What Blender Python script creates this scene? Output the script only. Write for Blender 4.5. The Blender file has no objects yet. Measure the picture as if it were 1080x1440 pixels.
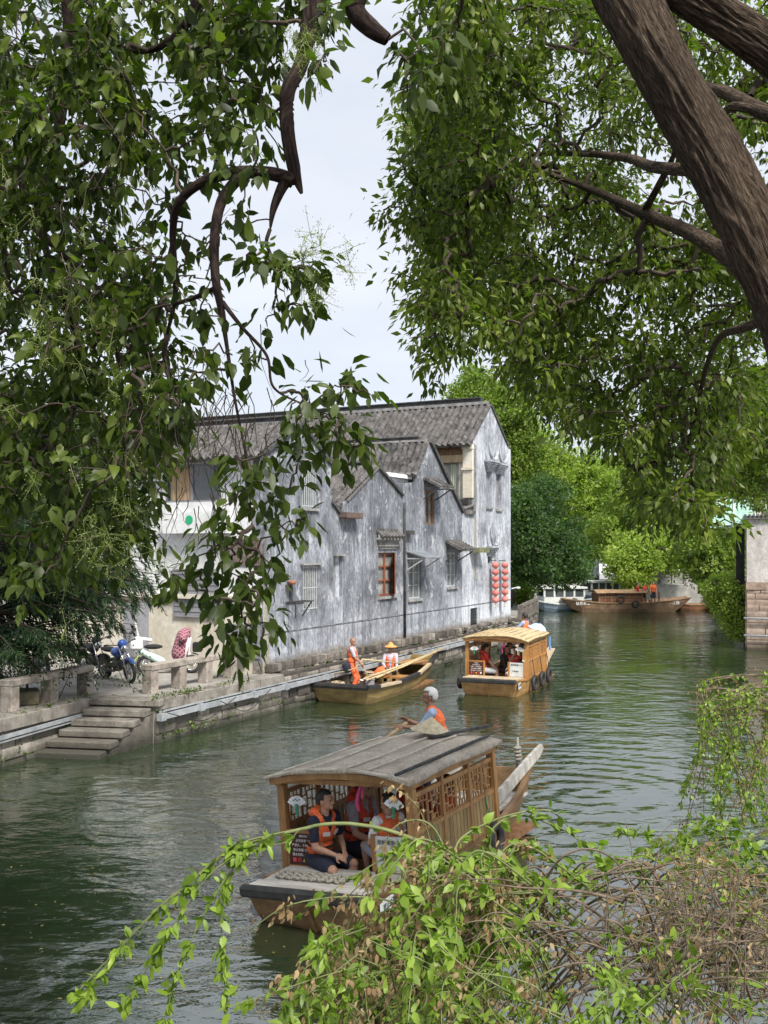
import bpy, bmesh, math, random
import numpy as np
from mathutils import Vector, Matrix, geometry
from mathutils import noise as mnoise
random.seed(7); rng = np.random.default_rng(7)
R = math.radians
SC = bpy.context.scene
COL = SC.collection

# ------------------------------------------------------------------ camera, sky, sun, exposure
CAMZ, F, HX, HY = 4.5, 1400.0, 540.0, 765.0        # eye height above the water, focal length and horizon in photo pixels
cam = bpy.data.cameras.new('camera'); camo = bpy.data.objects.new('camera', cam); COL.objects.link(camo)
camo.location = (0, 0, CAMZ); camo.rotation_euler = (R(90), 0, 0)
cam.sensor_fit = 'VERTICAL'; cam.sensor_height = 36; cam.lens = 35.0; cam.shift_y = 45/1440
cam.clip_start = 0.1; cam.clip_end = 2000
SC.camera = camo

SUN_EL, SUN_AZ = R(52), R(150)                      # azimuth clockwise from +Y: behind the camera, to the right
w = bpy.data.worlds.new('World'); SC.world = w; w.use_nodes = True
nt = w.node_tree; nt.nodes.clear()
def wn(t, **k):
    n = nt.nodes.new(t)
    for a, b in k.items(): setattr(n, a, b)
    return n
out = wn('ShaderNodeOutputWorld'); sky = wn('ShaderNodeTexSky', sky_type='NISHITA', sun_disc=False)
sky.sun_elevation = SUN_EL; sky.sun_rotation = SUN_AZ
b1 = wn('ShaderNodeBackground'); b1.inputs[1].default_value = 0.10; nt.links.new(sky.outputs[0], b1.inputs[0])
tc = wn('ShaderNodeTexCoord'); mp = wn('ShaderNodeMapping'); mp.inputs['Scale'].default_value = (1, 1, 2.6)
nz = wn('ShaderNodeTexNoise'); nz.inputs['Scale'].default_value = 2.2; nz.inputs['Detail'].default_value = 5; nz.inputs['Roughness'].default_value = .55
nt.links.new(tc.outputs['Generated'], mp.inputs[0]); nt.links.new(mp.outputs[0], nz.inputs[0])
cr = wn('ShaderNodeValToRGB'); cr.color_ramp.elements[0].position = .36; cr.color_ramp.elements[1].position = .66
cr.color_ramp.elements[0].color = (.335, .36, .41, 1); cr.color_ramp.elements[1].color = (.43, .445, .47, 1)
nt.links.new(nz.outputs[0], cr.inputs[0])
b2 = wn('ShaderNodeBackground'); b2.inputs[1].default_value = 1.0; nt.links.new(cr.outputs[0], b2.inputs[0])
mx = wn('ShaderNodeMixShader'); mx.inputs[0].default_value = .9
nt.links.new(b1.outputs[0], mx.inputs[1]); nt.links.new(b2.outputs[0], mx.inputs[2]); nt.links.new(mx.outputs[0], out.inputs[0])
sl = bpy.data.lights.new('sun', 'SUN'); so = bpy.data.objects.new('sun', sl); COL.objects.link(so)
sl.energy = 3.1; sl.angle = R(14); sl.color = (1, .95, .87)
sd = Vector((math.sin(SUN_AZ)*math.cos(SUN_EL), math.cos(SUN_AZ)*math.cos(SUN_EL), math.sin(SUN_EL)))
so.rotation_euler = sd.to_track_quat('Z', 'Y').to_euler()
SC.view_settings.view_transform = 'Standard'; SC.view_settings.look = 'None'
SC.view_settings.exposure = 1.14; SC.view_settings.gamma = 1
SC.render.engine = 'CYCLES'
SC.cycles.max_bounces = 8; SC.cycles.transparent_max_bounces = 8
SC.cycles.use_denoising = True

# ------------------------------------------------------------------ picture <-> place helpers
def at(px, py, Y): return Vector(((px-HX)*Y/F, Y, CAMZ-(py-HY)*Y/F))
def on(px, py, z):
    Y = F*(CAMZ-z)/(py-HY); return Vector(((px-HX)*Y/F, Y, z))

# ------------------------------------------------------------------ object helpers
def link(name, me, parent=None, m=None, smooth=False):
    o = bpy.data.objects.new(name, me); COL.objects.link(o)
    if parent: o.parent = parent
    if m is not None and me is not None:
        me.materials.clear()
        for k in (m if isinstance(m, (list, tuple)) else [m]): me.materials.append(k)
    if smooth and me is not None: me.polygons.foreach_set('use_smooth', [True]*len(me.polygons))
    return o
def tag(o, label=None, cat=None, group=None, kind=None):
    if label: o['label'] = label
    if cat: o['category'] = cat
    if group: o['group'] = group
    if kind: o['kind'] = kind
    return o
def empty(name, loc=(0, 0, 0), rz=0.0, rx=0.0, ry=0.0):
    o = bpy.data.objects.new(name, None); COL.objects.link(o); o.location = loc; o.rotation_euler = (rx, ry, rz)
    o.empty_display_size = .2; return o
def copy_tree(o, parent=None):
    c = o.copy(); COL.objects.link(c); c.parent = parent
    for ch in list(o.children): copy_tree(ch, c)
    return c

class MB:
    """collects simple shapes into one mesh"""
    def __init__(s): s.v = []; s.f = []; s.mi = []; s.cur = 0; s.M = Matrix.Identity(4)
    def add(s, vs, fs):
        b = len(s.v); s.v += [s.M @ Vector(p) for p in vs]; s.f += [tuple(i+b for i in f) for f in fs]; s.mi += [s.cur]*len(fs)
        return s
    def box(s, x0, x1, y0, y1, z0, z1):
        return s.add([(x0,y0,z0),(x1,y0,z0),(x1,y1,z0),(x0,y1,z0),(x0,y0,z1),(x1,y0,z1),(x1,y1,z1),(x0,y1,z1)],
                     [(0,3,2,1),(4,5,6,7),(0,1,5,4),(1,2,6,5),(2,3,7,6),(3,0,4,7)])
    def cbox(s, c, d, rot=None, bev=0.0):
        M0 = s.M
        s.M = s.M @ Matrix.Translation(Vector(c)) @ (rot.to_4x4() if rot is not None else Matrix.Identity(4))
        x, y, z = d[0]/2, d[1]/2, d[2]/2
        if bev <= 0: s.box(-x, x, -y, y, -z, z)
        else:
            b = bev; vs = []; lv = [(-z, b), (-z+b, 0), (z-b, 0), (z, b)]
            for zz, i in lv:
                vs += [(-x+i, -y+b, zz), (-x+max(i, b), -y+i, zz), (x-max(i, b), -y+i, zz), (x-i, -y+b, zz), (x-i, y-b, zz), (x-max(i, b), y-i, zz), (-x+max(i, b), y-i, zz), (-x+i, y-b, zz)]
            fs = [tuple(range(7, -1, -1)), tuple(range(24, 32))]
            for k in range(3):
                for j in range(8): fs.append((k*8+j, k*8+(j+1) % 8, k*8+8+(j+1) % 8, k*8+8+j))
            s.add(vs, fs)
        s.M = M0; return s
    def bar(s, a, b, wd, ht=None):
        a, b = Vector(a), Vector(b); d = b-a; L = d.length
        if L < 1e-6: return s
        q = d.to_track_quat('Y', 'Z').to_matrix()
        return s.cbox((a+b)/2, (wd, L, ht or wd), q)
    def tube(s, pts, r, n=8, cap=True):
        pts = [Vector(p) for p in pts]; m = len(pts); rr = r if isinstance(r, (list, tuple)) else [r]*m
        vs = []; prev = None
        for i, p in enumerate(pts):
            t = (pts[min(i+1, m-1)]-pts[max(i-1, 0)]).normalized()
            if prev is None:
                a = t.cross(Vector((0, 0, 1)))
                if a.length < .1: a = t.cross(Vector((1, 0, 0)))
            else: a = prev-t*prev.dot(t)
            a.normalize(); prev = a; b = t.cross(a)
            for k in range(n):
                g = 2*math.pi*k/n; vs.append(p+(a*math.cos(g)+b*math.sin(g))*rr[i])
        fs = [(i*n+k, i*n+(k+1) % n, (i+1)*n+(k+1) % n, (i+1)*n+k) for i in range(m-1) for k in range(n)]
        if cap: fs += [tuple(range(n-1, -1, -1)), tuple((m-1)*n+k for k in range(n))]
        return s.add(vs, fs)
    def lathe(s, prof, n=16, c=(0, 0, 0), rot=None):
        M0 = s.M; s.M = s.M @ Matrix.Translation(Vector(c)) @ (rot.to_4x4() if rot is not None else Matrix.Identity(4))
        vs = [(r*math.cos(2*math.pi*k/n), r*math.sin(2*math.pi*k/n), z) for r, z in prof for k in range(n)]
        fs = [(i*n+k, i*n+(k+1) % n, (i+1)*n+(k+1) % n, (i+1)*n+k) for i in range(len(prof)-1) for k in range(n)]
        s.add(vs, fs); s.M = M0; return s
    def ell(s, c, r, rot=None, n=14, m=9):
        if not isinstance(r, (list, tuple, Vector)): r = (r, r, r)
        M0 = s.M; s.M = s.M @ Matrix.Translation(Vector(c)) @ (rot.to_4x4() if rot is not None else Matrix.Identity(4)) @ Matrix.Diagonal((r[0], r[1], r[2], 1))
        vs = [(0, 0, -1)]+[(math.cos(-math.pi/2+math.pi*i/m)*math.cos(2*math.pi*k/n), math.cos(-math.pi/2+math.pi*i/m)*math.sin(2*math.pi*k/n), math.sin(-math.pi/2+math.pi*i/m)) for i in range(1, m) for k in range(n)]+[(0, 0, 1)]
        fs = [(0, 1+(k+1) % n, 1+k) for k in range(n)]
        fs += [(1+i*n+k, 1+i*n+(k+1) % n, 1+(i+1)*n+(k+1) % n, 1+(i+1)*n+k) for i in range(m-2) for k in range(n)]
        L = len(vs)-1; fs += [(1+(m-2)*n+k, 1+(m-2)*n+(k+1) % n, L) for k in range(n)]
        s.add(vs, fs); s.M = M0; return s
    def cap(s, a, ra, b, rb, n=12):
        """round cone"""
        a, b = Vector(a), Vector(b); d = b-a; L = max(d.length, 1e-4); q = d.to_track_quat('Z', 'Y').to_matrix()
        pr = [(max(ra*math.cos(t), 1e-4), ra*math.sin(t)) for t in [-math.pi/2+math.pi/2*i/4 for i in range(5)]]
        pr += [(max(rb*math.cos(t), 1e-4), L+rb*math.sin(t)) for t in [math.pi/2*i/4 for i in range(5)]]
        i0 = len(s.v); s.lathe(pr, n, a, q)
        m = len(pr); s.add([], [])
        s.f.append(tuple(i0+k for k in range(n-1, -1, -1))); s.mi.append(s.cur)
        s.f.append(tuple(i0+(m-1)*n+k for k in range(n))); s.mi.append(s.cur)
        return s
    def prism(s, poly, axis, a, b):
        """polygon in the two other axes, extruded along axis from a to b"""
        n = len(poly)
        def P(p, t): return {'x': (t, p[0], p[1]), 'y': (p[0], t, p[1]), 'z': (p[0], p[1], t)}[axis]
        vs = [P(p, a) for p in poly]+[P(p, b) for p in poly]
        tri = geometry.tessellate_polygon([[Vector((p[0], p[1], 0)) for p in poly]])
        fs = [tuple(t) for t in tri]+[tuple(i+n for i in reversed(t)) for t in tri]
        fs += [(i, (i+1) % n, (i+1) % n+n, i+n) for i in range(n)]
        return s.add(vs, fs)
    def mesh(s, name):
        me = bpy.data.meshes.new(name); me.from_pydata([tuple(p) for p in s.v], [], s.f)
        if any(s.mi): me.polygons.foreach_set('material_index', s.mi)
        bm = bmesh.new(); bm.from_mesh(me); bmesh.ops.recalc_face_normals(bm, faces=bm.faces); bm.to_mesh(me); bm.free()
        return me
    def build(s, name, m, parent=None, smooth=False, bevel=0):
        o = link(name, s.mesh(name), parent, m, smooth)
        if bevel:
            md = o.modifiers.new('bevel', 'BEVEL'); md.width = bevel; md.segments = 2; md.limit_method = 'ANGLE'
        return o

def np_mesh(name, V, Fa, m, parent=None, attrs=None, smooth=False):
    """V (N,3) array; Fa: list of (k,n) index arrays; fast mesh"""
    me = bpy.data.meshes.new(name); V = np.asarray(V, dtype=np.float32)
    me.vertices.add(len(V)); me.vertices.foreach_set('co', V.ravel())
    loops = np.concatenate([f.ravel() for f in Fa]).astype(np.int32)
    cnt = np.concatenate([np.full(len(f), f.shape[1]) for f in Fa]).astype(np.int32)
    me.loops.add(len(loops)); me.loops.foreach_set('vertex_index', loops)
    me.polygons.add(len(cnt)); st = np.concatenate([[0], np.cumsum(cnt)[:-1]]).astype(np.int32)
    me.polygons.foreach_set('loop_start', st)
    try: me.polygons.foreach_set('loop_total', cnt)
    except Exception: pass
    for k, (typ, arr) in (attrs or {}).items():
        a = me.attributes.new(k, typ, 'POINT')
        a.data.foreach_set('vector' if typ == 'FLOAT_VECTOR' else 'value', np.asarray(arr, dtype=np.float32).ravel())
    me.update(calc_edges=True); me.validate()
    return link(name, me, parent, m, smooth)

# ------------------------------------------------------------------ materials
def newmat(name):
    m = bpy.data.materials.new(name); m.use_nodes = True; t = m.node_tree; return m, t, t.nodes['Principled BSDF']
def lk(t, a, b): t.links.new(a, b)
def node(t, typ, **k):
    n = t.nodes.new(typ)
    for a, b in k.items():
        if a in n.inputs: n.inputs[a].default_value = b
        else: setattr(n, a, b)
    return n
def coords(t, kind='Object', scale=(1, 1, 1), attr=None):
    mp = t.nodes.new('ShaderNodeMapping'); mp.inputs['Scale'].default_value = scale
    if attr: a = node(t, 'ShaderNodeAttribute', attribute_name=attr); lk(t, a.outputs['Vector'], mp.inputs[0])
    else: a = t.nodes.new('ShaderNodeTexCoord'); lk(t, a.outputs[kind], mp.inputs[0])
    return mp.outputs[0]
def ramp(t, fac, stops):
    r = t.nodes.new('ShaderNodeValToRGB'); e = r.color_ramp.elements
    while len(e) < len(stops): e.new(.5)
    for i, (p, c) in enumerate(stops): e[i].position = p; e[i].color = (*c, 1) if len(c) == 3 else c
    lk(t, fac, r.inputs[0]); return r.outputs[0]
def mixc(t, a, b, fac, mode='MIX'):
    n = t.nodes.new('ShaderNodeMix'); n.data_type = 'RGBA'; n.blend_type = mode
    for s, v in ((n.inputs[6], a), (n.inputs[7], b), (n.inputs[0], fac)):
        if hasattr(v, 'links'): lk(t, v, s)
        elif isinstance(v, (int, float)): s.default_value = v
        else: s.default_value = (*v, 1)
    return n.outputs[2]
def bump(t, b, h, st, dist=.02):
    n = node(t, 'ShaderNodeBump'); n.inputs['Strength'].default_value = st; n.inputs['Distance'].default_value = dist
    lk(t, h, n.inputs['Height']); lk(t, n.outputs[0], b.inputs['Normal']); return n
def noise(t, co, scale, detail=4, rough=.6, dist=0):
    n = node(t, 'ShaderNodeTexNoise'); n.inputs['Scale'].default_value = scale; n.inputs['Detail'].default_value = detail
    n.inputs['Roughness'].default_value = rough; n.inputs['Distortion'].default_value = dist; lk(t, co, n.inputs[0]); return n.outputs[0]
def M_(name, c1, c2=None, sc=6, st=(1, 1, 1), rough=.7, bs=.3, metal=0, lo=.35, hi=.65, kind='Object', attr=None, bd=.01, spec=None):
    m, t, b = newmat(name)
    if c2 is None: c2 = tuple(min(1, x*1.35) for x in c1)
    co = coords(t, kind, st, attr); n = noise(t, co, sc)
    n2 = noise(t, co, sc*5.3, 3)
    c = ramp(t, n, [(lo, c1), (hi, c2)])
    c = mixc(t, c, ramp(t, n2, [(.3, (.75,)*3), (.7, (1.15,)*3)]), .6, 'MULTIPLY')
    lk(t, c, b.inputs['Base Color']); b.inputs['Roughness'].default_value = rough; b.inputs['Metallic'].default_value = metal
    if spec is not None: b.inputs['Specular IOR Level'].default_value = spec
    if bs: bump(t, b, n2, bs, bd)
    return m
def leafmat(name, cols, transl=.35, rough=.45, spec=.5):
    m, t, b = newmat(name)
    a = node(t, 'ShaderNodeAttribute', attribute_name='tint')
    c = ramp(t, a.outputs['Fac'], [(i/(len(cols)-1), k) for i, k in enumerate(cols)])
    lk(t, c, b.inputs['Base Color']); b.inputs['Roughness'].default_value = rough; b.inputs['Specular IOR Level'].default_value = spec
    tr = node(t, 'ShaderNodeBsdfTranslucent'); tc_ = mixc(t, c, (1.0, 1.35, .45), 1.0, 'MULTIPLY'); lk(t, tc_, tr.inputs[0])
    ms = node(t, 'ShaderNodeMixShader'); ms.inputs[0].default_value = transl
    lk(t, b.outputs[0], ms.inputs[1]); lk(t, tr.outputs[0], ms.inputs[2]); lk(t, ms.outputs[0], t.nodes['Material Output'].inputs[0])
    return m

def facade_mat(name, light=.5, base=1.3):
    """old limewashed wall: vertical rain streaks, grey algae, worn patches low down"""
    m, t, b = newmat(name)
    st = coords(t, 'Object', (2.6, 2.6, .42)); pa = coords(t, 'Object', (.62, .62, .5)); fi = coords(t, 'Object', (8, 8, 4.2))
    s1 = noise(t, st, 1.6, 8, .72, .3); p1 = noise(t, pa, 1.3, 6, .62, .4); f1 = noise(t, fi, 1.5, 5, .7)
    def math_(op, a, b_):
        n = node(t, 'ShaderNodeMath', operation=op)
        for i, v in enumerate((a, b_)):
            if hasattr(v, 'links'): lk(t, v, n.inputs[i])
            else: n.inputs[i].default_value = v
        return n.outputs[0]
    geo = t.nodes.new('ShaderNodeTexCoord'); sep = t.nodes.new('ShaderNodeSeparateXYZ'); lk(t, geo.outputs['Object'], sep.inputs[0])
    z = sep.outputs['Z']
    mk = noise(t, coords(t, 'Object', (.5, .5, .5)), 1.1, 3, .5); mkr = node(t, 'ShaderNodeMapRange'); lk(t, mk, mkr.inputs[0]); mkr.inputs[1].default_value = .38; mkr.inputs[2].default_value = .60; mkr.inputs[3].default_value = .25; mkr.inputs[4].default_value = .85
    v = math_('ADD', math_('ADD', math_('MULTIPLY', math_('SUBTRACT', s1, .5), mkr.outputs[0]), .26), math_('MULTIPLY', p1, .78))
    v = math_('ADD', v, math_('MULTIPLY', math_('SUBTRACT', f1, .5), .55))
    v = math_('ADD', v, light-.5-.10)
    # limewash left in patches low down on the wall
    lowz = node(t, 'ShaderNodeMapRange'); lk(t, z, lowz.inputs[0]); lowz.inputs[1].default_value = 3.0; lowz.inputs[2].default_value = 2.3
    lowz.inputs[3].default_value = 0; lowz.inputs[4].default_value = .12
    v = math_('ADD', v, lowz.outputs[0])
    c = ramp(t, v, [(.34, (.075, .081, .094)), (.47, (.14, .15, .172)), (.58, (.225, .24, .272)), (.70, (.37, .393, .437)), (.85, (.60, .63, .68))])
    # flakes: limewash scaled off down to grey render, and later patch repairs
    fk = noise(t, coords(t, 'Object', (1.0, 1.0, .8)), 2.3, 9, .74, .3); c = mixc(t, c, (.46, .48, .52), ramp(t, fk, [(.575, (0, 0, 0)), (.60, (.72,)*3)]))
    fk2 = noise(t, coords(t, 'Object', (1.1, 1.1, .7)), 1.7, 9, .72, .2); c = mixc(t, c, (.15, .15, .155), ramp(t, fk2, [(.60, (0, 0, 0)), (.63, (.6,)*3)]))
    # thin dark drip lines
    dr = coords(t, 'Object', (7, 7, .12)); d1 = noise(t, dr, 1.8, 3, .5)
    c = mixc(t, c, (.07, .075, .085), ramp(t, d1, [(.60, (0, 0, 0)), (.72, (.6, .6, .6))]))
    # bare brick and stone at the foot
    br = coords(t, 'Object', (1, 1, 1)); bn = noise(t, br, 5, 5, .7)
    stone = ramp(t, bn, [(.3, (.07, .06, .05)), (.55, (.22, .19, .16)), (.75, (.42, .40, .37))])
    ft = node(t, 'ShaderNodeMapRange'); lk(t, math_('ADD', z, math_('MULTIPLY', p1, -.9)), ft.inputs[0])
    ft.inputs[1].default_value = base+.12-.45; ft.inputs[2].default_value = base-.1-.45; ft.inputs[3].default_value = 0; ft.inputs[4].default_value = .9
    c = mixc(t, c, stone, ft.outputs[0])
    lk(t, c, b.inputs['Base Color']); b.inputs['Roughness'].default_value = .92; b.inputs['Specular IOR Level'].default_value = .2
    bump(t, b, math_('ADD', f1, v), .35, .03)
    return m

MT = {}
MT['facade'] = facade_mat('weathered_limewash', .46)
MT['facade_dark'] = facade_mat('dark_weathered_limewash', .445)
MT['facade_light'] = facade_mat('pale_weathered_limewash', .62)
MT['white'] = M_('white_render', (.60, .61, .61), (.74, .75, .76), 1.2, rough=.85, bs=.1)
MT['cream'] = M_('cream_render', (.55, .50, .40), (.68, .64, .55), 1.5, rough=.85, bs=.1)
MT['greyp'] = M_('grey_panel', (.20, .20, .22), (.27, .27, .29), 2, rough=.6, bs=.1)
MT['tile'] = M_('grey_clay_tile', (.040, .038, .038), (.175, .165, .16), 3.2, rough=.9, bs=.5, lo=.3, hi=.7, bd=.02)
MT['tiledark'] = M_('dark_tile', (.03, .032, .034), (.08, .08, .08), 5, rough=.9, bs=.3)
MT['ridge'] = M_('ridge_plaster', (.16, .16, .16), (.34, .33, .32), 4, rough=.9, bs=.3)
MT['woodr'] = M_('red_brown_window_wood', (.16, .055, .03), (.27, .10, .055), 8, (1, 1, .3), .6, .2)
MT['woodb'] = M_('brown_wood', (.13, .065, .028), (.25, .13, .06), 6, (1, 1, .15), .6, .2)
MT['woodp'] = M_('pale_wood', (.33, .24, .13), (.48, .37, .22), 6, (1, 1, .2), .7, .2)
MT['glass'] = M_('window_glass', (.05, .06, .065), (.09, .10, .11), 1, rough=.08, bs=0, spec=.8)
MT['curtain'] = M_('beige_curtain', (.40, .27, .15), (.52, .38, .24), 3, (9, 9, .3), .9, .3)
MT['curtaing'] = M_('pale_curtain', (.45, .48, .36), (.62, .64, .52), 3, (9, 9, .3), .9, .3)
MT['iron'] = M_('dark_iron', (.03, .03, .032), (.06, .055, .05), 8, rough=.5, bs=.1)
MT['bars'] = M_('pale_window_bars', (.38, .40, .42), (.52, .54, .56), 8, rough=.5, bs=.1)
MT['steel'] = M_('galvanised_duct', (.26, .28, .30), (.42, .44, .46), 3, rough=.5, bs=.2, metal=.2)
MT['stone'] = M_('granite', (.10, .088, .074), (.29, .265, .235), 2.6, rough=.9, bs=.5, lo=.3, hi=.7, bd=.015)
MT['paving'] = M_('stone_paving', (.17, .16, .145), (.31, .295, .27), 1.3, rough=.9, bs=.3)
MT['soil'] = M_('bank_soil', (.05, .045, .03), (.10, .085, .055), 2, rough=.95, bs=.4)
MT['concrete'] = M_('grey_concrete', (.26, .25, .24), (.40, .385, .37), 2, rough=.9, bs=.3)
MT['bark'] = None
# ------------------------------------------------------------------ setting: water, ground, quays
def water_mat():
    m, t, b = newmat('canal_water')
    co = coords(t, 'Object', (1, 1, 1)); n0 = noise(t, co, .35, 3, .5)
    c = ramp(t, n0, [(.35, (.012, .023, .010)), (.65, (.025, .038, .017))])
    lk(t, c, b.inputs['Base Color']); b.inputs['Roughness'].default_value = .02; b.inputs['IOR'].default_value = 3.2
    a = noise(t, coords(t, 'Object', (1.0, 1.5, 1)), 1.05, 2, .5, .5)
    d = noise(t, coords(t, 'Object', (1.0, 1.6, 1)), 3.4, 3, .55, .5)
    e = noise(t, coords(t, 'Object', (1, 1.3, 1)), .28, 2, .5)
    s = node(t, 'ShaderNodeMath', operation='MULTIPLY_ADD'); lk(t, d, s.inputs[0]); s.inputs[1].default_value = .22; lk(t, a, s.inputs[2])
    # rings spreading from the stern of the near boat
    mp = t.nodes.new('ShaderNodeMapping'); tcx = t.nodes.new('ShaderNodeTexCoord'); lk(t, tcx.outputs['Object'], mp.inputs[0])
    mp.inputs['Location'].default_value = (-3.6, -17.8, 0)
    wv = node(t, 'ShaderNodeTexWave', wave_type='RINGS', rings_direction='SPHERICAL'); wv.inputs['Scale'].default_value = .55
    wv.inputs['Distortion'].default_value = 3.0; wv.inputs['Detail'].default_value = 2; wv.inputs['Detail Scale'].default_value = .6; lk(t, mp.outputs[0], wv.inputs[0])
    ln = node(t, 'ShaderNodeVectorMath', operation='LENGTH'); lk(t, mp.outputs[0], ln.inputs[0])
    mr = node(t, 'ShaderNodeMapRange'); lk(t, ln.outputs['Value'], mr.inputs[0]); mr.inputs[1].default_value = .3; mr.inputs[2].default_value = 6.5
    mr.inputs[3].default_value = .30; mr.inputs[4].default_value = 0
    ml = node(t, 'ShaderNodeMath', operation='MULTIPLY_ADD'); lk(t, wv.outputs['Fac'], ml.inputs[0]); lk(t, mr.outputs[0], ml.inputs[1]); lk(t, s.outputs[0], ml.inputs[2])
    st = node(t, 'ShaderNodeMapRange'); lk(t, e, st.inputs[0]); st.inputs[1].default_value = .35; st.inputs[2].default_value = .65; st.inputs[3].default_value = .45; st.inputs[4].default_value = 1.0
    bp = bump(t, b, ml.outputs[0], .8, .068); lk(t, st.outputs[0], bp.inputs['Strength'])
    return m
mb = MB(); mb.add([(-80, -6, 0), (60, -6, 0), (60, 150, 0), (-80, 150, 0)], [(0, 1, 2, 3)])
tag(mb.build('water', water_mat()), kind='structure')
mb = MB(); mb.box(-300, 300, -60, 500, -2.2, -2.0); tag(mb.build('canal_bed', MT['soil']), kind='structure')

QZ = .95
edge = [(-12.2, 4), (-9.35, 14.6), (-7.75, 20.05), (-6.75, 22.85), (-6.45, 23.55), (-5.2, 22.45), (-4.5, 23.75), (-2.8, 27.0), (.2, 32.9), (3.15, 38.9), (5.95, 44.35), (7.9, 51.5), (8.6, 60), (10.0, 72.5)]
# left bank: one paved sheet from the water edge to far left
mb = MB()
mb.prism([(x, y) for x, y in edge]+[(10.0, 73), (-120, 73), (-120, 4)], 'z', -1.9, QZ)
tag(mb.build('left_quay', MT['paving']), kind='structure')
mb = MB(); mb.prism([(-160, 74), (160, 74), (160, 420), (-160, 420)], 'z', -1.9, 1.5); tag(mb.build('far_ground', MT['paving']), kind='structure')
# right bank
redge = [(3.6, 2.2), (4.8, 6), (7.4, 14), (11.6, 24), (16.2, 36), (17.2, 43.5), (17.2, 47), (18.6, 52), (20.5, 60), (24, 73)]
mb = MB(); mb.prism([(120, 2.2)]+redge+[(120, 73)], 'z', -1.9, 1.6); tag(mb.build('right_bank', MT['paving']), kind='structure')
# bank under the photographer
mb = MB(); mb.prism([(-30, -12), (120, -12), (120, 2.2), (3.6, 2.2), (1.5, 1.7), (-5, 1.2), (-30, 1.0)], 'z', -1.9, 2.85)
tag(mb.build('near_bank', MT['soil']), kind='structure')
mb = MB(); mb.prism([(-30, 1.02), (-5, 1.22), (1.5, 1.72), (3.6, 2.22), (12, 2.22), (12, 5.8), (2.6, 5.5), (2.25, 4.9), (1.75, 3.5), (-1.6, 3.4), (-3.6, 3.6), (-4.3, 5.4), (-30, 6.2)], 'z', -1.9, 2.58)
tag(mb.build('bank_terrace', MT['soil']), kind='structure')

def block_wall(name, pts, z0, z1, label, seed=1, m='blocks', proud=.05, bw=(.45, 1.15), bh=(.20, .30)):
    """courses of dressed stone blocks, each with its own size and set-back, along a polyline (water on the right-hand side when walking)"""
    rd = random.Random(seed); mb = MB(); tint = []
    for (a, b) in zip(pts[:-1], pts[1:]):
        a = Vector((*a, 0)); b = Vector((*b, 0)); d = b-a; L = d.length; d.normalize(); n = Vector((d.y, -d.x, 0))
        z = z0; ri = 0
        while z < z1-.02:
            h = min(rd.uniform(*bh), z1-z)
            if z1-z-h < .12: h = z1-z
            x = -rd.uniform(0, .3)
            while x < L:
                w_ = rd.uniform(*bw); x0 = max(x, 0)+.006; x1 = min(x+w_, L)-.006; x += w_
                if x1-x0 < .05: continue
                p = rd.uniform(.0, proud)+.02; ze = rd.uniform(.003, .014); k = len(mb.v)
                c = [a+d*x0-n*.12, a+d*x1-n*.12, a+d*(x1-rd.uniform(0, .015))+n*p, a+d*(x0+rd.uniform(0, .015))+n*(p+rd.uniform(-.012, .012))]
                vs = [(q.x, q.y, z+ze*rd.random()) for q in c]+[(q.x, q.y, z+h-ze) for q in c]
                # chamfer: pull the top and bottom of the face back a little
                mid = [(c[2].x+n.x*.012, c[2].y+n.y*.012, z+h*.5+rd.uniform(-.05, .05)*h), (c[3].x+n.x*.012, c[3].y+n.y*.012, z+h*.5)]
                mb.add(vs+mid, [(0, 3, 2, 1), (4, 5, 6, 7), (0, 1, 5, 4), (1, 2, 8, 6, 5), (3, 0, 4, 7, 9), (3, 2, 8, 9), (9, 8, 6, 7)])
                tint += [rd.random()]*10
            z += h; ri += 1
    me = mb.mesh(name); at_ = me.attributes.new('tint', 'FLOAT', 'POINT'); at_.data.foreach_set('value', tint)
    return me
def blocks_mat(name, stops):
    m, t, b = newmat(name); a = node(t, 'ShaderNodeAttribute', attribute_name='tint'); c = ramp(t, a.outputs['Fac'], stops)
    n = noise(t, coords(t), 4.5, 6, .7); c = mixc(t, c, ramp(t, n, [(.3, (.45, .43, .40)), (.65, (1.25, 1.22, 1.2))]), .85, 'MULTIPLY')
    g = t.nodes.new('ShaderNodeTexCoord'); sp = t.nodes.new('ShaderNodeSeparateXYZ'); lk(t, g.outputs['Object'], sp.inputs[0])
    mr = node(t, 'ShaderNodeMapRange'); lk(t, sp.outputs['Z'], mr.inputs[0]); mr.inputs[1].default_value = .34; mr.inputs[2].default_value = .06; mr.inputs[4].default_value = .85
    n3 = noise(t, coords(t), 2.0, 3, .6); mm = node(t, 'ShaderNodeMath', operation='MULTIPLY_ADD'); lk(t, n3, mm.inputs[0]); mm.inputs[1].default_value = -.35; mm.inputs[2].default_value = .17
    sm = node(t, 'ShaderNodeMath', operation='ADD'); lk(t, sp.outputs['Z'], sm.inputs[0]); lk(t, mm.outputs[0], sm.inputs[1]); lk(t, sm.outputs[0], mr.inputs[0])
    c = mixc(t, c, (.022, .026, .014), mr.outputs[0])            # waterline slime
    lk(t, c, b.inputs['Base Color']); b.inputs['Roughness'].default_value = .9
    n2 = noise(t, coords(t), 22, 5, .7); bump(t, b, n2, .5, .015); return m
MT['blocks'] = blocks_mat('quay_blocks', [(0, (.095, .086, .075)), (.35, (.16, .147, .13)), (.7, (.235, .215, .19)), (1, (.33, .305, .275))])
MT['rubble'] = blocks_mat('rubble_blocks', [(0, (.06, .054, .047)), (.5, (.14, .125, .11)), (1, (.28, .26, .235))])
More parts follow.
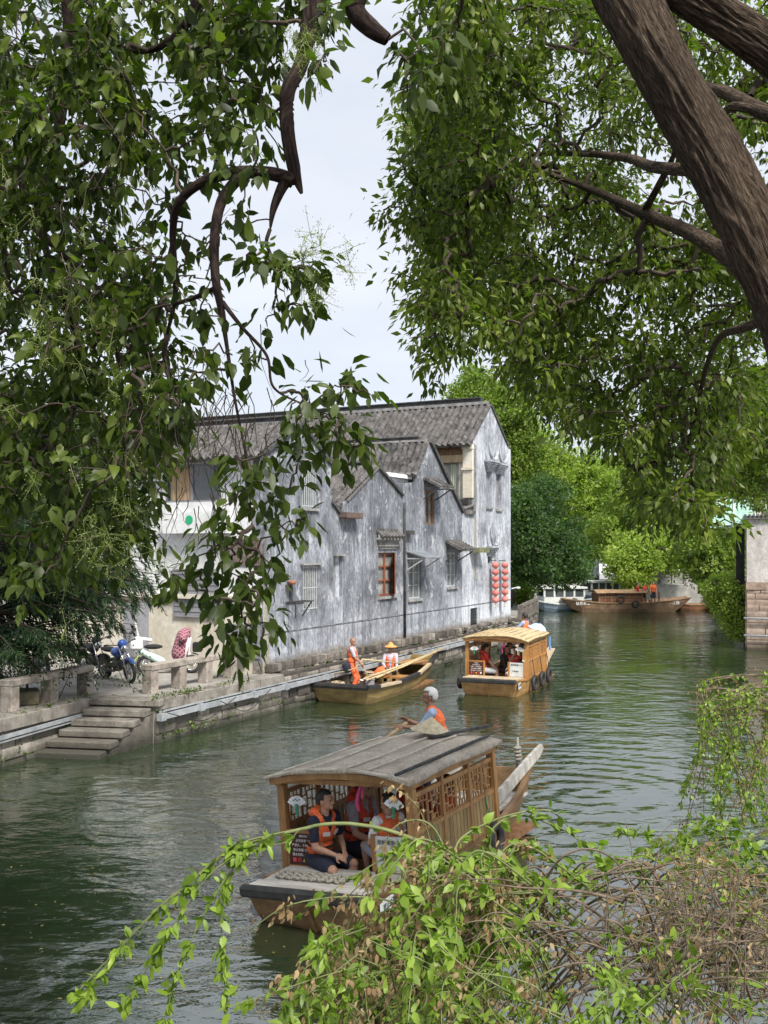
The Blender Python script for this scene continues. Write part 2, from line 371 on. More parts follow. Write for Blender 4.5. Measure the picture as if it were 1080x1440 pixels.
MT['blockp'] = blocks_mat('pink_granite_blocks', [(0, (.33, .25, .20)), (.5, (.42, .33, .27)), (1, (.48, .39, .32))])

def thing_mesh(name, me, m, label=None, cat=None, group=None, kind=None):
    return tag(link(name, me, None, m), label, cat, group, kind)
q = empty('quay_wall', (0, 0, 0)); tag(q, 'stone block embankment wall beneath the left bank, split by the landing steps', 'wall')
link('stonework', block_wall('stonework', edge[0:4]+[(-6.47, 23.5)], -.3, .70, '', 3), q, MT['blocks'])
link('stonework', block_wall('stonework', edge[5:8], -.3, .72, '', 4), q, MT['blocks'])
link('stonework', block_wall('stonework', edge[7:11], -.3, .90, '', 5, proud=.10, bw=(.3, .8), bh=(.14, .24)), q, MT['rubble'])
link('stonework', block_wall('stonework', edge[10:], -.3, .90, '', 6), q, MT['rubble'])
# coping slabs on top of the wall
rd = random.Random(5)
def coping(pts, z0, z1, over, back, parent, seg=(1.1, 1.7), m='stone', name='coping'):
    mb = MB()
    for a, b in zip(pts[:-1], pts[1:]):
        a = Vector((*a, 0)); b = Vector((*b, 0)); d = b-a; L = d.length; d.normalize(); n = Vector((d.y, -d.x, 0)); x = 0
        ang = math.atan2(d.y, d.x); q_ = Matrix.Rotation(ang, 3, 'Z')
        while x < L-.05:
            w_ = min(rd.uniform(*seg), L-x); 
            if L-x-w_ < .3: w_ = L-x
            c = a+d*(x+w_/2)+n*(over-back)/2+n*rd.uniform(-.015, .015)
            mb.cbox((c.x, c.y, (z0+z1)/2+rd.uniform(-.008, .008)), (w_-.012, over+back, z1-z0), q_, .018); x += w_
    return mb.build(name, MT[m], parent)
coping(edge[0:4]+[(-6.47, 23.5)], .71, .985, .10, .42, q); coping(edge[5:8], .73, .985, .10, .45, q)

link('rough_footing', block_wall('rough_footing', [(-3.12, 27.0), (.02, 33.08), (3.0, 38.85), (5.72, 44.1)], .90, 1.24, '', 8, proud=.16, bw=(.14, .42), bh=(.09, .17)), q, MT['rubble'])
mb = MB(); mb.prism([(-3.35, 27.0), (-2.78, 26.95), (.22, 32.85), (3.17, 38.85), (5.98, 44.3), (5.6, 44.3)], 'z', .90, .965); mb.build('rough_ledge', MT['rubble'], q)
def wetstone():
    m, t, b = newmat('wet_step_stone'); n = noise(t, coords(t), 3, 6, .7); n2 = noise(t, coords(t), 17, 5, .7); c = ramp(t, n, [(.3, (.065, .058, .048)), (.5, (.16, .146, .125)), (.72, (.30, .278, .24))])
    g = t.nodes.new('ShaderNodeTexCoord'); sp = t.nodes.new('ShaderNodeSeparateXYZ'); lk(t, g.outputs['Object'], sp.inputs[0]); ad = node(t, 'ShaderNodeMath', operation='MULTIPLY_ADD'); lk(t, n, ad.inputs[0]); ad.inputs[1].default_value = -.6; lk(t, sp.outputs['Z'], ad.inputs[2])
    mr = node(t, 'ShaderNodeMapRange'); lk(t, ad.outputs[0], mr.inputs[0]); mr.inputs[1].default_value = .20; mr.inputs[2].default_value = -.25; mr.inputs[4].default_value = .9
    c = mixc(t, c, (.022, .022, .014), mr.outputs[0]); lk(t, c, b.inputs['Base Color']); b.inputs['Roughness'].default_value = .85; bump(t, b, n2, .7, .03); return m
MT['wetstone'] = wetstone()
# landing steps
st = empty('landing_steps', (-5.75, 22.55, 0), R(-10)); tag(st, 'worn stone landing steps going down from the quay into the water', 'steps')
xs0, xs1 = -.86, .62
for k, (zt, y0) in enumerate([(.985, -.05), (.80, -.40), (.63, -.75), (.46, -1.10), (.29, -1.46), (.12, -1.80)]):
    mb = MB(); sh = -.10*k; x0, x1 = (xs0+sh, xs1+sh) if k else (-.95, .74)
    mb.cbox(((x0+x1)/2, y0+.26, zt-.075), (x1-x0, .56, .15), None, .02)
    mb.build('step', MT['wetstone'], st)
mb = MB(); 
for k, y0 in enumerate([-.05, -.40, -.75, -1.10, -1.46]): mb.box(xs0-.02-.10*k, xs1-.10*k, y0+.06, .6, -.5, .83-.17*k-.02)
mb.build('step_base', MT['wetstone'], st)

# metal cable duct clamped to the quay wall
dk = empty('cable_duct', (0, 0, 0)); tag(dk, 'pale galvanised cable duct clamped along the embankment wall under the house fronts', 'cable duct')
def off(pts, dd):
    out = []
    for i, p in enumerate(pts):
        a = Vector(pts[max(i-1, 0)]); b = Vector(pts[min(i+1, len(pts)-1)]); d = (b-a).normalized(); out.append((p[0]+d.y*dd, p[1]-d.x*dd))
    return out
dp = [(-5.15, 22.5), (-4.5, 23.75), (-2.8, 27.0), (.2, 32.9), (3.15, 38.9), (5.8, 44.1)]
o1 = off(dp, .16)
for i, (a, b) in enumerate(zip(o1[:-1], o1[1:])):
    a3, b3 = Vector((*a, .60+.02*i)), Vector((*b, .62+.02*i)); mb = MB(); mb.bar(a3, b3, .09, .12)
    up = Vector((0, 0, .11)); bk = Vector((-.05, .03, 0)); mb.bar(a3+up+bk, b3+up+bk, .05, .035); mb.build('duct_section', MT['steel'], dk)
    L = (b3-a3).length
    for k in range(int(L//2.2)+1):
        p = a3.lerp(b3, min(1, k*2.2/L)); mb = MB(); mb.cbox(p, (.14, .18, .16), Matrix.Rotation(math.atan2(b3.y-a3.y, b3.x-a3.x)-R(90), 3, 'Z')); mb.build('clamp', MT['steel'], dk)
mb = MB(); o2 = off([(-9.35, 14.6), (-7.75, 20.05), (-6.75, 22.85)], .13); mb.bar((*o2[0], .60), (*o2[1], .62), .05, .08); mb.bar((*o2[1], .62), (*o2[2], .66), .05, .08)
mb.bar((*o2[0], .52), (*o2[1], .53), .03, .03); mb.bar((*o2[1], .53), (*o2[2], .57), .03, .03)
tag(mb.build('conduit_pipe', MT['steel']), 'thin grey conduit fixed along the embankment left of the steps', 'pipe')
def cable(name, pts, r, m, label, cat, group=None):
    mb = MB(); mb.tube(pts, r, 6); return tag(mb.build(name, m, None, True), label, cat, group)
MT['rubber'] = M_('black_rubber', (.012, .012, .013), (.03, .03, .03), 8, rough=.7, bs=.2)
cab = []
for k, (x0, y0, x1, y1, sag) in enumerate([(-5.1, 22.5, -3.9, 24.8, .45), (-4.2, 24.2, -3.2, 26.2, .5)]):
    n = 14; pts = []
    for i in range(n+1):
        f = i/n; x = x0+(x1-x0)*f+.24; y = y0+(y1-y0)*f-.12; pts.append((x, y, .70-.5*sag*math.sin(math.pi*f)*1.5+.03*math.sin(9*f)))
    cable('hanging_cable', pts, .011, MT['rubber'], ['black cable sagging on the embankment just right of the steps', 'black cable looping on the wall beneath the stone rail'][k], 'cable')

# stone rails (low railings of granite beams on square posts)
def stone_rail(a, b, nposts, label, post_from=0.0):
    a = Vector((*a, 0)); b = Vector((*b, 0)); d = (b-a); L = d.length; ang = math.atan2(d.y, d.x)
    t = empty('stone_railing', (a.x, a.y, QZ), ang); tag(t, label, 'railing', 'granite railings along the quay')
    for k in range(nposts):
        x = .14+(L-.28)*k/(nposts-1); mb = MB(); mb.cbox((x, 0, .27), (.26, .30, .56), None, .015); mb.build('post', MT['granite'], t)
    n = 2 if L > 2.5 else 1
    for k in range(n):
        mb = MB(); mb.cbox((L*(k+.5)/n, 0, .62), (L/n-.01, .34, .15), None, .02); mb.build('beam', MT['granite'], t)
    return t
MT['granite'] = M_('carved_granite', (.17, .145, .12), (.42, .375, .33), 4, rough=.9, bs=.8, lo=.3, hi=.7, bd=.02)
stone_rail((-5.62, 23.55), (-3.55, 27.55), 5, 'long granite railing beam on five square posts right of the steps')
stone_rail((-7.95, 20.9), (-7.0, 23.6), 3, 'short granite railing left of the steps, half under dark foliage')
stone_rail((-9.6, 15.4), (-8.35, 19.7), 4, 'granite railing at the left edge of the photo beside the planter')
MT['planter'] = M_('planter_stone', (.13, .12, .07), (.24, .21, .13), 4, rough=.95, bs=.4)
pl = on(38, 990, .95); t = empty('stone_planter', (pl.x, pl.y, QZ), R(18)); tag(t, 'square mossy stone planter with a dark shrub on the quay', 'planter')
mb = MB(); mb.cbox((0, 0, .15), (.52, .52, .30), None, .03); mb.build('trough', MT['planter'], t); mb = MB(); mb.cbox((0, 0, .31), (.42, .42, .04)); mb.build('soil', MT['soil'], t)

# ------------------------------------------------------------------ the row of old houses
WA = Vector((-3.30, 27.0)); WU = Vector((.4596, .8881)); WN = Vector((-.8881, .4596)); WANG = math.atan2(WU.y, WU.x)
class Plane:
    def __init__(s, o, d): s.o = Vector(o); s.d = Vector(d)
    def __call__(s, px, py):
        k = (px-HX)/F; u = (k*s.o.y-s.o.x)/(s.d.x-k*s.d.y); Y = s.o.y+u*s.d.y; return (u, CAMZ-(py-HY)*Y/F)
W = Plane(WA, WU)
def uz(px, py, u0=0): u, z = W(px, py); return (u-u0, z)
def rect(x0, y0, x1, y1, u0=0):
    ua, za = uz(x0, y0, u0); ub, zb = uz(x1, y0, u0); _, zc = uz(x0, y1, u0); _, zd = uz(x1, y1, u0)
    return (ua, ub, (zc+zd)/2, (za+zb)/2)            # u0,u1,zlow,zhigh

def wall_with_holes(outer, holes, depth=.18, thick=.3):
    """front face at y=0; holes get reveals going inwards, the outline gets a thickness"""
    mb = MB(); loops = [[Vector((p[0], p[1], 0)) for p in outer]]+[[Vector((x, z, 0)) for x, z in ((h[0], h[2]), (h[0], h[3]), (h[1], h[3]), (h[1], h[2]))] for h in holes]
    tri = geometry.tessellate_polygon(loops); flat = [p for l in loops for p in l]
    mb.add([(p.x, 0, p.y) for p in flat], [tuple(x) for x in tri])
    n = len(outer); vs = [(p[0], 0, p[1]) for p in outer]+[(p[0], thick, p[1]) for p in outer]
    mb.add(vs, [(i, (i+1) % n, (i+1) % n+n, i+n) for i in range(n)])
    for h in holes:
        c = [(h[0], h[2]), (h[0], h[3]), (h[1], h[3]), (h[1], h[2])]; vs = [(x, 0, z) for x, z in c]+[(x, depth, z) for x, z in c]
        mb.add(vs, [(i, (i+1) % 4, (i+1) % 4+4, i+4) for i in range(4)]); mb.add([(x, depth+.2, z) for x, z in c], [(0, 1, 2, 3)])
        mb.add([(x, depth, z) for x, z in c]+[(x, depth+.2, z) for x, z in c], [(i, (i+1) % 4, (i+1) % 4+4, i+4) for i in range(4)])
    return mb

def tile_roof(a, b, v0, v1, m, name, parent, col=.235, step=.17, amp=.085, seed=0, along='y', lift=.05):
    """slope from eave point a=(x,z) to ridge point b=(x,z), running v0..v1 along the ridge; rows of curved clay tiles"""
    rd = np.random.default_rng(seed); L = math.hypot(b[0]-a[0], b[1]-a[1]); ncol = max(2, round((v1-v0)/col)); nst = max(3, round(L/step)); cw = (v1-v0)/ncol
    xs = []; hs = []
    prof = [(0, 0.0), (.14, .05), (.26, .62), (.38, .95), (.5, 1.0), (.62, .95), (.74, .62), (.86, .05)]
    ts = []; hf = []
    for j in range(nst):
        ts += [j/nst, (j+.94)/nst]; hf += [.022, -.004]
    ts.append(1); hf.append(0)
    nx = ncol*len(prof)+1; ny = len(ts); V = np.zeros((ny, nx, 3)); dx, dz = (b[0]-a[0])/L, (b[1]-a[1])/L; nxn, nzn = (-dz, dx) if dx > 0 else (dz, -dx)
    cj = rd.normal(0, .012, ncol+1); jit = rd.normal(0, .010, (nst+1, ncol+1)); lat = rd.normal(0, .012, (nst+1, ncol+1))
    for i, (tt, h) in enumerate(zip(ts, hf)):
        st_ = min(i//2, nst)
        for k in range(nx):
            c = min(k//len(prof), ncol-1); pf = prof[k % len(prof)] if k < nx-1 else (1, 0)
            cc = k//len(prof)
            v = v0+(cc+pf[0])*cw if k < nx-1 else v1
            hh = lift+pf[1]*(amp+jit[st_, c])+h+cj[c]*.5+.03*math.sin(v*.9+seed)*math.sin(tt*3)
            s = tt*L+ (rd.normal(0, .006) if i % 2 == 0 else 0)
            V[i, k] = (a[0]+dx*s+nxn*hh, v+lat[st_, c]*(pf[1] > .3), a[1]+dz*s+nzn*hh)
    idx = np.arange(ny*nx).reshape(ny, nx); Q = np.stack([idx[:-1, :-1], idx[:-1, 1:], idx[1:, 1:], idx[1:, :-1]], -1).reshape(-1, 4)
    # under side
    base = np.array([[a[0], v0, a[1]], [a[0], v1, a[1]], [b[0], v1, b[1]], [b[0], v0, b[1]]]); n0 = ny*nx
    VV = np.concatenate([V.reshape(-1, 3), base]); Q = np.concatenate([Q, [[n0, n0+1, n0+2, n0+3]]])
    # eave front skirt
    sk = [[idx[0, k], idx[0, k+1]] for k in range(nx-1)]
    low = np.array([[a[0], V[0, k, 1], a[1]-.02] for k in range(nx)]); n1 = len(VV); VV = np.concatenate([VV, low])
    Q = np.concatenate([Q, [[idx[0, k], idx[0, k+1], n1+k+1, n1+k] for k in range(nx-1)]])
    return np_mesh(name, VV, [Q.astype(np.int32)], m, parent)

def verge(a, b, parent, y=-.06, m='tiledark', wd=.16, th=.09):
    """row of dark tiles along the gable edge"""
    mb = MB(); L = math.hypot(b[0]-a[0], b[1]-a[1]); n = max(2, int(L/.22))
    for k in range(n):
        f0, f1 = k/n, (k+.97)/n; p = Vector((a[0]+(b[0]-a[0])*f0, y+.06, a[1]+(b[1]-a[1])*f0+th/2)); q_ = Vector((a[0]+(b[0]-a[0])*f1, y+.06, a[1]+(b[1]-a[1])*f1+th/2+.012))
        mb.bar(p, q_, wd, th)
    return mb.build('verge_tiles', MT[m], parent)
def ridge_cap(x, z, v0, v1, parent, h=.16, wd=.22):
    mb = MB(); mb.box(x-wd/2, x+wd/2, v0, v1, z, z+h*.55); mb.build('ridge', MT['ridge'], parent)
    mb = MB(); n = int((v1-v0)/.08)
    mb.box(x-wd*.3, x+wd*.3, v0+.3, v1, z+h*.55, z+h*1.25); mb.box(x-wd*.55, x+wd*.55, v0+.3, v1, z+h*1.25, z+h*1.45); mb.build('ridge_tiles', MT['tiledark'], parent)

def frame_in(mb, h, wd, y0, y1):
    a, b, c, d = h; mb.box(a, a+wd, y0, y1, c, d); mb.box(b-wd, b, y0, y1, c, d); mb.box(a+wd, b-wd, y0, y1, d-wd, d); mb.box(a+wd, b-wd, y0, y1, c, c+wd)
def window(parent, h, kind):
    a, b, c, d = h; e = .004; hh = (a+e, b-e, c+e, d-e)
    if kind == 'bars':
        mb = MB(); frame_in(mb, hh, .06, .06, .12); o = mb.build('window_frame', MT['bars'], parent)
        mb = MB(); mb.box(a+.06, b-.06, .10, .11, c+.06, d-.06); mb.build('pane', MT['glass'], o)
        mb = MB(); n = max(4, int((b-a)/.10))
        for k in range(n+1):
            x = a+.03+(b-a-.06)*k/n; mb.box(x-.012, x+.012, .0, .024, c+.02, d-.02)
        for z in (c+.05, (c+d)/2, d-.05): mb.box(a+.01, b-.01, .001, .02, z-.012, z+.012)
        mb.build('window_bars', MT['bars'], o)
    elif kind == 'red':
        mb = MB(); frame_in(mb, hh, .07, .05, .12); xm = (a+b)/2-.05; mb.box(xm-.04, xm+.04, .05, .12, c+.07, d-.07)
        for z in (c+(d-c)*.36, c+(d-c)*.68): mb.box(a+.07, xm-.04, .05, .11, z-.025, z+.025); mb.box(xm+.04, b-.07, .05, .11, z-.025, z+.025)
        o = mb.build('window_frame', MT['woodr'], parent); mb = MB(); mb.box(a+.07, b-.07, .12, .13, c+.07, d-.07); mb.build('pane', MT['paneb'], o)
        # casement standing open
        rot = Matrix.Translation((b-.02, .03, 0)) @ Matrix.Rotation(R(-150), 4, 'Z'); mb = MB(); mb.M = rot; wd = (b-a)*.48
        frame_in(mb, (0, wd, c+.05, d-.02), .06, -.02, .02)
        for z in (c+(d-c)*.36, c+(d-c)*.68): mb.box(.06, wd-.06, -.015, .015, z-.02, z+.02)
        sh = mb.build('open_casement', MT['woodr'], parent); mb = MB(); mb.M = rot; mb.box(.06, wd-.06, -.004, .004, c+.11, d-.08); mb.build('pane', MT['paneb'], sh)
    elif kind == 'blocked':
        mb = MB(); mb.box(a+e, a+(b-a)*.55, .12, .16, c+e, d-e); mb.build('shutter', MT['greyp'], parent)
        mb = MB(); mb.box(a+(b-a)*.55+.004, b-e, .10, .16, c+e, d-e); mb.build('shutter', MT['facade_light'], parent)
    elif kind == 'grille':
        mb = MB()
        for k in range(9):
            z = c+(d-c)*(k+.5)/9; mb.box(a+.01, b-.01, .03, .06, z-.02, z+.02)
        mb.build('louvre', MT['iron'], parent)
    else:
        m = {'grey': 'bars', 'dark': 'iron', 'wood': 'woodb'}.get(kind, 'bars')
        mb = MB(); frame_in(mb, hh, .05, .06, .12); xm = (a+b)/2; mb.box(xm-.025, xm+.025, .06, .12, c+.05, d-.05)
        for z in (c+(d-c)*.35, c+(d-c)*.68): mb.box(a+.05, xm-.025, .07, .11, z-.015, z+.015); mb.box(xm+.025, b-.05, .07, .11, z-.015, z+.015)
        o = mb.build('window_frame', MT[m], parent); mb = MB(); mb.box(a+.05, b-.05, .13, .14, c+.05, d-.05); mb.build('pane', MT['paneb'], o)
MT['paneb'] = M_('dusty_glass', (.16, .18, .185), (.36, .37, .35), 2.2, rough=.15, bs=0, spec=.7)
def sill(parent, h, m='ridge', over=.08, out=.07):
    mb = MB(); mb.box(h[0]-over, h[1]+over, -out, -.003, h[2]-.09, h[2]-.01); mb.build('window_sill', MT[m], parent)
def lintel(parent, h, m='ridge', over=.16, out=.12):
    mb = MB(); mb.box(h[0]-over, h[1]+over, -out, -.003, h[3]+.01, h[3]+.06); mb.build('lintel', MT[m], parent)
def awning(parent, h, kind, proj=.75, drop=.32, over=.2, name='awning'):
    a, b, z = h[0]-over, h[1]+over, h[3]+.12; 
    if kind == 'tile':
        o = tile_small(a, b, z, proj, drop, parent)
    else:
        mb = MB(); mb.add([(a, 0, z+drop), (b, 0, z+drop), (b, -proj, z), (a, -proj, z), (a, 0, z+drop-.04), (b, 0, z+drop-.04), (b, -proj, z-.05), (a, -proj, z-.05)],
                          [(0, 1, 2, 3), (7, 6, 5, 4), (0, 3, 7, 4), (1, 5, 6, 2), (3, 2, 6, 7)]); o = mb.build(name, MT['awngrey'], parent)
    for x in (a+.06, b-.06):
        mb = MB(); mb.bar((x, -proj+.05, z-.03), (x, 0, z-.45), .04); mb.bar((x, -proj+.05, z-.05), (x, 0, z-.05), .04); mb.build('bracket', MT['iron'] if kind == 'tile' else MT['bars'], o)
MT['awngrey'] = M_('grey_sheet_awning', (.13, .15, .17), (.21, .23, .25), 2, rough=.6, bs=.1)
def tile_small(a, b, z, proj, drop, parent, name='awning'):
    mb = MB(); n = max(3, int((b-a)/.17)); 
    mb.add([(a, 0, z+drop-.03), (b, 0, z+drop-.03), (b, -proj, z-.03), (a, -proj, z-.03), (a, 0, z+drop-.07), (b, 0, z+drop-.07), (b, -proj, z-.07), (a, -proj, z-.07)], [(0, 1, 2, 3), (7, 6, 5, 4), (0, 3, 7, 4), (1, 5, 6, 2), (3, 2, 6, 7)])
    for k in range(n):
        x = a+(b-a)*(k+.5)/n
        for j in range(6):
            f0, f1 = j/6, (j+1)/6; p0 = Vector((x+random.uniform(-.01, .01), -proj*f1, z+drop*(1-f1)+.012)); p1 = Vector((x, -proj*f0, z+drop*(1-f0)-.012))
            mb.tube([p0, p1], [.062, .055], 6)
    return mb.build(name, MT['tile'], parent)

def house(u_px, name='riverside_house'):
    u0 = W(u_px, 800)[0]; p = WA+WU*u0
    return empty(name, (p.x, p.y, 0), WANG), u0
G0 = .0
# --- house 1: nearest, its white eave side faces the camera
LEDGES = []
H, u0 = house(369); LEDGES.append((H, 0, uz(482, 800, u0)[0])); tag(H, 'nearest canal house, white street side with sliding window and dark stained gable towards the water', 'house', 'row of old canal houses')
b0 = G0
o = [(0, b0), (0, uz(369, 641)[1]), uz(423, 598, u0), uz(466, 656, u0), uz(466, 708, u0), uz(482, 730, u0), (uz(482, 800, u0)[0], b0)]
win = {'a': rect(425, 650, 445, 714, u0), 'b': rect(426, 795, 446, 858, u0), 'n': rect(401, 822, 412, 847, u0), 'c': rect(469, 782, 481, 840, u0)}
wall_with_holes(o, list(win.values())).build('gable_wall', MT['facade'], H)
window(H, win['a'], 'bars'); window(H, win['b'], 'bars'); window(H, win['c'], 'blocked'); lintel(H, win['a']); lintel(H, win['b']); sill(H, win['a']); lintel(H, win['c'], over=.03)
mb = MB(); n_ = win['n']; mb.box(n_[0]+.005, n_[1]-.005, .12, .16, n_[2]+.005, n_[3]-.005); mb.build('niche_back', MT['greyp'], H)
fw = rect(401, 845, 427, 872, u0); mb = MB(); mb.box(fw[0], fw[1], -.35, -.30, fw[3]-.03, fw[3]); mb.box(fw[0], fw[1], -.05, -.002, fw[3]-.03, fw[3])
for x in (fw[0], (fw[0]+fw[1])/2, fw[1]-.03): mb.box(x, x+.03, -.30, -.05, fw[3]-.03, fw[3])
mb.box(fw[0], fw[0]+.03, -.35, -.32, fw[2]+.1, fw[3]-.03); mb.bar((fw[1]-.1, -.02, fw[2]+.1), (fw[1]-.1, -.33, fw[3]-.03), .03); mb.build('iron_bracket', MT['iron'], H)
pot = rect(401, 815, 412, 822, u0); mb = MB(); mb.lathe([(0.001, 0), (.09, .0), (.14, .10), (.12, .11), (.1, .06), (.001, .06)], 12, ((pot[0]+pot[1])/2, -.10, pot[2])); mb.build('flower_pot', M_('terracotta', (.28, .12, .07), rough=.8), H, True)
zA, apx = uz(369, 641)[1], uz(423, 598, u0); er = uz(466, 656, u0)
tile_roof((-.35, zA-.12), (apx[0], apx[1]+.02), 0.0, 9.5, MT['tile'], 'roof', H, seed=1)
tile_roof((er[0]+.05, er[1]-.05), (apx[0], apx[1]+.02), 0.0, 9.5, MT['tile'], 'roof', H, seed=2)
verge((0, zA), apx, H); verge(apx, er, H); verge(uz(466, 708, u0), uz(482, 730, u0), H); ridge_cap(apx[0], apx[1]+.06, .1, 9.5, H)
# white front, in the plane x=0 of the house, running back from the corner
P2 = Plane(WA+WU*u0, WN)
def fr(x0, y0, x1, y1):
    va, za = P2(x0, y0); vb, zb = P2(x1, y0); _, zc = P2(x0, y1); _, zd = P2(x1, y1); return (min(va, vb), max(va, vb), (zc+zd)/2, (za+zb)/2)
DV = 9.5
wh = fr(232, 652, 310, 706); mb = wall_with_holes([(-.0, 3.05), (-.0, zA-.05), (DV, zA-.05), (DV, 3.05)], [wh], .12)
T = Matrix(((0, 1, 0, 0), (1, 0, 0, 0), (0, 0, 1, 0), (0, 0, 0, 1)))    # swap x and y: wall runs along y, faces -x
def turn(mb, dx=0.0):
    mb.v = [Vector((p.y+dx, p.x, p.z)) for p in mb.v]; return mb
turn(mb, .004).build('upper_wall', MT['white'], H)
mb = MB(); frame_in(mb, wh, .05, .02, .08); xm = wh[0]+(wh[1]-wh[0])*.52; mb.box(xm-.04, xm+.04, .02, .08, wh[2]+.05, wh[3]-.05); o = turn(mb).build('window_frame', MT['greyp'], H)
mb = MB(); mb.box(wh[0]+.05, xm-.04, .06, .07, wh[2]+.05, wh[3]-.05); turn(mb).build('pane', MT['glass'], o)
mb = MB(); n = 26; x0, x1 = xm+.05, wh[1]-.15
vs = [(x0+(x1-x0)*i/n, .075+.02*math.sin(i*1.3), z) for z in (wh[2]+.06, wh[3]-.06) for i in range(n+1)]; mb.add(vs, [(i, i+1, i+n+2, i+n+1) for i in range(n)]); turn(mb).build('curtain', MT['curtain'], o)
mb = MB(); mb.box(xm+.04, wh[1]-.05, .10, .11, wh[2]+.05, wh[3]-.05); turn(mb).build('pane', MT['glass'], o)
mb = MB(); mb.box(-.05, DV, -.10, .0, 2.96, 3.08); mb.box(-.02, DV, -.07, 0, 6.55, 6.68) if zA > 6.9 else None; turn(mb).build('string_course', MT['cream'], H)
g = fr(245, 800, 308, 868); mb = MB(); mb.box(0, DV, .004, .3, b0, 3.0); turn(mb, .02).build('ground_floor_wall', MT['cream'], H)
mb = MB(); mb.box(g[0], g[1], -.03, .02, g[2], g[3]); 
for k in range(9): z = g[2]+(g[3]-g[2])*k/9; mb.box(g[0], g[1], -.045, -.03, z, z+.02)
turn(mb).build('roller_shutter', MT['greyp'], H)
lt = fr(312, 757, 368, 795); mb = MB(); frame_in(mb, lt, .05, -.05, .02); 
nx, nz_ = 12, 6
for i in range(nx): mb.bar((lt[0]+(lt[1]-lt[0])*i/nx, -.02, lt[2]), (lt[0]+(lt[1]-lt[0])*(i+1)/nx, -.02, lt[3]), .025)
for i in range(nx): mb.bar((lt[0]+(lt[1]-lt[0])*(i+1)/nx, -.03, lt[2]), (lt[0]+(lt[1]-lt[0])*i/nx, -.03, lt[3]), .025)
for i in range(nz_): z = lt[2]+(lt[3]-lt[2])*i/nz_; mb.box(lt[0], lt[1], -.035, -.015, z, z+.02)
turn(mb).build('vent_lattice', M_('brown_lattice', (.17, .12, .11), rough=.8), H)
lb = fr(312, 798, 368, 860); mb = MB(); mb.box(lb[0], lb[1], -.02, .0, lb[2], lb[3]); turn(mb, .005).build('white_panel', MT['white'], H)
gb = fr(322, 878, 366, 925); mb = MB(); mb.box(gb[0], gb[1], -.04, .0, gb[2], gb[3]); turn(mb, .005).build('grey_door', MT['greyp'], H)
yl = fr(352, 858, 366, 876); mb = MB(); mb.box(yl[0], yl[1], -.05, -.042, yl[2], yl[3]); turn(mb).build('yellow_notice', M_('faded_yellow', (.42, .38, .10), rough=.8), H)
sg = fr(238, 722, 330, 750); s_ = MB(); s_.box(sg[0], sg[1], -.30, -.08, sg[2], sg[3]); so_ = turn(s_).build('sign_box', MT['white'], H)
lg = fr(271, 725, 280, 738); s_ = MB(); s_.lathe([(.001, 0), (.13, 0), (.13, .006), (.001, .006)], 14, ((lg[0]+lg[1])/2, -.301, (lg[2]+lg[3])/2), Matrix.Rotation(R(90), 3, 'X')); turn(s_).build('emblem', M_('green_paint', (.02, .35, .16), (.02, .40, .2), rough=.5, bs=0), so_)
# --- house 2: low gable
H, u0 = house(482); LEDGES.append((H, 0, uz(567, 800, u0)[0])); tag(H, 'lowest canal house with grey streaked gable, red framed window open under a stone hood', 'house', 'row of old canal houses')
e = uz(482, 705, u0); ap = uz(532, 659, u0); er = uz(566, 699, u0); rb = uz(567, 800, u0)[0]
o = [(0.003, b0), (0.003, e[1]), uz(494, 702, u0), ap, er, (rb, er[1]-.02), (rb, b0)]
win = {'r': rect(532, 777, 556, 838, u0)}
wall_with_holes(o, list(win.values())).build('gable_wall', MT['facade_dark'], H); window(H, win['r'], 'red'); sill(H, win['r'])
def hood(parent, h, wd=.18, lift=.12):
    """stepped stone hood over a window: corbelled courses and a little tiled cap"""
    c = (h[0]+h[1])/2; z = h[3]+lift; mb = MB(); w0 = (h[1]-h[0])/2+.02
    for k, (dw, out, hh) in enumerate([(-.02, .06, .09), (.03, .11, .06), (.0, .08, .10), (.06, .16, .06), (.12, .22, .07)]): mb.box(c-w0-dw, c+w0+dw, -out, -.002, z, z+hh-.004); z += hh
    o = mb.build('hood', MT['ridge'], parent); mb = MB()
    for k in range(7):
        x = c+(w0+.2)*(-1+2*(k+.5)/7); mb.tube([(x, -.30, z+.02), (x, -.02, z+.22)], [.075, .06], 7)
    mb.box(c-w0*.8, c+w0*.8, -.16, -.003, z+.16, z+.30); mb.build('hood_tiles', MT['tile'], o)
hood(H, win['r'])
tile_roof((e[0]-.55, e[1]-.40), (ap[0], ap[1]+.02), 0.0, 7, MT['tile'], 'roof', H, seed=3); tile_roof((er[0]+.1, er[1]-.1), (ap[0], ap[1]+.02), 0.0, 7, MT['tile'], 'roof', H, seed=4)
verge(uz(488, 706, u0), ap, H, m='tile', wd=.10, th=.05); verge(ap, er, H); ridge_cap(ap[0], ap[1]+.05, .1, 7, H, .12)
ld = rect(476, 721, 499, 728, u0); mb = MB(); mb.box(ld[0], ld[1], -.30, .0, ld[2], ld[3]); 
for k in range(8): x = ld[0]+(ld[1]-ld[0])*(k+.2)/8; mb.box(x, x+.05, -.32, -.0, ld[2]-.03, ld[2]+.004)
mb.build('brick_ledge', M_('dark_brick', (.10, .07, .06), rough=.9), H)
mb = MB(); x = rb; mb.tube([(x+.02, -.06, er[1]-.2), (x+.02, -.06, 1.1)], .045, 8); mb.build('downpipe', MT['tiledark'], H, True)
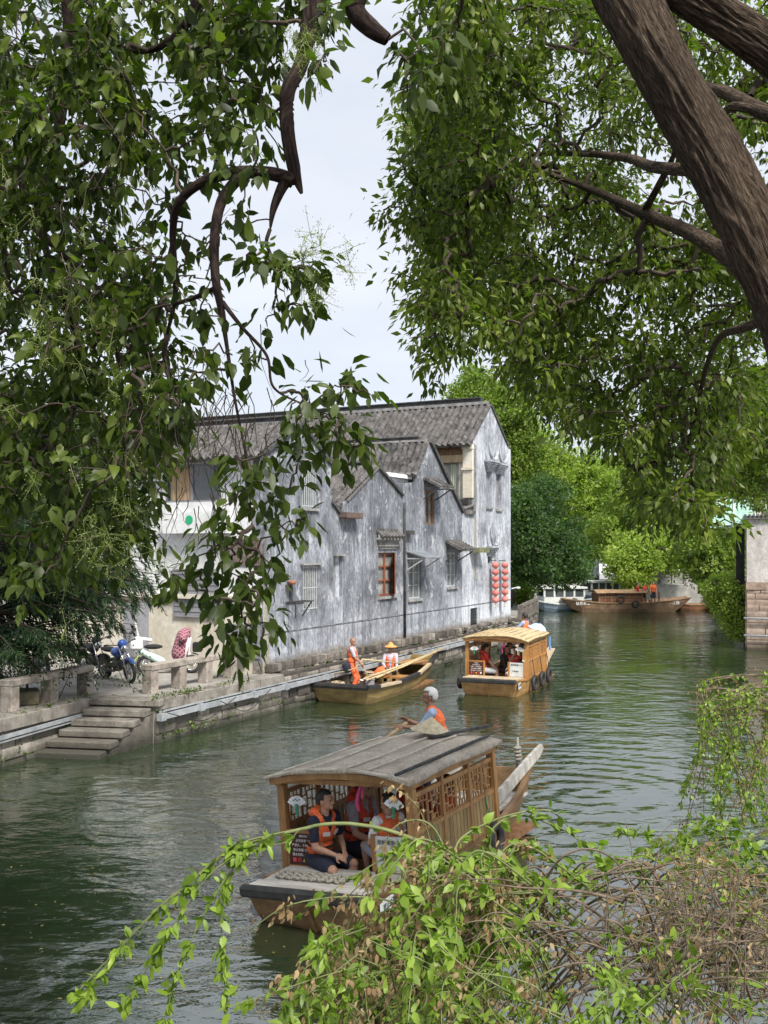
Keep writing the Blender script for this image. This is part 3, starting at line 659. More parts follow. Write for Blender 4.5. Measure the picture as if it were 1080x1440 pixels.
# --- house 3
H, u0 = house(567); LEDGES.append((H, 0, uz(650, 800, u0)[0])); tag(H, 'third canal house, tall narrow asymmetric gable with three sheltered windows and a white terrace box', 'house', 'row of old canal houses')
e = uz(592, 663, u0); ap = uz(604, 623, u0); er = uz(650, 722, u0); rb = uz(650, 800, u0)[0]
o = [(0.003, b0), (0.003, uz(567, 680, u0)[1]), uz(591, 678, u0), e, ap, er, (rb-.003, b0)]
win = {'g': rect(575, 788, 592, 842, u0), 'u': rect(598, 690, 611, 737, u0), 'l': rect(629, 777, 642, 825, u0)}
wall_with_holes(o, list(win.values())).build('gable_wall', MT['facade'], H)
window(H, win['g'], 'grey'); window(H, win['u'], 'wood'); window(H, win['l'], 'grey'); sill(H, win['g']); sill(H, win['l'])
awning(H, win['g'], 'sheet', .75, .22); awning(H, win['u'], 'tile', .7, .35); awning(H, win['l'], 'tile', .75, .35)
tile_roof((e[0]-.35, e[1]-.18), (ap[0], ap[1]+.02), 0.0, 9, MT['tile'], 'roof', H, seed=5, col=.26); tile_roof((er[0]-.02, er[1]-.05), (ap[0], ap[1]+.02), 0.0, 1.2, MT['tile'], 'roof', H, seed=6)
tile_roof((er[0]-.02, er[1]-.05), (ap[0], ap[1]+.02), 1.2, 9, MT['tile'], 'roof', H, seed=7)
verge(ap, er, H, wd=.2, th=.13); ridge_cap(ap[0], ap[1]+.06, .1, 9, H, .14)
bx = rect(545, 669, 592, 690, u0); mb = MB(); mb.box(bx[0]-.3, e[0]-.02, .5, 2.2, bx[2]-.6, bx[3]-.05); o_ = mb.build('terrace_box', MT['white'], H)
mb = MB(); mb.box(bx[0]-.5, e[0]-.02, .35, 2.35, bx[3]-.04, bx[3]+.10); mb.build('white_gutter', MT['white'], o_)
mb = MB()
for x in (bx[0]-.2, (bx[0]+e[0])/2, e[0]-.1): mb.box(x, x+.018, .5, .518, bx[3]+.1, bx[3]+1.2)
mb.box(bx[0]-.2, e[0]-.1, .5, .515, bx[3]+1.15, bx[3]+1.165); mb.build('terrace_rail', MT['iron'], o_)
sb = rect(568, 746, 576, 752, u0); mb = MB(); mb.box(sb[0], sb[1], -.2, 0, sb[2], sb[3]); mb.build('stone_corbel', MT['tiledark'], H)
# --- house 4: tall pale gable at the far end
H, u0 = house(650); LEDGES.append((H, 0, uz(718, 800, u0)[0])); tag(H, 'tallest palest canal house, pale blue-white gable with two narrow windows under carved hoods', 'house', 'row of old canal houses')
e = uz(666, 621, u0); ap = uz(690, 571, u0); er = uz(715, 631, u0); rb = uz(718, 800, u0)[0]; lo = uz(650, 722, u0)[1]
o = [(0.003, b0), (0.003, lo), (e[0], lo), e, ap, er, (rb, er[1]), (rb, b0)]
win = {'p': rect(683.7, 663, 691.7, 713, u0), 'q': rect(697.5, 667, 705, 716, u0), 'v': rect(661.5, 855, 671.5, 884, u0), 's': rect(686, 783, 692, 792, u0)}
wall_with_holes(o, list(win.values()), .22).build('gable_wall', MT['facade_light'], H)
for k in 'pq':
    h = win[k]; mb = MB(); mb.box(h[0]+.004, h[1]-.004, .16, .2, h[2]+.004, h[3]-.004); mb.build('shutter', MT['greyp'], H); sill(H, h, over=.05)
window(H, win['v'], 'grille')
h = win['s']; mb = MB(); mb.box(h[0]+.004, h[1]-.004, .16, .2, h[2]+.004, h[3]-.004); mb.build('shutter', MT['iron'], H)
def horn(parent, h, name='carved_hood'):
    c = (h[0]+h[1])/2; w0 = (h[1]-h[0])/2; z = h[3]+.06; mb = MB()
    for k in range(5):
        dw = .06+.05*k; mb.box(c-w0-dw, c+w0+dw, -.08-.05*k, -.003, z, z+.075); z += .08
    # two upswept horns
    for s in (-1, 1):
        pts = [(c, -.2, z+.02)]+[(c+s*(w0+.28)*f, -.22, z+.02+.75*f**2.6) for f in (.3, .55, .75, .9, 1.0)]; mb.tube(pts, [.08, .08, .075, .06, .04, .01], 6)
    return mb.build(name, MT['hoodst'], parent)
MT['hoodst'] = M_('grey_carved_stone', (.20, .21, .23), (.46, .48, .52), 4, rough=.9, bs=.4)
horn(H, win['p']); horn(H, win['q']); horn(H, win['s'])
lg = rect(660, 770, 674, 777, u0); mb = MB(); mb.box(lg[0], lg[1], -.45, .0, lg[2], lg[3]); mb.build('mossy_ledge', M_('mossy_wood', (.10, .11, .05), (.20, .21, .12), 5, rough=.95), H)
tile_roof((e[0]-.45, e[1]-.22), (ap[0], ap[1]+.02), -.05, 22, MT['tile'], 'roof', H, seed=8, col=.27, amp=.10); tile_roof((er[0]+.1, er[1]-.1), (ap[0], ap[1]+.02), 0.0, 22, MT['tile'], 'roof', H, seed=9, col=.27)
verge(ap, er, H, wd=.12); ridge_cap(ap[0], ap[1]+.08, .1, 22, H, .22, .28)
# side of house 4 above its neighbour's roof (faces the camera)
P4 = Plane(WA+WU*(u0+e[0]), WN)
def f4(x0, y0, x1, y1):
    va, za = P4(x0, y0); vb, zb = P4(x1, y0); _, zc = P4(x0, y1); _, zd = P4(x1, y1); return (min(va, vb), max(va, vb), (zc+zd)/2, (za+zb)/2)
wn_ = f4(619, 650, 645, 704); mb = wall_with_holes([(0.0, 3), (0.0, e[1]-.1), (21, e[1]-.1), (21, 3)], [wn_], .14); turn(mb, e[0]+.004).build('side_wall', MT['cream'], H)
mb = MB(); frame_in(mb, wn_, .07, .02, .1); xm = (wn_[0]+wn_[1])/2; mb.box(xm-.03, xm+.03, .02, .1, wn_[2]+.07, wn_[3]-.07); o_ = turn(mb, e[0]).build('window_frame', MT['greyp'], H)
mb = MB(); x0, x1 = wn_[0]+.05, wn_[1]-.05; n = 30; vs = [(x0+(x1-x0)*i/n, .11+.02*math.sin(i*1.7), z) for z in (wn_[2]+.06, wn_[3]-.06) for i in range(n+1)]; mb.add(vs, [(i, i+1, i+n+2, i+n+1) for i in range(n)]); turn(mb, e[0]).build('curtain', MT['curtaing'], o_)
mb = MB(); mb.box(0.0, .42, -.14, .0, f4(660, 600, 665, 700)[2], e[1]-.12); mb.box(-.02, .46, -.2, -.0, e[1]-1.15, e[1]-1.05); mb.box(-.02, .46, -.2, -.0, e[1]-.3, e[1]-.16); turn(mb, e[0]).build('corner_pilaster', MT['cream'], H)
sh = f4(606, 622, 653, 640); mb = MB(); n = 34
for k in range(n): x = sh[0]+(6-sh[0])*k/n; mb.box(x, x+(6-sh[0])/n-.012, -.07-.012*(k % 2), -.002, sh[2], sh[3]+.1)
turn(mb, e[0]).build('reed_blind', MT['woodb'], H)
mb = MB(); mb.box(sh[0], 6, -.12, -.002, sh[2]-.32, sh[2]-.02); turn(mb, e[0]).build('yellow_board', MT['woodp'], H)
lt_ = f4(642, 702, 667, 722); mb = MB(); mb.box(-.1, 1.5, -1.0, .0, lt_[2]-.05, lt_[2]+.12)
for k in range(10): y = -.1+1.6*k/10; mb.tube([(y+.08, -1.12, lt_[2]+.14), (y+.08, -.02, lt_[2]+.34)], [.07, .06], 6)
turn(mb, e[0]).build('porch_tiles', MT['tile'], H)
mb = MB(); mb.box(.0, 1.2, -.55, -.2, lt_[2]+.30, lt_[2]+.55); mb.box(.06, .5, -.57, -.55, lt_[2]+.34, lt_[2]+.51); mb.box(.6, 1.1, -.57, -.55, lt_[2]+.34, lt_[2]+.51); turn(mb, e[0]).build('air_vent_box', MT['iron'], H)
# back and right sides so that the row is closed from elsewhere
hp = Plane(WA, WU)
MT['dripc'] = M_('stained_drip_course', (.04, .042, .045), (.22, .23, .25), 3, rough=.95)
for h_ob, ua, ub in [(o_, a_, b_) for o_, a_, b_ in LEDGES]:
    mb = MB(); mb.box(ua+.01, ub-.01, -.014, -.003, 2.02, 2.05); mb.build('drip_course', MT['dripc'], h_ob)
# red lanterns hanging in two strings on the pale gable
MT['lantern'] = M_('faded_red_lantern', (.42, .09, .075), (.60, .22, .19), 5, rough=.7, bs=.1); MT['gold'] = M_('lantern_gold', (.45, .38, .20), rough=.6, bs=0)
for px, lab in ((688, 'left string of six faded red lanterns on the pale end gable'), (701.5, 'right string of six faded red lanterns on the pale end gable')):
    u, z = W(px, 789); p = WA+WU*u-WN*.28; t = empty('lantern_string', (p.x, p.y, z), WANG); tag(t, lab, 'lanterns', 'lantern strings on the gable')
    d = .292
    for k in range(6):
        zc = -.17-k*d*1.0; mb = MB(); n = 12
        pr = [(.03, -.125), (.09, -.11), (.14, -.06), (.155, 0), (.14, .06), (.09, .11), (.03, .125)]
        mb.lathe(pr, 14, (random.uniform(-.015, .015), 0, zc)); o_ = mb.build('lantern', MT['lantern'], t, True)
        mb = MB(); mb.lathe([(.001, .118), (.055, .118), (.055, .142), (.001, .142)], 10, (0, 0, zc)); mb.lathe([(.001, -.142), (.055, -.142), (.055, -.118), (.001, -.118)], 10, (0, 0, zc)); mb.build('cap', MT['gold'], o_)
    mb = MB(); mb.lathe([(.02, -.17-5*d-.36), (.035, -.17-5*d-.3), (.015, -.17-5*d-.14)], 8); mb.build('tassel', MT['gold'], t)
    mb = MB(); mb.tube([(0, 0, .05), (0, 0, -.17-5*d)], .008, 5); mb.bar((0, 0, .03), (0, .28, .03), .03); mb.build('cord', MT['iron'], t)
# ------------------------------------------------------------------ boats
def textmesh(body, size, parent, m, M, name='lettering', align='CENTER'):
    c = bpy.data.curves.new('txt', 'FONT'); c.body = body; c.size = size; c.align_x = align; c.align_y = 'CENTER'; c.extrude = .0012
    o = bpy.data.objects.new('txt', c); COL.objects.link(o); dg = bpy.context.evaluated_depsgraph_get(); me = bpy.data.meshes.new_from_object(o.evaluated_get(dg))
    bpy.data.objects.remove(o); me.transform(M); return link(name, me, parent, m)
MT['hull'] = M_('hull_wood', (.11, .062, .026), (.25, .15, .065), 3.5, (1, .25, 1.6), .55, .3)
MT['hull3'] = M_('varnished_hull_wood', (.21, .115, .038), (.36, .21, .075), 3.5, (1, .25, 1.6), .45, .2)
MT['cabin3'] = M_('varnished_cabin_wood', (.30, .14, .045), (.46, .24, .085), 5, (1, 1, .3), .4, .15)
MT['cabin1'] = M_('aged_cabin_wood', (.24, .12, .045), (.42, .23, .09), 5, (1, 1, .3), .5, .25)
MT['slat1'] = M_('bamboo_slats', (.20, .13, .055), (.36, .25, .11), 9, (1, 1, .15), .6, .3)
MT['deck'] = M_('bleached_deck', (.30, .28, .25), (.52, .50, .46), 3, (.4, 3, 1), .8, .3)
MT['deck3'] = M_('pale_deck', (.36, .28, .18), (.52, .43, .30), 3, (3, .4, 1), .7, .3)
MT['white_paint'] = M_('white_paint', (.66, .67, .68), (.78, .79, .80), 2, rough=.5, bs=0)
MT['brown_sign'] = M_('brown_sign', (.045, .012, .010), (.065, .018, .014), 2, rough=.5, bs=0)
MT['text_white'] = M_('white_lettering', (.70, .68, .66), (.76, .75, .74), 2, rough=.6, bs=0)
MT['text_dark'] = M_('dark_lettering', (.03, .05, .05), (.05, .07, .07), 2, rough=.6, bs=0)
MT['pinkrope'] = M_('pink_rope', (.45, .04, .16), (.60, .08, .25), 20, rough=.8); MT['rope'] = M_('hemp_rope', (.24, .22, .18), (.42, .40, .34), 40, rough=.95, bs=.6)
MT['greencord'] = M_('green_cord', (.03, .20, .10), rough=.8); MT['sign_grey'] = M_('pale_sign', (.50, .52, .52), (.60, .62, .62), 2, rough=.5, bs=0)
MT['red_paint'] = M_('red_paint', (.55, .06, .06), rough=.5, bs=0); MT['yellow_paint'] = M_('yellow_paint', (.6, .45, .05), rough=.5, bs=0)
def mat_mat():
    m, t, b = newmat('woven_reed_mat'); co = coords(t, 'Object', (1, 1, 1)); n = noise(t, co, 2.2, 6, .7)
    wv = node(t, 'ShaderNodeTexWave', wave_type='BANDS', bands_direction='DIAGONAL'); wv.inputs['Scale'].default_value = 16; wv.inputs['Distortion'].default_value = 1.5; lk(t, co, wv.inputs[0])
    n2 = noise(t, coords(t, 'Object', (60, 18, 1)), 1, 2); c = ramp(t, n, [(.3, (.33, .28, .22)), (.7, (.60, .53, .44))])
    c = mixc(t, c, ramp(t, n2, [(.3, (.6,)*3), (.7, (1.25,)*3)]), .8, 'MULTIPLY'); lk(t, c, b.inputs['Base Color']); b.inputs['Roughness'].default_value = .9
    ad = node(t, 'ShaderNodeMath', operation='ADD'); lk(t, wv.outputs[0], ad.inputs[0]); lk(t, n2, ad.inputs[1]); bump(t, b, ad.outputs[0], .6, .012); return m
MT['mat'] = mat_mat(); MT['bamboo'] = M_('split_bamboo', (.36, .27, .14), (.55, .44, .26), 5, (8, .5, 1), .6, .3)

def hull(parent, st, m, name='hull', th=.06):
    """st: list of (y_top, y_bot, half_top, half_bot, z_top, z_bot), bow first"""
    mb = MB(); n = len(st); vs = []
    for (yt, yb, ht, hb, zt, zb) in st:
        hm = ht*.62+hb*.38; ym = (yt+yb)/2; zm = (zt+zb)/2
        vs += [(-ht, yt, zt), (-hm-.02, ym, zm), (-hb, yb, zb), (hb, yb, zb), (hm+.02, ym, zm), (ht, yt, zt), (ht-th, yt+(.06 if yt < 0 else -.06), zt), (hb*.9, yb, zb+.1), (-hb*.9, yb, zb+.1), (-ht+th, yt+(.06 if yt < 0 else -.06), zt)]
    fs = []
    for i in range(n-1):
        for k in range(10): fs.append((i*10+k, i*10+(k+1) % 10, (i+1)*10+(k+1) % 10, (i+1)*10+k))
    for i in (0, n-1): fs += [(i*10+0, i*10+1, i*10+4, i*10+5), (i*10+1, i*10+2, i*10+3, i*10+4), (i*10+5, i*10+6, i*10+9, i*10+0), (i*10+6, i*10+7, i*10+8, i*10+9)]
    mb.add(vs, fs); return mb.build(name, m, parent)
def gunwale(parent, st, m, name='gunwale', r=.04, i0=0, i1=None, z=.01, side=(-1, 1)):
    for s in side:
        mb = MB(); pts = [(s*(a[2]-.01), a[0], a[4]+z) for a in st[i0:i1]]
        for p, q_ in zip(pts[:-1], pts[1:]): mb.bar(p, q_, r*2, r*1.2)
        mb.build(name, m, parent)
def roof_arch(parent, w_, y0, y1, ze, zc, m, th=.045, name='roof', sag=0):
    """arched canopy: w_ half width, front y0 to back y1"""
    n, k = 18, 14; top = []; bot = []
    for j in range(k+1):
        y = y0+(y1-y0)*j/k
        for i in range(n+1):
            x = -w_+2*w_*i/n; f = 1-(x/w_)**2; z = ze+(zc-ze)*(f**.9)+.012*math.sin(5*x+3*y)+random.uniform(-.004, .004); top.append((x, y, z+th)); bot.append((x, y, z))
    N = (n+1)*(k+1); fs = []
    for j in range(k):
        for i in range(n):
            a = j*(n+1)+i; fs += [(a, a+1, a+n+2, a+n+1), (N+a, N+a+n+1, N+a+n+2, N+a+1)]
    bd = [j*(n+1) for j in range(k+1)]; bd2 = [j*(n+1)+n for j in range(k+1)]
    for L in (bd, bd2, list(range(n+1)), [k*(n+1)+i for i in range(n+1)]): fs += [(a, b, N+b, N+a) for a, b in zip(L[:-1], L[1:])]
    mb = MB(); mb.add(top+bot, fs); return mb.build(name, m, parent, True)
def lattice(parent, x, y0, y1, z0, z1, m, t=.018):
    """one window of a traditional lattice: nested rectangles joined by short bars; lies in the plane x"""
    mb = MB(); L = y1-y0; Hh = z1-z0
    def b(ya, yb, za, zb): mb.box(x-t/2, x+t/2, y0+ya*L, y0+yb*L, z0+za*Hh, z0+zb*Hh)
    e = t/L; g = t/Hh
    b(0, 1, 0, g); b(0, 1, 1-g, 1); b(0, e, g, 1-g); b(1-e, 1, g, 1-g)
    b(.25, .25+e, g, .30); b(.25, .25+e, .70, 1-g); b(.70, .70+e, g, .2); b(.70, .70+e, .8, 1-g)
    b(e, .32, .30, .30+g); b(e, .32, .66, .66+g); b(.66, 1-e, .42, .42+g); b(.66, 1-e, .75, .75+g)
    b(.32, .32+e, .18, .82); b(.66, .66+e, .18, .82); b(.32+e, .66, .18, .18+g); b(.32+e, .66, .82-g, .82); b(.47, .47+e, g, .18); b(.5, .5+e, .82, 1-g); b(.32+e, .66, .5, .5+g)
    return mb.build('window_lattice', m, parent)
def fan(parent, x, y, z, rot=0, s=1.0):
    n = 14; rI, rO = .05*s, .155*s; vs = []
    for i in range(n+1):
        a = R(90)+R(62)*(1-2*i/n)+rot; d = .006 if i % 2 else -.006
        vs += [(x+math.cos(a)*rI, y+d, z+math.sin(a)*rI), (x+math.cos(a)*rO, y+d, z+math.sin(a)*rO*(1.0))]
    vs2 = [(a, b+.008, c) for a, b, c in vs]; N = len(vs); fs = [(2*i, 2*i+1, 2*i+3, 2*i+2) for i in range(n)]+[(N+2*i, N+2*i+2, N+2*i+3, N+2*i+1) for i in range(n)]
    fs += [(2*i+1, 2*i+3, N+2*i+3, N+2*i+1) for i in range(n)]
    mb = MB(); mb.add(vs+vs2, fs); o = mb.build('paper_fan', MT['white_paint'], parent)
    mb = MB(); mb.box(x-.014, x+.014, y-.012, y+.012, z-.09*s, z+.05*s); mb.build('fan_handle', MT['greencord'], o)
    mb = MB()
    for q_ in range(4): mb.ell((x-.05+.03*q_+.01, y-.012, z+.10*s+.012*(q_ % 2)), (.014, .003, .008), None, 6, 4)
    mb.build('fan_painting', MT['text_dark'], o)
def tyre(parent, c, r, rw, axis='x', name='tyre_fender', tilt=0, rope=None):
    mb = MB(); n, k = 20, 8; vs = []
    for i in range(n):
        a = 2*math.pi*i/n
        for j in range(k):
            b = 2*math.pi*j/k; rr = r+rw*math.cos(b); h = rw*1.1*math.sin(b); vs.append((h, rr*math.cos(a), rr*math.sin(a)) if axis == 'x' else (rr*math.cos(a), h, rr*math.sin(a)))
    M0 = mb.M; mb.M = Matrix.Translation(c) @ Matrix.Rotation(tilt, 4, 'Y'); mb.add(vs, [(i*k+j, i*k+(j+1) % k, ((i+1) % n)*k+(j+1) % k, ((i+1) % n)*k+j) for i in range(n) for j in range(k)]); mb.M = M0
    o = mb.build(name, MT['rubber'], parent, True)
    if rope: mb = MB(); mb.tube([(c[0], c[1]+.02, c[2]+r), (c[0]*.985, c[1]-.06, (c[2]+rope)/2+r*.3), (c[0]*.96, c[1]-.14, rope)], .014, 6); mb.build('fender_rope', MT['iron'], o)
    return o

STA = [(-1.02, -.80, .84, .70, .50, -.05), (-.55, -.5, .88, .76, .46, -.2), (0, 0, .92, .80, .42, -.25), (1.4, 1.4, .96, .84, .42, -.25), (2.7, 2.7, .90, .76, .46, -.22), (3.9, 3.7, .74, .56, .60, -.05), (4.9, 4.6, .56, .40, .80, .12)]
def cabin_boat(name, loc, yaw, roll, label, pal, near):
    b = empty(name, (loc[0], loc[1], 0.0), -yaw, 0, roll); tag(b, label, 'boat', 'covered passenger rowing boats')
    hullm, cab, roofm, slat = pal
    h_ = hull(b, STA, hullm); gunwale(b, STA, cab if not near else hullm, i0=1)
    # front face framing plank and bow bumper
    mb = MB(); mb.cbox((0, -1.04, .47), (1.78, .12, .14), None, .035); mb.build('bow_bumper', MT['rubber'], b)
    mb = MB(); mb.bar((0.0, -.99, .40), (.0, -.80, -.05), .05, .05); mb.build('bow_batten', hullm, b)
    # bow deck boards
    for k in range(4):
        y0 = -1.0+.245*k; wd = .84+.015*k; mb = MB(); mb.box(-wd+.03, wd-.03, y0, y0+.235, .465-.004*k, .50-.004*k+(.03 if k == 0 else 0)); mb.build('deck_board', MT['deck'] if near else MT['deck3'], b)
    mb = MB(); mb.box(-.85, .85, 0, 4.2, .02, .10); mb.build('floor', MT['woodb'], b)
    mb = MB(); mb.box(-.62, .62, 2.9, 4.5, .44, .48); mb.build('stern_deck', MT['deck'] if near else MT['deck3'], b)
    L = 2.45; hw = .93; zt = 1.50
    for s in (-1, 1):
        for k, y in enumerate((.0, L/3, 2*L/3, L)):
            mb = MB(); t = .05 if k in (0, 3) else .032; mb.box(s*hw-t, s*hw+t, y-t, y+t, .40, zt); mb.build('post', cab, b)
        mb = MB(); mb.box(s*hw-.03, s*hw+.03, .055, L-.055, .40, .44); mb.box(s*hw-.03, s*hw+.03, .055, L-.055, .94, .99); mb.box(s*hw-.045, s*hw+.045, -.10, L+.12, zt, zt+.09); mb.box(s*hw-.025, s*hw+.025, .055, L-.055, 1.38, 1.43); mb.build('side_rail', cab, b)
        mb = MB(); n = 44
        for k in range(n): y = .055+(L-.11)*k/n; mb.box(s*hw-.014-.004*(k % 2), s*hw+.014+.004*(k % 2), y, y+(L-.11)/n-.006, .44, .94)
        mb.build('slat_panel', slat, b)
        for k in range(3):
            ya = L*k/3+.04; yb = L*(k+1)/3-.04; lattice(b, s*hw, ya, (ya+yb)/2-.005, .99, 1.38, cab); lattice(b, s*hw, (ya+yb)/2+.005, yb, .99, 1.38, cab)
        # bench along the side
        mb = MB(); mb.box(s*.86 if s < 0 else .45, -.45 if s < 0 else .86, .30, 2.5, .42, .46); mb.box(-.47 if s < 0 else .45, -.45 if s < 0 else .47, .30, 2.5, .10, .42); mb.build('bench', cab, b)
    mb = MB(); 
    for y in (-.06, L/2, L+.06): mb.box(-hw-.02, hw+.02, y-.03, y+.03, zt+.03, zt+.09)
    mb.build('crossbeam', cab, b)
    # arched front fascia
    for y in (-.16, L+.12):
        mb = MB(); n = 16
        for i in range(n):
            xa, xb = [-1.0+2.0*j/n for j in (i, i+1)]; za, zb = [zt+.05+.11*(1-x*x)**.9 if abs(x) < 1 else zt+.06 for x in (xa, xb)]
            mb.bar((xa, y, za), (xb, y, zb), .035, .08)
        mb.build('fascia', cab, b)
    rf = roof_arch(b, 1.04, -.22, L+.20, zt+.08, zt+.21, roofm)
    def rz(x): return zt+.08+.13*(max(0, 1-(x/1.04)**2))**.9+.06
    if near:
        for x in (-.72, -.28, .22, .50):
            mb = MB(); mb.tube([(x+.02*math.sin(3*y), y, rz(x)+.012) for y in np.linspace(-.22, L*.92, 9)], .014, 6); mb.build('roof_lath', MT['bamboo2'], rf)
        mb = MB(); mb.tube([(x, .02*math.sin(9*x)-.21, rz(x)-.02) for x in np.linspace(-1.04, 1.04, 20)], .022, 6); mb.build('roof_edge_lath', MT['bamboo2'], rf)
        mb = MB(); mb.tube([(.86, y, rz(.86)+.015) for y in np.linspace(-.2, L+.15, 8)], .022, 6); mb.build('roof_strip', MT['tiledark'], rf)
        mb = MB(); mb.bar((.28, 1.9, rz(.28)+.03), (.72, 2.95, rz(.6)+.05), .09, .04); mb.build('roof_plank', MT['tiledark'], rf)
    else:
        for x in np.linspace(-.95, .95, 9):
            mb = MB(); mb.tube([(x, y, rz(x)+.0) for y in np.linspace(-.22, L+.2, 6)], .012, 5); mb.build('roof_lath', MT['bamboo'], rf)
    # signs left and right of the entrance, seen from the bow
    sg = empty_part('sign_left', b); mb = MB(); mb.box(-.86, -.40, -.045, -.01, .50, .90); s1 = mb.build('notice_board', MT['brown_sign'], b)
    mb = MB()
    for a_ in ((-.90, -.86, .46, .94), (-.40, -.36, .46, .94), (-.86, -.40, .90, .94), (-.86, -.40, .46, .50)): mb.box(a_[0], a_[1], -.05, -.005, a_[2], a_[3])
    mb.build('board_frame', cab, s1)
    MX = Matrix.Rotation(R(90), 4, 'X')
    for k, s in enumerate(['乘客须知', '必须穿救生衣', '严禁头，手伸出窗外', '禁止吸烟 文明乘船', '落水危险，禁止站立']):
        sz = .040 if k else .032; textmesh(s, sz, s1, MT['text_white'], Matrix.Translation((-.63, -.048, .862-.058*k)) @ MX)
    for k in range(5):
        x = -.78+.075*k; z = .565; mb = MB()
        if k == 2: mb.prism([(x-.026, z-.02), (x+.026, z-.02), (x, z+.028)], 'y', -.050, -.0455); mb.build('warning_mark', MT['yellow_paint'], s1)
        elif k in (0, 4): mb.box(x-.025, x+.025, -.050, -.0455, z-.025, z+.025); mb.build('warning_mark', MT['text_white' if k == 4 else 'red_paint'], s1)
        else: mb.lathe([(.016, 0), (.024, 0), (.024, .004), (.016, .004)], 14, (x, -.0455, z), Matrix.Rotation(R(90), 3, 'X')); mb.build('warning_mark', MT['red_paint'], s1)
    mb = MB(); mb.box(.42, .84, -.045, -.01, .50, .92); s2 = mb.build('notice_board', MT['sign_grey'], b)
    mb = MB()
    for a_ in ((.36, .42, .46, .94), (.84, .88, .46, .94)): mb.box(a_[0], a_[1], -.055, -.005, a_[2], a_[3])
    mb.build('board_frame', cab, s2)
    textmesh('游船限座10人', .062, s2, MT['text_dark'], Matrix.Translation((.63, -.048, .85)) @ MX); textmesh('严禁超载', .05, s2, MT['text_dark'], Matrix.Translation((.60, -.048, .66)) @ MX)
    fan(b, -.68, -.065, 1.22, 0); fan(b, .72, -.065, 1.24, R(-8))
    mb = MB(); mb.tube([(.22, .02, 1.66), (.24, .02, 1.52), (.20, .0, 1.42), (.16, .02, 1.30), (.19, .0, 1.20)], [.016, .022, .018, .028, .012], 7); mb.tube([(.22, .02, 1.54), (.27, .0, 1.46), (.24, .02, 1.36)], .014, 6); mb.build('hanging_rope', MT['pinkrope'], b)
    return b
def empty_part(n, b): return None
MT['bamboo2'] = M_('bleached_bamboo', (.42, .38, .31), (.60, .56, .48), 6, (1, 1, 1), .7, .2)

YAW1 = R(29); B1 = cabin_boat('covered_rowing_boat', (-.385, 12.28), YAW1, R(-5.0), 'near covered rowing boat with grey reed-mat roof, weathered hull and bleached bow deck', (MT['hull'], MT['cabin1'], MT['mat'], MT['slat1']), True)
YAW3 = R(22); B3 = cabin_boat('covered_rowing_boat', (3.42, 30.25), YAW3, 0, 'yellow varnished covered boat with black tyre fenders in mid canal', (MT['hull3'], MT['cabin3'], MT['bamboo'], MT['cabin3']), False)
# near boat extras
mb = MB(); 
for k in range(3):
    n = 60; mb.tube([(-.70+.62*i/n*1.6+.0, -.60+.09*k+.02*math.sin(i*.9), .50+.022+.012*math.sin(i*1.7+k)) for i in range(n+1)], .024, 6)
mb.build('rope_coil', MT['rope'], B1, True)
for s in (-1, 1):
    mb = MB(); mb.prism([(2.95, .46), (5.15, .92), (5.35, 1.02), (5.30, 1.10), (4.9, 1.04), (2.95, .66)], 'x', s*.60-.03+.0, s*.60+.03); mb.build('stern_wing', MT['deck'], B1)
mb = MB(); mb.tube([(.35, 4.85, .8), (.36, 4.9, 1.28)], [.035, .02], 7)
for k in range(4): mb.ell((.35, 4.87, .93+.06*k), (.07, .07, .035), None, 10, 6)
mb.build('tied_post', MT['rope'], B1, True)
mb = MB(); mb.tube([(.96, .42, 1.02), (.985, .46, .85), (1.02, .52, .60)], .008, 5); mb.build('fender_cord', MT['greencord'], B1, True); mb = MB(); mb.tube([(.96, 2.1, 1.02), (.955, 2.12, .85), (1.0, 2.14, .60)], .008, 5); mb.build('fender_cord', MT['greencord'], B1, True)
tyre(B1, (1.04, .55, .40), .17, .055, 'x'); tyre(B1, (1.02, 2.2, .36), .17, .055, 'x')
for y, r_ in ((.55, 1.0), (1.55, 1.0), (2.5, 1.0)): tyre(B3, (1.05, y, .26), .20, .055, 'x', rope=r_)
tyre(B3, (-1.0, -.45, .34), .18, .055, 'x', rope=1.0)
mb = MB(); mb.cbox((1.00, 2.85, 1.25), (.03, .16, .42)); mb.build('blue_flag', M_('blue_cloth', (.10, .22, .50), rough=.9), B3)
for s, y1 in ((1, 5.0), (-1, 5.0)):
    mb = MB(); mb.prism([(2.95, .46), (4.7, .84), (4.9, .94), (4.75, .98), (2.95, .64)], 'x', s*.58-.025, s*.58+.025); mb.build('stern_wing', MT['deck3'], B3)
mb = MB(); mb.bar((.78, 2.9, .55), (.92, 3.55, 1.02), .22, .03); mb.build('stern_board', MT['deck3'], B3)
mb = MB(); mb.box(.62, .83, -1.105, -1.10, .12, .34); 
np1 = empty('tmp'); bpy.data.objects.remove(np1)
for B_ in (B1, B3):
    mb = MB(); mb.M = Matrix.Translation((.885, -.62, .33)) @ Matrix.Rotation(R(4), 4, 'Z'); mb.box(-.003, .003, -.24, .24, -.10, .085); pl_ = mb.build('registration_plate', MT['sign_grey'], B_)
    textmesh('禁止吸烟', .085, pl_, MT['text_dark'], Matrix.Translation((.893, -.62, .33)) @ Matrix.Rotation(R(4), 4, 'Z') @ Matrix.Rotation(R(90), 4, 'Z') @ Matrix.Rotation(R(90), 4, 'X'))

def BW(B_, x, y, z): return B_.matrix_basis @ Vector((x, y, z))
def bmat(B_):
    return Matrix.Translation(B_.location) @ B_.rotation_euler.to_matrix().to_4x4()
def BP(B_, x, y, z): return bmat(B_) @ Vector((x, y, z))
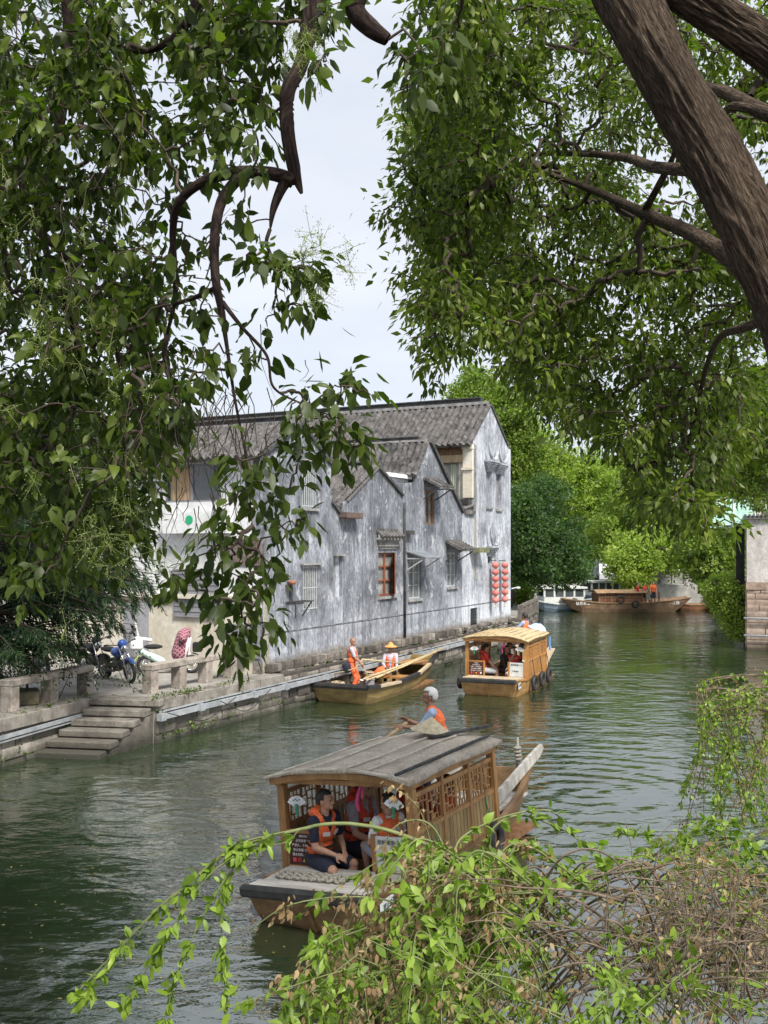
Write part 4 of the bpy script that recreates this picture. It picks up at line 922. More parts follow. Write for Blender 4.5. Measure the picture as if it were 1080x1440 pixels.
# work boat on the left
STW = [(0, .22, .88, .70, .50, -.05), (.7, .8, .92, .78, .44, -.2), (2.2, 2.2, .92, .80, .38, -.22), (3.9, 3.9, .84, .68, .42, -.2), (5.3, 5.2, .66, .48, .56, -.06), (6.4, 6.2, .46, .32, .74, .14)]
B2 = empty('work_boat', (-1.27, 28.0, 0), -R(24)); tag(B2, 'open wooden work boat with black tyre edging carrying bamboo poles beside the embankment', 'boat')
hull(B2, STW, M_('yellow_brown_hull', (.12, .085, .03), (.24, .17, .06), 3, (1, .25, 1.6), .6, .3)); 
for s in (-1, 1):
    pts = [(s*(a[2]+.01), a[0], a[4]+.02) for a in STW]
    for i, (p, q_) in enumerate(zip(pts[:-1], pts[1:])):
        mb = MB(); mb.bar(p, q_, .12, .10 if i in (0, 2, 4) else .07); mb.build('gunwale', MT['rubber'] if i in (0, 2, 4) else MT['deck3'], B2)
mb = MB()
for i in range(34): x = -.86+1.72*i/33; mb.tube([(x, .0, .50), (x+.02, .0, .50)], [.085+.006*(i % 2)]*2, 9)
mb.tube([(-.88, 0, .50), (.88, 0, .50)], .075, 8); mb.build('bow_bumper', MT['rubber'], B2)
mb = MB(); mb.box(-.80, .80, .06, 1.0, .36, .40); mb.build('bow_deck', MT['deck'], B2)
mb = MB(); mb.box(-.8, .8, .9, 5.4, .0, .06); mb.build('floor', MT['woodb'], B2)
mb = MB(); mb.box(-.74, .74, 2.9, 3.5, .38, .43); mb.box(-.5, .5, 5.2, 6.2, .55, .59); mb.build('thwart', MT['cabin3'], B2)
for k, (p, q_) in enumerate([((.0, 1.6, .50), (.72, 6.6, .98)), ((-.1, 1.9, .48), (.60, 6.7, .96)), ((.20, 1.4, .5), (.66, 5.9, .90)), ((.3, 1.9, .52), (.5, 6.2, .92))]):
    a, b = BP(B2, *p), BP(B2, *q_); mb = MB(); mb.tube([a, a.lerp(b, .5)+Vector((0, 0, -.04)), b], [.028, .026, .02], 7)
    tag(mb.build('bamboo_pole', MT['bamboo'], None, True), ['longest bamboo pole laid along the work boat, sticking out over the stern', 'bamboo pole lying second from the wall side in the work boat', 'bamboo pole on the canal side of the work boat', 'short bamboo pole in the middle of the bundle in the work boat'][k], 'pole', 'bamboo poles in the work boat')
mb = MB(); mb.lathe([(.001, 0), (.15, 0), (.18, .30), (.19, .31), (.17, .31), (.145, .02), (.001, .02)], 16); o = mb.build('bucket', MT['white_paint'], None, True); o.location = BP(B2, -.25, 2.3, .07); tag(o, 'white plastic bucket standing in the work boat', 'bucket')
mb = MB(); mb.cbox((0, 0, .2), (.28, .22, .40), None, .02); mb.cbox((0, 0, .42), (.30, .24, .03)); o = mb.build('grey_crate', MT['greyp'], None); o.location = BP(B2, .12, 1.75, .07); o.rotation_euler = (0, 0, .4); tag(o, 'upright grey box beside the standing bald man in the work boat', 'box')
rd = random.Random(3)
for k in range(5):
    mb = MB(); pts = []; r = rd.uniform(.10, .17)
    for i in range(40): a = i*.9; pts.append((r*math.cos(a)*(1-.006*i)+rd.uniform(-.02, .02), r*math.sin(a)+rd.uniform(-.02, .02), .02+i*.003))
    mb.tube(pts, .014, 5); o = mb.build('rope_heap', MT['rope'] if k % 2 else MT['deck3'], None, True); p = [(-.4, 2.9), (-.1, 3.1), (.25, 2.75), (-.55, 2.5), (-.35, .6)][k]; o.location = BP(B2, p[0], p[1], .44 if k in (0, 1) else .42 if k == 4 else .3); o.scale = (1.4, 1.4, .8)
    if k in (2, 3): o.location.z = .07+.0; o.scale = (1.5, 1.5, 1.4)
    tag(o, ['tangled rope heap on the thwart nearest the wall', 'tangled rope heap in the middle of the thwart', 'rope heap on the floor of the work boat', 'rope heap by the white bucket in the work boat', 'loose rope on the bow deck of the work boat'][k], 'rope', 'rope heaps in the work boat')

# ------------------------------------------------------------------ people
def basis(y, z):
    z = Vector(z).normalized(); x = Vector(y).cross(z).normalized(); y = z.cross(x); return Matrix((x, y, z)).transposed()
def remesh(mb, vox, name, m, parent, smooth_it=2):
    me = mb.mesh(name); o = bpy.data.objects.new(name, me); COL.objects.link(o)
    md = o.modifiers.new('r', 'REMESH'); md.mode = 'VOXEL'; md.voxel_size = vox; md.use_smooth_shade = True
    ms = o.modifiers.new('s', 'SMOOTH'); ms.iterations = smooth_it; ms.factor = .5
    dg = bpy.context.evaluated_depsgraph_get(); n = bpy.data.meshes.new_from_object(o.evaluated_get(dg)); bpy.data.objects.remove(o); bpy.data.meshes.remove(me); n.name = name
    return link(name, n, parent, m, True)
def ik(a, t, l1, l2, pole):
    a = Vector(a); t = Vector(t); d = t-a; L = d.length
    if L > (l1+l2)*.995: t = a+d.normalized()*(l1+l2)*.995; d = t-a; L = d.length
    L = max(L, abs(l1-l2)+.02); x = (l1*l1-l2*l2+L*L)/(2*L); h = math.sqrt(max(l1*l1-x*x, 0)); dn = d.normalized(); p = Vector(pole); p = (p-dn*p.dot(dn)).normalized(); return a+dn*x+p*h, a+dn*L
MT['skin'] = M_('skin', (.42, .23, .155), (.50, .29, .20), 4, rough=.55, bs=.05); MT['skin_tan'] = M_('tanned_skin', (.27, .14, .09), (.34, .18, .12), 4, rough=.55, bs=.05)
MT['hair'] = M_('black_hair', (.012, .010, .009), (.03, .025, .022), 30, rough=.6, bs=.4); MT['hairw'] = M_('white_hair', (.50, .50, .50), (.68, .68, .68), 30, rough=.7, bs=.4)
MT['vest'] = M_('orange_vest', (.76, .12, .035), (.90, .20, .06), 5, rough=.7, bs=.8, bd=.05); MT['vest_red'] = M_('red_vest', (.62, .06, .03), (.76, .09, .04), 5, rough=.75, bs=.8, bd=.05)
MT['navy'] = M_('navy_cloth', (.012, .014, .03), (.025, .03, .055), 6, rough=.9, bs=.3); MT['greycloth'] = M_('grey_cloth', (.26, .26, .29), (.36, .36, .40), 6, rough=.9, bs=.4)
MT['whitecloth'] = M_('white_cloth', (.58, .58, .60), (.70, .70, .72), 6, rough=.9, bs=.4); MT['bluecloth'] = M_('pale_blue_shirt', (.22, .33, .52), (.38, .48, .66), 7, rough=.9, bs=.4)
MT['blackcloth'] = M_('black_cloth', (.012, .012, .013), (.03, .03, .032), 6, rough=.9, bs=.3); MT['reflect'] = M_('reflective_tape', (.55, .56, .57), (.66, .67, .68), 3, rough=.4, bs=0)
MT['redcloth'] = M_('red_cloth', (.50, .03, .04), (.62, .05, .06), 6, rough=.85, bs=.4); MT['browncloth'] = M_('brown_cloth', (.05, .035, .035), (.09, .07, .07), 6, rough=.9, bs=.3)
MT['lilac'] = M_('lilac_shirt', (.36, .36, .44), (.48, .48, .56), 6, rough=.9, bs=.4); MT['straw'] = M_('straw', (.36, .30, .20), (.58, .51, .37), 18, rough=.9, bs=.6); MT['straw_orange'] = M_('orange_straw_hat', (.60, .26, .08), (.74, .36, .14), 18, rough=.9, bs=.5)
MT['eye'] = M_('eye', (.01, .008, .008), rough=.3, bs=0); MT['shoe'] = M_('dark_shoe', (.02, .02, .022), rough=.6, bs=.1)

def person(loc, rz, label, pelvis, spine, hands, feet, head=(0, 1, 0), headup=(0, 0, 1), elbow=(-.6, -.5, -.6), knee=(0, 1, .3), skin='skin', hair='hair', top='navy', sleeve=.55, vest='vest', vopen=False, bottom='navy', leg='shorts', vox=.011, group=None, s=1.0, collar=False, tape=True, hat=None, name='person', shoes=True, toe=(0, 1, 0), facing=(0, 1, 0), hairlen=0, curl=.9):
    """joints in the figure's own frame: +y is the way the figure faces, z up, metres"""
    rt = empty(name, loc, rz); tag(rt, label, 'person', group)
    P = Vector(pelvis)*1.0; S = Vector(spine).normalized(); fx = Vector(facing); X = fx.cross(S).normalized(); Fd = S.cross(X); TB = Matrix((X, Fd, S)).transposed()
    k = s; chest = P+S*.32*k; neck = P+S*.50*k; sho = [P+S*.455*k+X*(.172*k*sg) for sg in (-1, 1)]; hip = [P+X*(.085*k*sg)-S*.02 for sg in (-1, 1)]
    HU = Vector(headup).normalized(); hc = neck+(HU*.65+S*.35).normalized()*.165*k; HF = Vector(head); HB = basis(HF, HU); hf = HB @ Vector((0, 1, 0))
    arms = []; legs = []
    for i, sg in enumerate((-1, 1)):
        pe = elbow[i] if isinstance(elbow[0], (tuple, list)) else (elbow[0]*-sg*-1 if False else elbow[0]*(-sg), elbow[1], elbow[2])
        el, wr = ik(sho[i], hands[i], .285*k, .25*k, pe); arms.append((sho[i], el, wr))
        kn, an = ik(hip[i], feet[i], .42*k, .41*k, (knee[0]*sg, knee[1], knee[2])); legs.append((hip[i], kn, an))
    def torso(mb, g, lo=True, w=1.0):
        if lo: mb.ell(P+S*.01, (.150*k+g, .112*k+g, .105*k+g), TB)
        mb.ell(P+S*.15*k, (.135*k+g, .098*k+g, .14*k+g), TB); mb.ell(chest, (.158*k+g, .112*k+g, .165*k+g), TB)
        mb.cap(sho[0]*.86+sho[1]*.14, .058*k+g*w, sho[1]*.86+sho[0]*.14, .058*k+g*w)
        mb.cap(P+S*.40*k+X*.08*k, .07*k+g*.8, P+S*.40*k-X*.08*k, .07*k+g*.8)
    mb = MB(); torso(mb, 0); mb.cap(neck-S*.06*k, .058*k, hc-HU*.05*k, .050*k)
    hb = lambda v: hc+HB @ (Vector(v)*k)
    mb.ell(hb((0, -.008, .02)), (.077*k, .095*k, .098*k), HB, 18, 12); mb.ell(hb((0, .022, -.045)), (.058*k, .066*k, .070*k), HB, 16, 10)
    mb.cap(hb((0, .088, .015)), .008*k, hb((0, .104, -.022)), .013*k, 8); mb.ell(hb((0, .085, -.075)), (.022*k, .018*k, .02*k), HB, 10, 7)
    mb.ell(hb((0, .083, -.045)), (.024*k, .012*k, .006*k), HB, 10, 6); mb.ell(hb((0, .083, -.054)), (.020*k, .012*k, .006*k), HB, 10, 6)
    for sg in (-1, 1): mb.ell(hb((sg*.078, -.008, -.008)), (.010*k, .020*k, .032*k), HB, 8, 8); mb.cap(hb((sg*.018, .085, .030)), .009*k, hb((sg*.045, .074, .030)), .007*k, 8)
    for (h_, kn, an) in legs:
        mb.cap(h_, .085*k, kn, .057*k); mb.ell(kn, .058*k); mb.cap(kn, .054*k, kn.lerp(an, .35), .056*k); mb.cap(kn.lerp(an, .35), .056*k, an, .034*k)
        td = Vector(toe).normalized(); heel = an-td*.035*k+Vector((0, 0, -.045*k)); mb.cap(heel, .032*k, an+td*.12*k+Vector((0, 0, -.055*k)), .026*k); mb.cap(an, .034*k, heel, .032*k); mb.cap(an, .036*k, an+td*.07*k+Vector((0, 0, -.04*k)), .028*k)
    for i, (sh, el, wr) in enumerate(arms):
        mb.cap(sh, .053*k, el, .040*k); mb.cap(el, .040*k, el.lerp(wr, .4), .038*k); mb.cap(el.lerp(wr, .4), .038*k, wr, .025*k)
        sg = (-1, 1)[i]; d = (wr-el).normalized(); sd_ = X*sg; palm = (X*-sg*.5+Vector((0, 0, -1))*.5); palm = (palm-d*palm.dot(d)).normalized(); lat = d.cross(palm).normalized()
        if lat.dot(Fd) < 0: lat = -lat
        pc = wr+d*.045*k; PB = Matrix((lat, d, palm)).transposed(); mb.ell(pc, (.041*k, .052*k, .017*k), PB, 12, 8)
        for j, (off_, ln) in enumerate(((.030, .072), (.010, .080), (-.010, .074), (-.029, .058))):
            b0_ = wr+d*.082*k+lat*off_*k; c1 = curl*(.7+.1*j); d1 = (d*math.cos(c1*.6)+palm*math.sin(c1*.6)); d2 = (d*math.cos(c1*1.5)+palm*math.sin(c1*1.5)); p1 = b0_+d1*ln*.5*k; p2 = p1+d2*ln*.5*k
            mb.cap(b0_-d*.01, .0095*k, p1, .0085*k, 7); mb.cap(p1, .0085*k, p2, .0075*k, 7)
        t0 = wr+d*.022*k+lat*.032*k; t1 = t0+(d*.5+lat*.7+palm*.35).normalized()*.036*k; mb.cap(t0, .013*k, t1, .011*k, 7); mb.cap(t1, .011*k, t1+(d*.85+palm*.5).normalized()*.03*k, .009*k, 7)
    fine = vox <= .011
    remesh(mb, vox*.75 if not fine else .0075, 'body', MT[skin], rt, 1)
    if vox < .016:
        for sg in (-1, 1): mb = MB(); mb.ell(hb((sg*.031, .079, .012)), (.014*k, .010*k, .0065*k), HB, 10, 6); mb.build('eye', MT['eye'], rt, True)
    if hair:
        mb = MB(); n, m = 24, 16; g = .012*k; vs = []; keep = {}
        for i in range(m+1):
            a = -math.pi/2+math.pi*i/m
            for j in range(n):
                b = 2*math.pi*j/n; x, y, z = math.cos(a)*math.cos(b), math.cos(a)*math.sin(b), math.sin(a); w_ = 1+.02*math.sin(9*b+5*a); vs.append(hb((x*(.077+.012)*w_, -.008+y*(.095+.012)*w_-.004, .02+z*(.098+.013)*w_)))
        fs = []
        for i in range(m):
            for j in range(n):
                a = -math.pi/2+math.pi*(i+.5)/m; b = 2*math.pi*(j+.5)/n; y = math.cos(a)*math.sin(b); z = math.sin(a)
                if z > .42+.18*max(0, y) or (y < .25 and z > -.05) or (y < -.30 and z > -.62-hairlen): fs.append((i*n+j, i*n+(j+1) % n, (i+1)*n+(j+1) % n, (i+1)*n+j))
        mb.add(vs, fs); o = mb.build('hair', MT[hair], rt, True); sm = o.modifiers.new('solid', 'SOLIDIFY'); sm.thickness = .008*k; sm.offset = -1
        if hairlen > .5: mb = MB(); mb.cap(hb((0, -.07, -.02)), .06*k, hb((0, -.09, -.20)), .045*k); mb.build('long_hair', MT[hair], rt, True)
    # clothes
    if top:
        mb = MB(); torso(mb, .012)
        for sh, el, wr in arms:
            e1 = sh.lerp(el, min(1, sleeve*1.25)); mb.cap(sh, .066*k, e1, .057*k if sleeve < .9 else .052*k)
            if sleeve > .9: mb.cap(el, .052*k, el.lerp(wr, .92), .036*k)
        remesh(mb, vox, 'shirt', MT[top], rt, 1)
    if bottom:
        mb = MB(); mb.ell(P+S*.0, (.165*k, .128*k, .12*k), TB)
        for h_, kn, an in legs:
            if leg == 'shorts': mb.cap(h_, .102*k, h_.lerp(kn, .82), .085*k)
            else: mb.cap(h_, .100*k, kn, .074*k); mb.cap(kn, .074*k, kn.lerp(an, .93), .055*k)
        remesh(mb, vox, leg, MT[bottom], rt, 1)
    if vest:
        mb = MB(); g = .036; mb.ell(P+S*.12*k, (.140*k+g, .105*k+g, .12*k+g), TB); mb.ell(chest, (.155*k+g*.9, .112*k+g, .155*k+g*.8), TB)
        mb.cap(sho[0]*.74+sho[1]*.26+S*.012, .062*k+g*.5, sho[1]*.74+sho[0]*.26+S*.012, .062*k+g*.5)
        if collar: mb.cap(neck-Fd*.075*k+X*.11*k+S*.02, .055*k, neck-Fd*.075*k-X*.11*k+S*.02, .055*k); mb.cap(neck-Fd*.09*k, .07*k, neck-Fd*.10*k+S*.07*k, .055*k)
        o = remesh(mb, vox, 'life_vest', MT[vest], rt, 1)
        if vopen or True:
            bm = bmesh.new(); bm.from_mesh(o.data); wv = .052 if vopen else .0
            Mi = TB.transposed(); rm = []
            for f in bm.faces:
                c = Mi @ (f.calc_center_median()-P)
                if c.y > 0 and abs(c.x) < wv+max(0, (c.z-.33*k))*.42: rm.append(f)
                elif c.z > .485*k and abs(c.x) < .075*k and not (collar and c.y < -.03): rm.append(f)
            bmesh.ops.delete(bm, geom=rm, context='FACES'); bm.to_mesh(o.data); bm.free(); sm = o.modifiers.new('solid', 'SOLIDIFY'); sm.thickness = .012
        if tape:
            for zz, h2 in ((.34, .030),):
                for sg in ((-1, 1) if not vopen else (-1, 1)):
                    c = P+S*zz*k+Fd*(.150*k)+X*(sg*.075*k); mb = MB(); mb.cbox(c, (.085*k, .012, .045*k), TB @ Matrix.Rotation(sg*R(-24), 3, 'Z')); mb.build('reflective_tape', MT['reflect'], rt)
            mb = MB(); mb.cbox(P+S*.34*k-Fd*(.148*k), (.18*k, .012, .045*k), TB); mb.build('reflective_tape', MT['reflect'], rt)
        if vest == 'vest_red' or collar:
            mb = MB(); n = 24; mb.tube([P+S*.17*k+X*math.cos(2*math.pi*i/n)*(.142*k+g+.006)+Fd*math.sin(2*math.pi*i/n)*(.107*k+g+.008) for i in range(n+1)], .012, 6); mb.build('vest_strap', MT['blackcloth'], rt, True)
    if shoes:
        for h_, kn, an in legs:
            td = Vector(toe).normalized(); mb = MB(); mb.cap(an-td*.035*k+Vector((0, 0, -.050*k)), .040*k, an+td*.13*k+Vector((0, 0, -.058*k)), .034*k); mb.build('shoe', MT['shoe'], rt, True)
    if hat == 'cone':
        mb = MB(); mb.lathe([(.001, .16), (.05, .13), (.085, .075), (.105, .045), (.16, .03), (.215, .0), (.213, -.008), (.10, .03)], 22, hb((0, -.01, .055)), HB); mb.build('hat', MT['straw_orange'], rt, True)
    return rt

SIT = dict(pelvis=(0, 0, .10), knee=(0, 1, .6))
def in_boat(B_, x, y, z, ang):        # ang: direction faced in the boat frame, 0 = towards the stern, clockwise
    p = BP(B_, x, y, z); return p, B_.rotation_euler.z-ang
# --- near boat passengers; seat top at .54
p, a = in_boat(B1, -.52, .10, .50, R(105))
person(p, a, 'seated man in navy T-shirt and orange life vest at the near boat entrance, left side', (0, 0, .10), (.02, .22, 1), [(-.10, .36, .22), (.08, .40, .20)], [(-.13, .44, -.40), (.13, .40, -.40)], head=(-.45, 1, -.15), hair='hair', top='navy', vest='vest', bottom='navy', collar=True, knee=(.25, 1, .6), group='passengers in the near boat', vox=.010, shoes=True, s=1.10)
p, a = in_boat(B1, -.34, .72, .50, R(95))
person(p, a, 'big seated man in grey T-shirt and dark red vest, middle of the near boat', (0, 0, .10), (.0, .16, 1), [(-.13, .40, .18), (.13, .42, .20)], [(-.14, .46, -.40), (.12, .44, -.40)], head=(0, 1, -.55), headup=(0, .3, 1), hair='hair', top='greycloth', vest='vest_red', bottom='navy', knee=(.3, 1, .6), group='passengers in the near boat', vox=.010, s=1.17, collar=True)
p, a = in_boat(B1, .46, .22, .54, R(-60))
person(p, a, 'small child in white T-shirt and orange vest beside the near boat right post', (0, 0, .09), (-.02, .10, 1), [(-.14, .26, .16), (.12, .28, .20)], [(-.10, .34, -.26), (.12, .34, -.26)], head=(-.5, 1, -.1), hair='hair', top='whitecloth', vest='vest', bottom='greycloth', knee=(.2, 1, .6), s=.96, group='passengers in the near boat', vox=.010)
p, a = in_boat(B1, .62, 1.55, .46, R(-90))
person(p, a, 'passenger in red seen through the lattice windows of the near boat', (0, 0, .10), (0, .08, 1), [(-.12, .36, .2), (.12, .36, .2)], [(-.12, .44, -.40), (.12, .44, -.40)], head=(0, 1, -.1), top='redcloth', vest='vest_red', bottom='blackcloth', group='passengers in the near boat', vox=.014)
p, a = in_boat(B1, .02, 1.72, .50, R(160))
person(p, a, 'passenger in orange vest at the back of the near boat cabin, facing the bow', (0, 0, .10), (0, .06, 1), [(-.12, .36, .2), (.12, .36, .2)], [(-.12, .44, -.40), (.12, .44, -.40)], head=(.2, 1, -.1), top='redcloth', vest='vest', bottom='blackcloth', group='passengers in the near boat', vox=.012, s=1.05)
# boatman of the near boat, standing at the stern and rowing
p, a = in_boat(B1, -.40, 3.25, .62, R(-118))
bm_ = person(p, a, 'white-haired boatman in pale blue shirt and orange vest rowing the near boat', (0, -.10, .88), (0, .34, 1), [(-.16, .50, 1.13), (.12, .42, 1.18)], [(-.14, .10, .09), (.13, -.25, .09)], head=(.0, 1, -.30), hair='hairw', skin='skin_tan', top='bluecloth', sleeve=.75, vest='vest', bottom='navy', leg='trousers', vox=.010, tape=False, elbow=(.3, -.3, -1), s=1.08)
Mb = Matrix.Translation(p) @ Matrix.Rotation(a, 4, 'Z')
mb = MB(); mb.tube([Mb @ Vector((.35, .24, 1.08)), Mb @ Vector((.12, .46, 1.13)), Mb @ Vector((-.16, .57, 1.09)), Mb @ Vector((-.75, .84, 1.00))], [.03, .035, .035, .03], 9)
ss = empty('sculling_oar', (0, 0, 0)); tag(ss, 'long wooden sculling oar held by the white-haired boatman', 'oar')
mb.build('shaft', MT['woodp'], ss, True)
a0, a1 = Mb @ Vector((.35, .24, 1.08)), Mb @ Vector((.9, -1.2, -.35)); mb = MB(); mb.tube([a0, a0.lerp(a1, .5), a1], [.03, .035, .04], 8); mb.cbox(a0.lerp(a1, .9), (.16, .9, .03), (a1-a0).to_track_quat('Y', 'Z').to_matrix()); mb.build('blade', MT['woodb'], ss)
mb = MB(); e_ = Mb @ Vector((-.75, .84, 1.00)); 
for k in range(5): mb.ell(e_+Vector((-.04*k+.14, .0, .03*math.sin(k))), (.035, .05, .05))
mb.build('wrapped_grip', MT['rope'], ss, True); mb = MB(); q_ = e_+Vector((.28, 0, -.07)); mb.ell(q_, (.07, .05, .035)); mb.ell(q_+Vector((.07, .02, .01)), (.04, .04, .03)); mb.tube([q_, q_+Vector((.02, .01, -.35)), q_+Vector((.05, .3, -.6))], .012, 6); mb.build('oar_cord', MT['pinkrope'], ss, True)
# straw hat lying on the roof
hp_ = BP(B1, .14, 2.2, 1.83); mb = MB(); n = 22; pr = [(.001, .20)]
for i in range(n): f = (i+1)/n; pr.append((.30*f, .20*(1-f)**1.15+(.004 if i % 2 else 0)))
pr += [(.265, -.006), (.15, .07), (.001, .17)]; mb.lathe(pr, 26, (0, 0, 0), Matrix.Rotation(R(6), 3, 'Y')); o = mb.build('straw_hat', MT['straw'], None, True); o.location = hp_; tag(o, 'conical woven straw hat lying on the roof of the near boat', 'hat')

# --- work boat men
p, a = in_boat(B2, -.25, 1.35, .08, R(75))
person(p, a, 'bald man in open orange vest and orange trousers standing in the work boat', (0, 0, .88), (0, .05, 1), [(-.22, .24, .86), (.30, .30, .98)], [(-.13, .02, .09), (.14, .02, .09)], head=(.5, 1, -.1), hair=None, skin='skin_tan', top='lilac', sleeve=.6, vest='vest', vopen=True, bottom='vest', leg='trousers', vox=.014, elbow=(.8, -.4, -.5), tape=False)
Mb = Matrix.Translation(p) @ Matrix.Rotation(a, 4, 'Z'); mb = MB(); pc = Mb @ Vector((0, .34, 1.0)); 
mb.tube([on(466, 949, .66), at(500, 940, 29.0), Mb @ Vector((.24, .36, 1.06)), at(566, 933, 30.2)], [.022, .024, .024, .02], 7); tag(mb.build('long_pole', MT['bamboo'], None, True), 'long bamboo pole held across by the bald standing man', 'pole')
mb = MB(); mb.cbox(p+Vector((-.12, -.12, .80)), (.34, .22, .30), Matrix.Rotation(a, 3, 'Z'), .06); tag(mb.build('waist_bag', MT['navy'], None, True), 'dark blue bag hanging at the hip of the bald man', 'bag')
p, a = in_boat(B2, -.05, 3.75, .44, R(160))
person(p, a, 'man with an orange straw hat and open orange vest sitting on the work boat', (0, 0, .10), (0, .05, 1), [(-.20, .30, .02), (.14, .32, .20)], [(-.12, .34, -.30), (.14, .40, -.28)], head=(.35, 1, -.1), skin='skin_tan', top='lilac', sleeve=1.0, vest='vest', vopen=True, bottom='blackcloth', leg='trousers', vox=.014, hat='cone', tape=False, knee=(.15, 1, .8))
mb = MB(); c_ = BP(B2, -.15, 3.0, .54); mb.cap(c_, .10, c_+Vector((.16, -.02, .03)), .09); mb.cap(c_+Vector((.02, 0, .06)), .08, c_+Vector((.14, .02, .12)), .07); mb.cap(c_+Vector((-.05, 0, -.04)), .09, c_+Vector((.2, -.1, -.05)), .07)
tag(remesh(mb, .015, 'folded_vest', MT['vest'], None), 'folded orange life vest lying in front of the hatted man', 'life vest')

# --- yellow boat: passengers and boatman
p, a = in_boat(B3, -.55, .40, .52, R(70))
person(p, a, 'passenger in red life vest with back turned, left side of the yellow boat', (0, 0, .10), (-.1, .12, 1), [(-.14, .36, .2), (.14, .4, .14)], [(-.12, .42, -.38), (.12, .42, -.38)], head=(-.3, 1, -.5), headup=(0, .4, 1), top='redcloth', vest='vest_red', bottom='whitecloth', vox=.014, collar=True, hairlen=1, group='passengers in the yellow boat', s=1.02)
p, a = in_boat(B3, -.10, 1.00, .50, R(120))
person(p, a, 'passenger in dark jacket leaning forward in the middle of the yellow boat', (0, 0, .10), (.05, .45, 1), [(-.10, .5, .12), (.14, .5, .1)], [(-.12, .42, -.38), (.12, .42, -.38)], head=(0, 1, -.6), top='browncloth', sleeve=1, vest=None, bottom='browncloth', leg='trousers', vox=.014, hairlen=1, group='passengers in the yellow boat')
p, a = in_boat(B3, .42, .55, .50, R(190))
g_ = person(p, a, 'girl in red sleeveless top raising a white phone at the right of the yellow boat', (0, 0, .10), (0, .03, 1), [(-.06, .20, .62), (.10, .34, .20)], [(-.12, .42, -.38), (.12, .42, -.38)], head=(.05, 1, -.05), top='redcloth', sleeve=.12, vest=None, bottom='whitecloth', vox=.014, s=.95, hairlen=1, elbow=(.9, -.1, -.7), group='passengers in the yellow boat')
Mg = Matrix.Translation(p) @ Matrix.Rotation(a, 4, 'Z'); mb = MB(); mb.cbox((0, 0, 0), (.085, .012, .16), None, .004); o = mb.build('phone', MT['white_paint'], None); o.location = Mg @ Vector((-.03, .235, .72)); o.rotation_euler = (0, .15, a); tag(o, 'white phone held up in front of the girl in red', 'phone')
mb = MB(); mb.ell((0, 0, 0), (.07, .03, .045)); mb.ell((.05, 0, .05), (.03, .02, .03)); mb.ell((-.05, 0, .05), (.03, .02, .03)); o = mb.build('hair_bow', M_('pink_hair_bow', (.6, .25, .32), rough=.7), g_, True); o.location = (0, -.03, .93)
p, a = in_boat(B3, .05, 1.35, .50, R(180))
person(p, a, 'passenger with pale face and pinkish top at the back of the yellow boat cabin', (0, 0, .10), (0, .03, 1), [(-.12, .36, .2), (.12, .36, .2)], [(-.12, .42, -.38), (.12, .42, -.38)], head=(.1, 1, -.05), top='whitecloth', vest='vest', bottom='blackcloth', vox=.014, group='passengers in the yellow boat', hairlen=1)
p, a = in_boat(B3, .10, 3.25, .52, R(-80))
person(p, a, 'dark-haired boatman in orange vest standing at the stern of the yellow boat', (0, -.02, .90), (0, .12, 1), [(-.20, .44, 1.05), (.20, .44, 1.05)], [(-.13, .12, .09), (.13, -.15, .09)], head=(.1, 1, -.3), skin='skin_tan', top='bluecloth', sleeve=.6, vest='vest', bottom='blackcloth', leg='trousers', vox=.014)
# light blue umbrella folded open on the stern
mb = MB(); c_ = BP(B3, .62, 3.05, 1.78); n = 8; rim = [(.36*math.cos(2*math.pi*i/n), .36*math.sin(2*math.pi*i/n), -.16+.02*(i % 2)) for i in range(n)]; mb.add([(0, 0, .10)]+[(.2*math.cos(2*math.pi*i/n), .2*math.sin(2*math.pi*i/n), .03) for i in range(n)]+rim, [(0, 1+i, 1+(i+1) % n) for i in range(n)]+[(1+i, 1+n+i, 1+n+(i+1) % n, 1+(i+1) % n) for i in range(n)])
um = empty('umbrella', c_, .3, R(10), R(22)); tag(um, 'pale blue umbrella open behind the roof of the yellow boat', 'umbrella'); o = mb.build('canopy', M_('pale_blue_canopy', (.33, .45, .66), (.50, .60, .78), 5, rough=.8), um); sm = o.modifiers.new('s', 'SOLIDIFY'); sm.thickness = .006
mb = MB(); mb.tube([(0, 0, .12), (0, 0, -1.1)], .010, 6); mb.build('stick', MT['iron'], um)
# ------------------------------------------------------------------ right-hand pier building
pt = empty('pier_building', (15.45, 42.4, 0), R(-19)); tag(pt, 'rendered canal-side wall on pink granite courses at the right edge', 'building')
link('granite_base', block_wall('granite_base', [(-.02, 6), (0, 0), (7, -.6)][0:3], -.3, 2.55, '', 11, proud=.03), pt, MT['blockp'])
mb = MB(); mb.box(.1, 7, .0, 6, -.3, 2.5); mb.box(-.03, 7.2, -.10, 6, 2.56, 2.86); mb.build('plinth', MT['blockp'], pt)
def render_mat():
    m, t, b = newmat('stained_grey_render'); n = noise(t, coords(t, 'Object', (1, 1, .5)), 1.6, 7, .7); n2 = noise(t, coords(t, 'Object', (4, 4, 4)), 3, 4, .7)
    c = ramp(t, n, [(.3, (.27, .255, .24)), (.5, (.46, .44, .415)), (.7, (.64, .62, .59))]); c = mixc(t, c, ramp(t, n2, [(.3, (.72,)*3), (.7, (1.15,)*3)]), .8, 'MULTIPLY'); lk(t, c, b.inputs['Base Color']); b.inputs['Roughness'].default_value = .95; bump(t, b, n2, .4, .02); return m
MT['render'] = render_mat()
mb = MB(); mb.box(0, 1.3, .02, 1.2, 2.87, 5.55); mb.box(1.32, 7, .25, 6, 2.87, 5.60); mb.build('wall', MT['render'], pt)
mb = MB(); mb.box(-.10, 1.36, -.12, 1.25, 5.56, 5.64); mb.box(-.06, 1.33, -.06, 1.22, 5.64, 5.70)
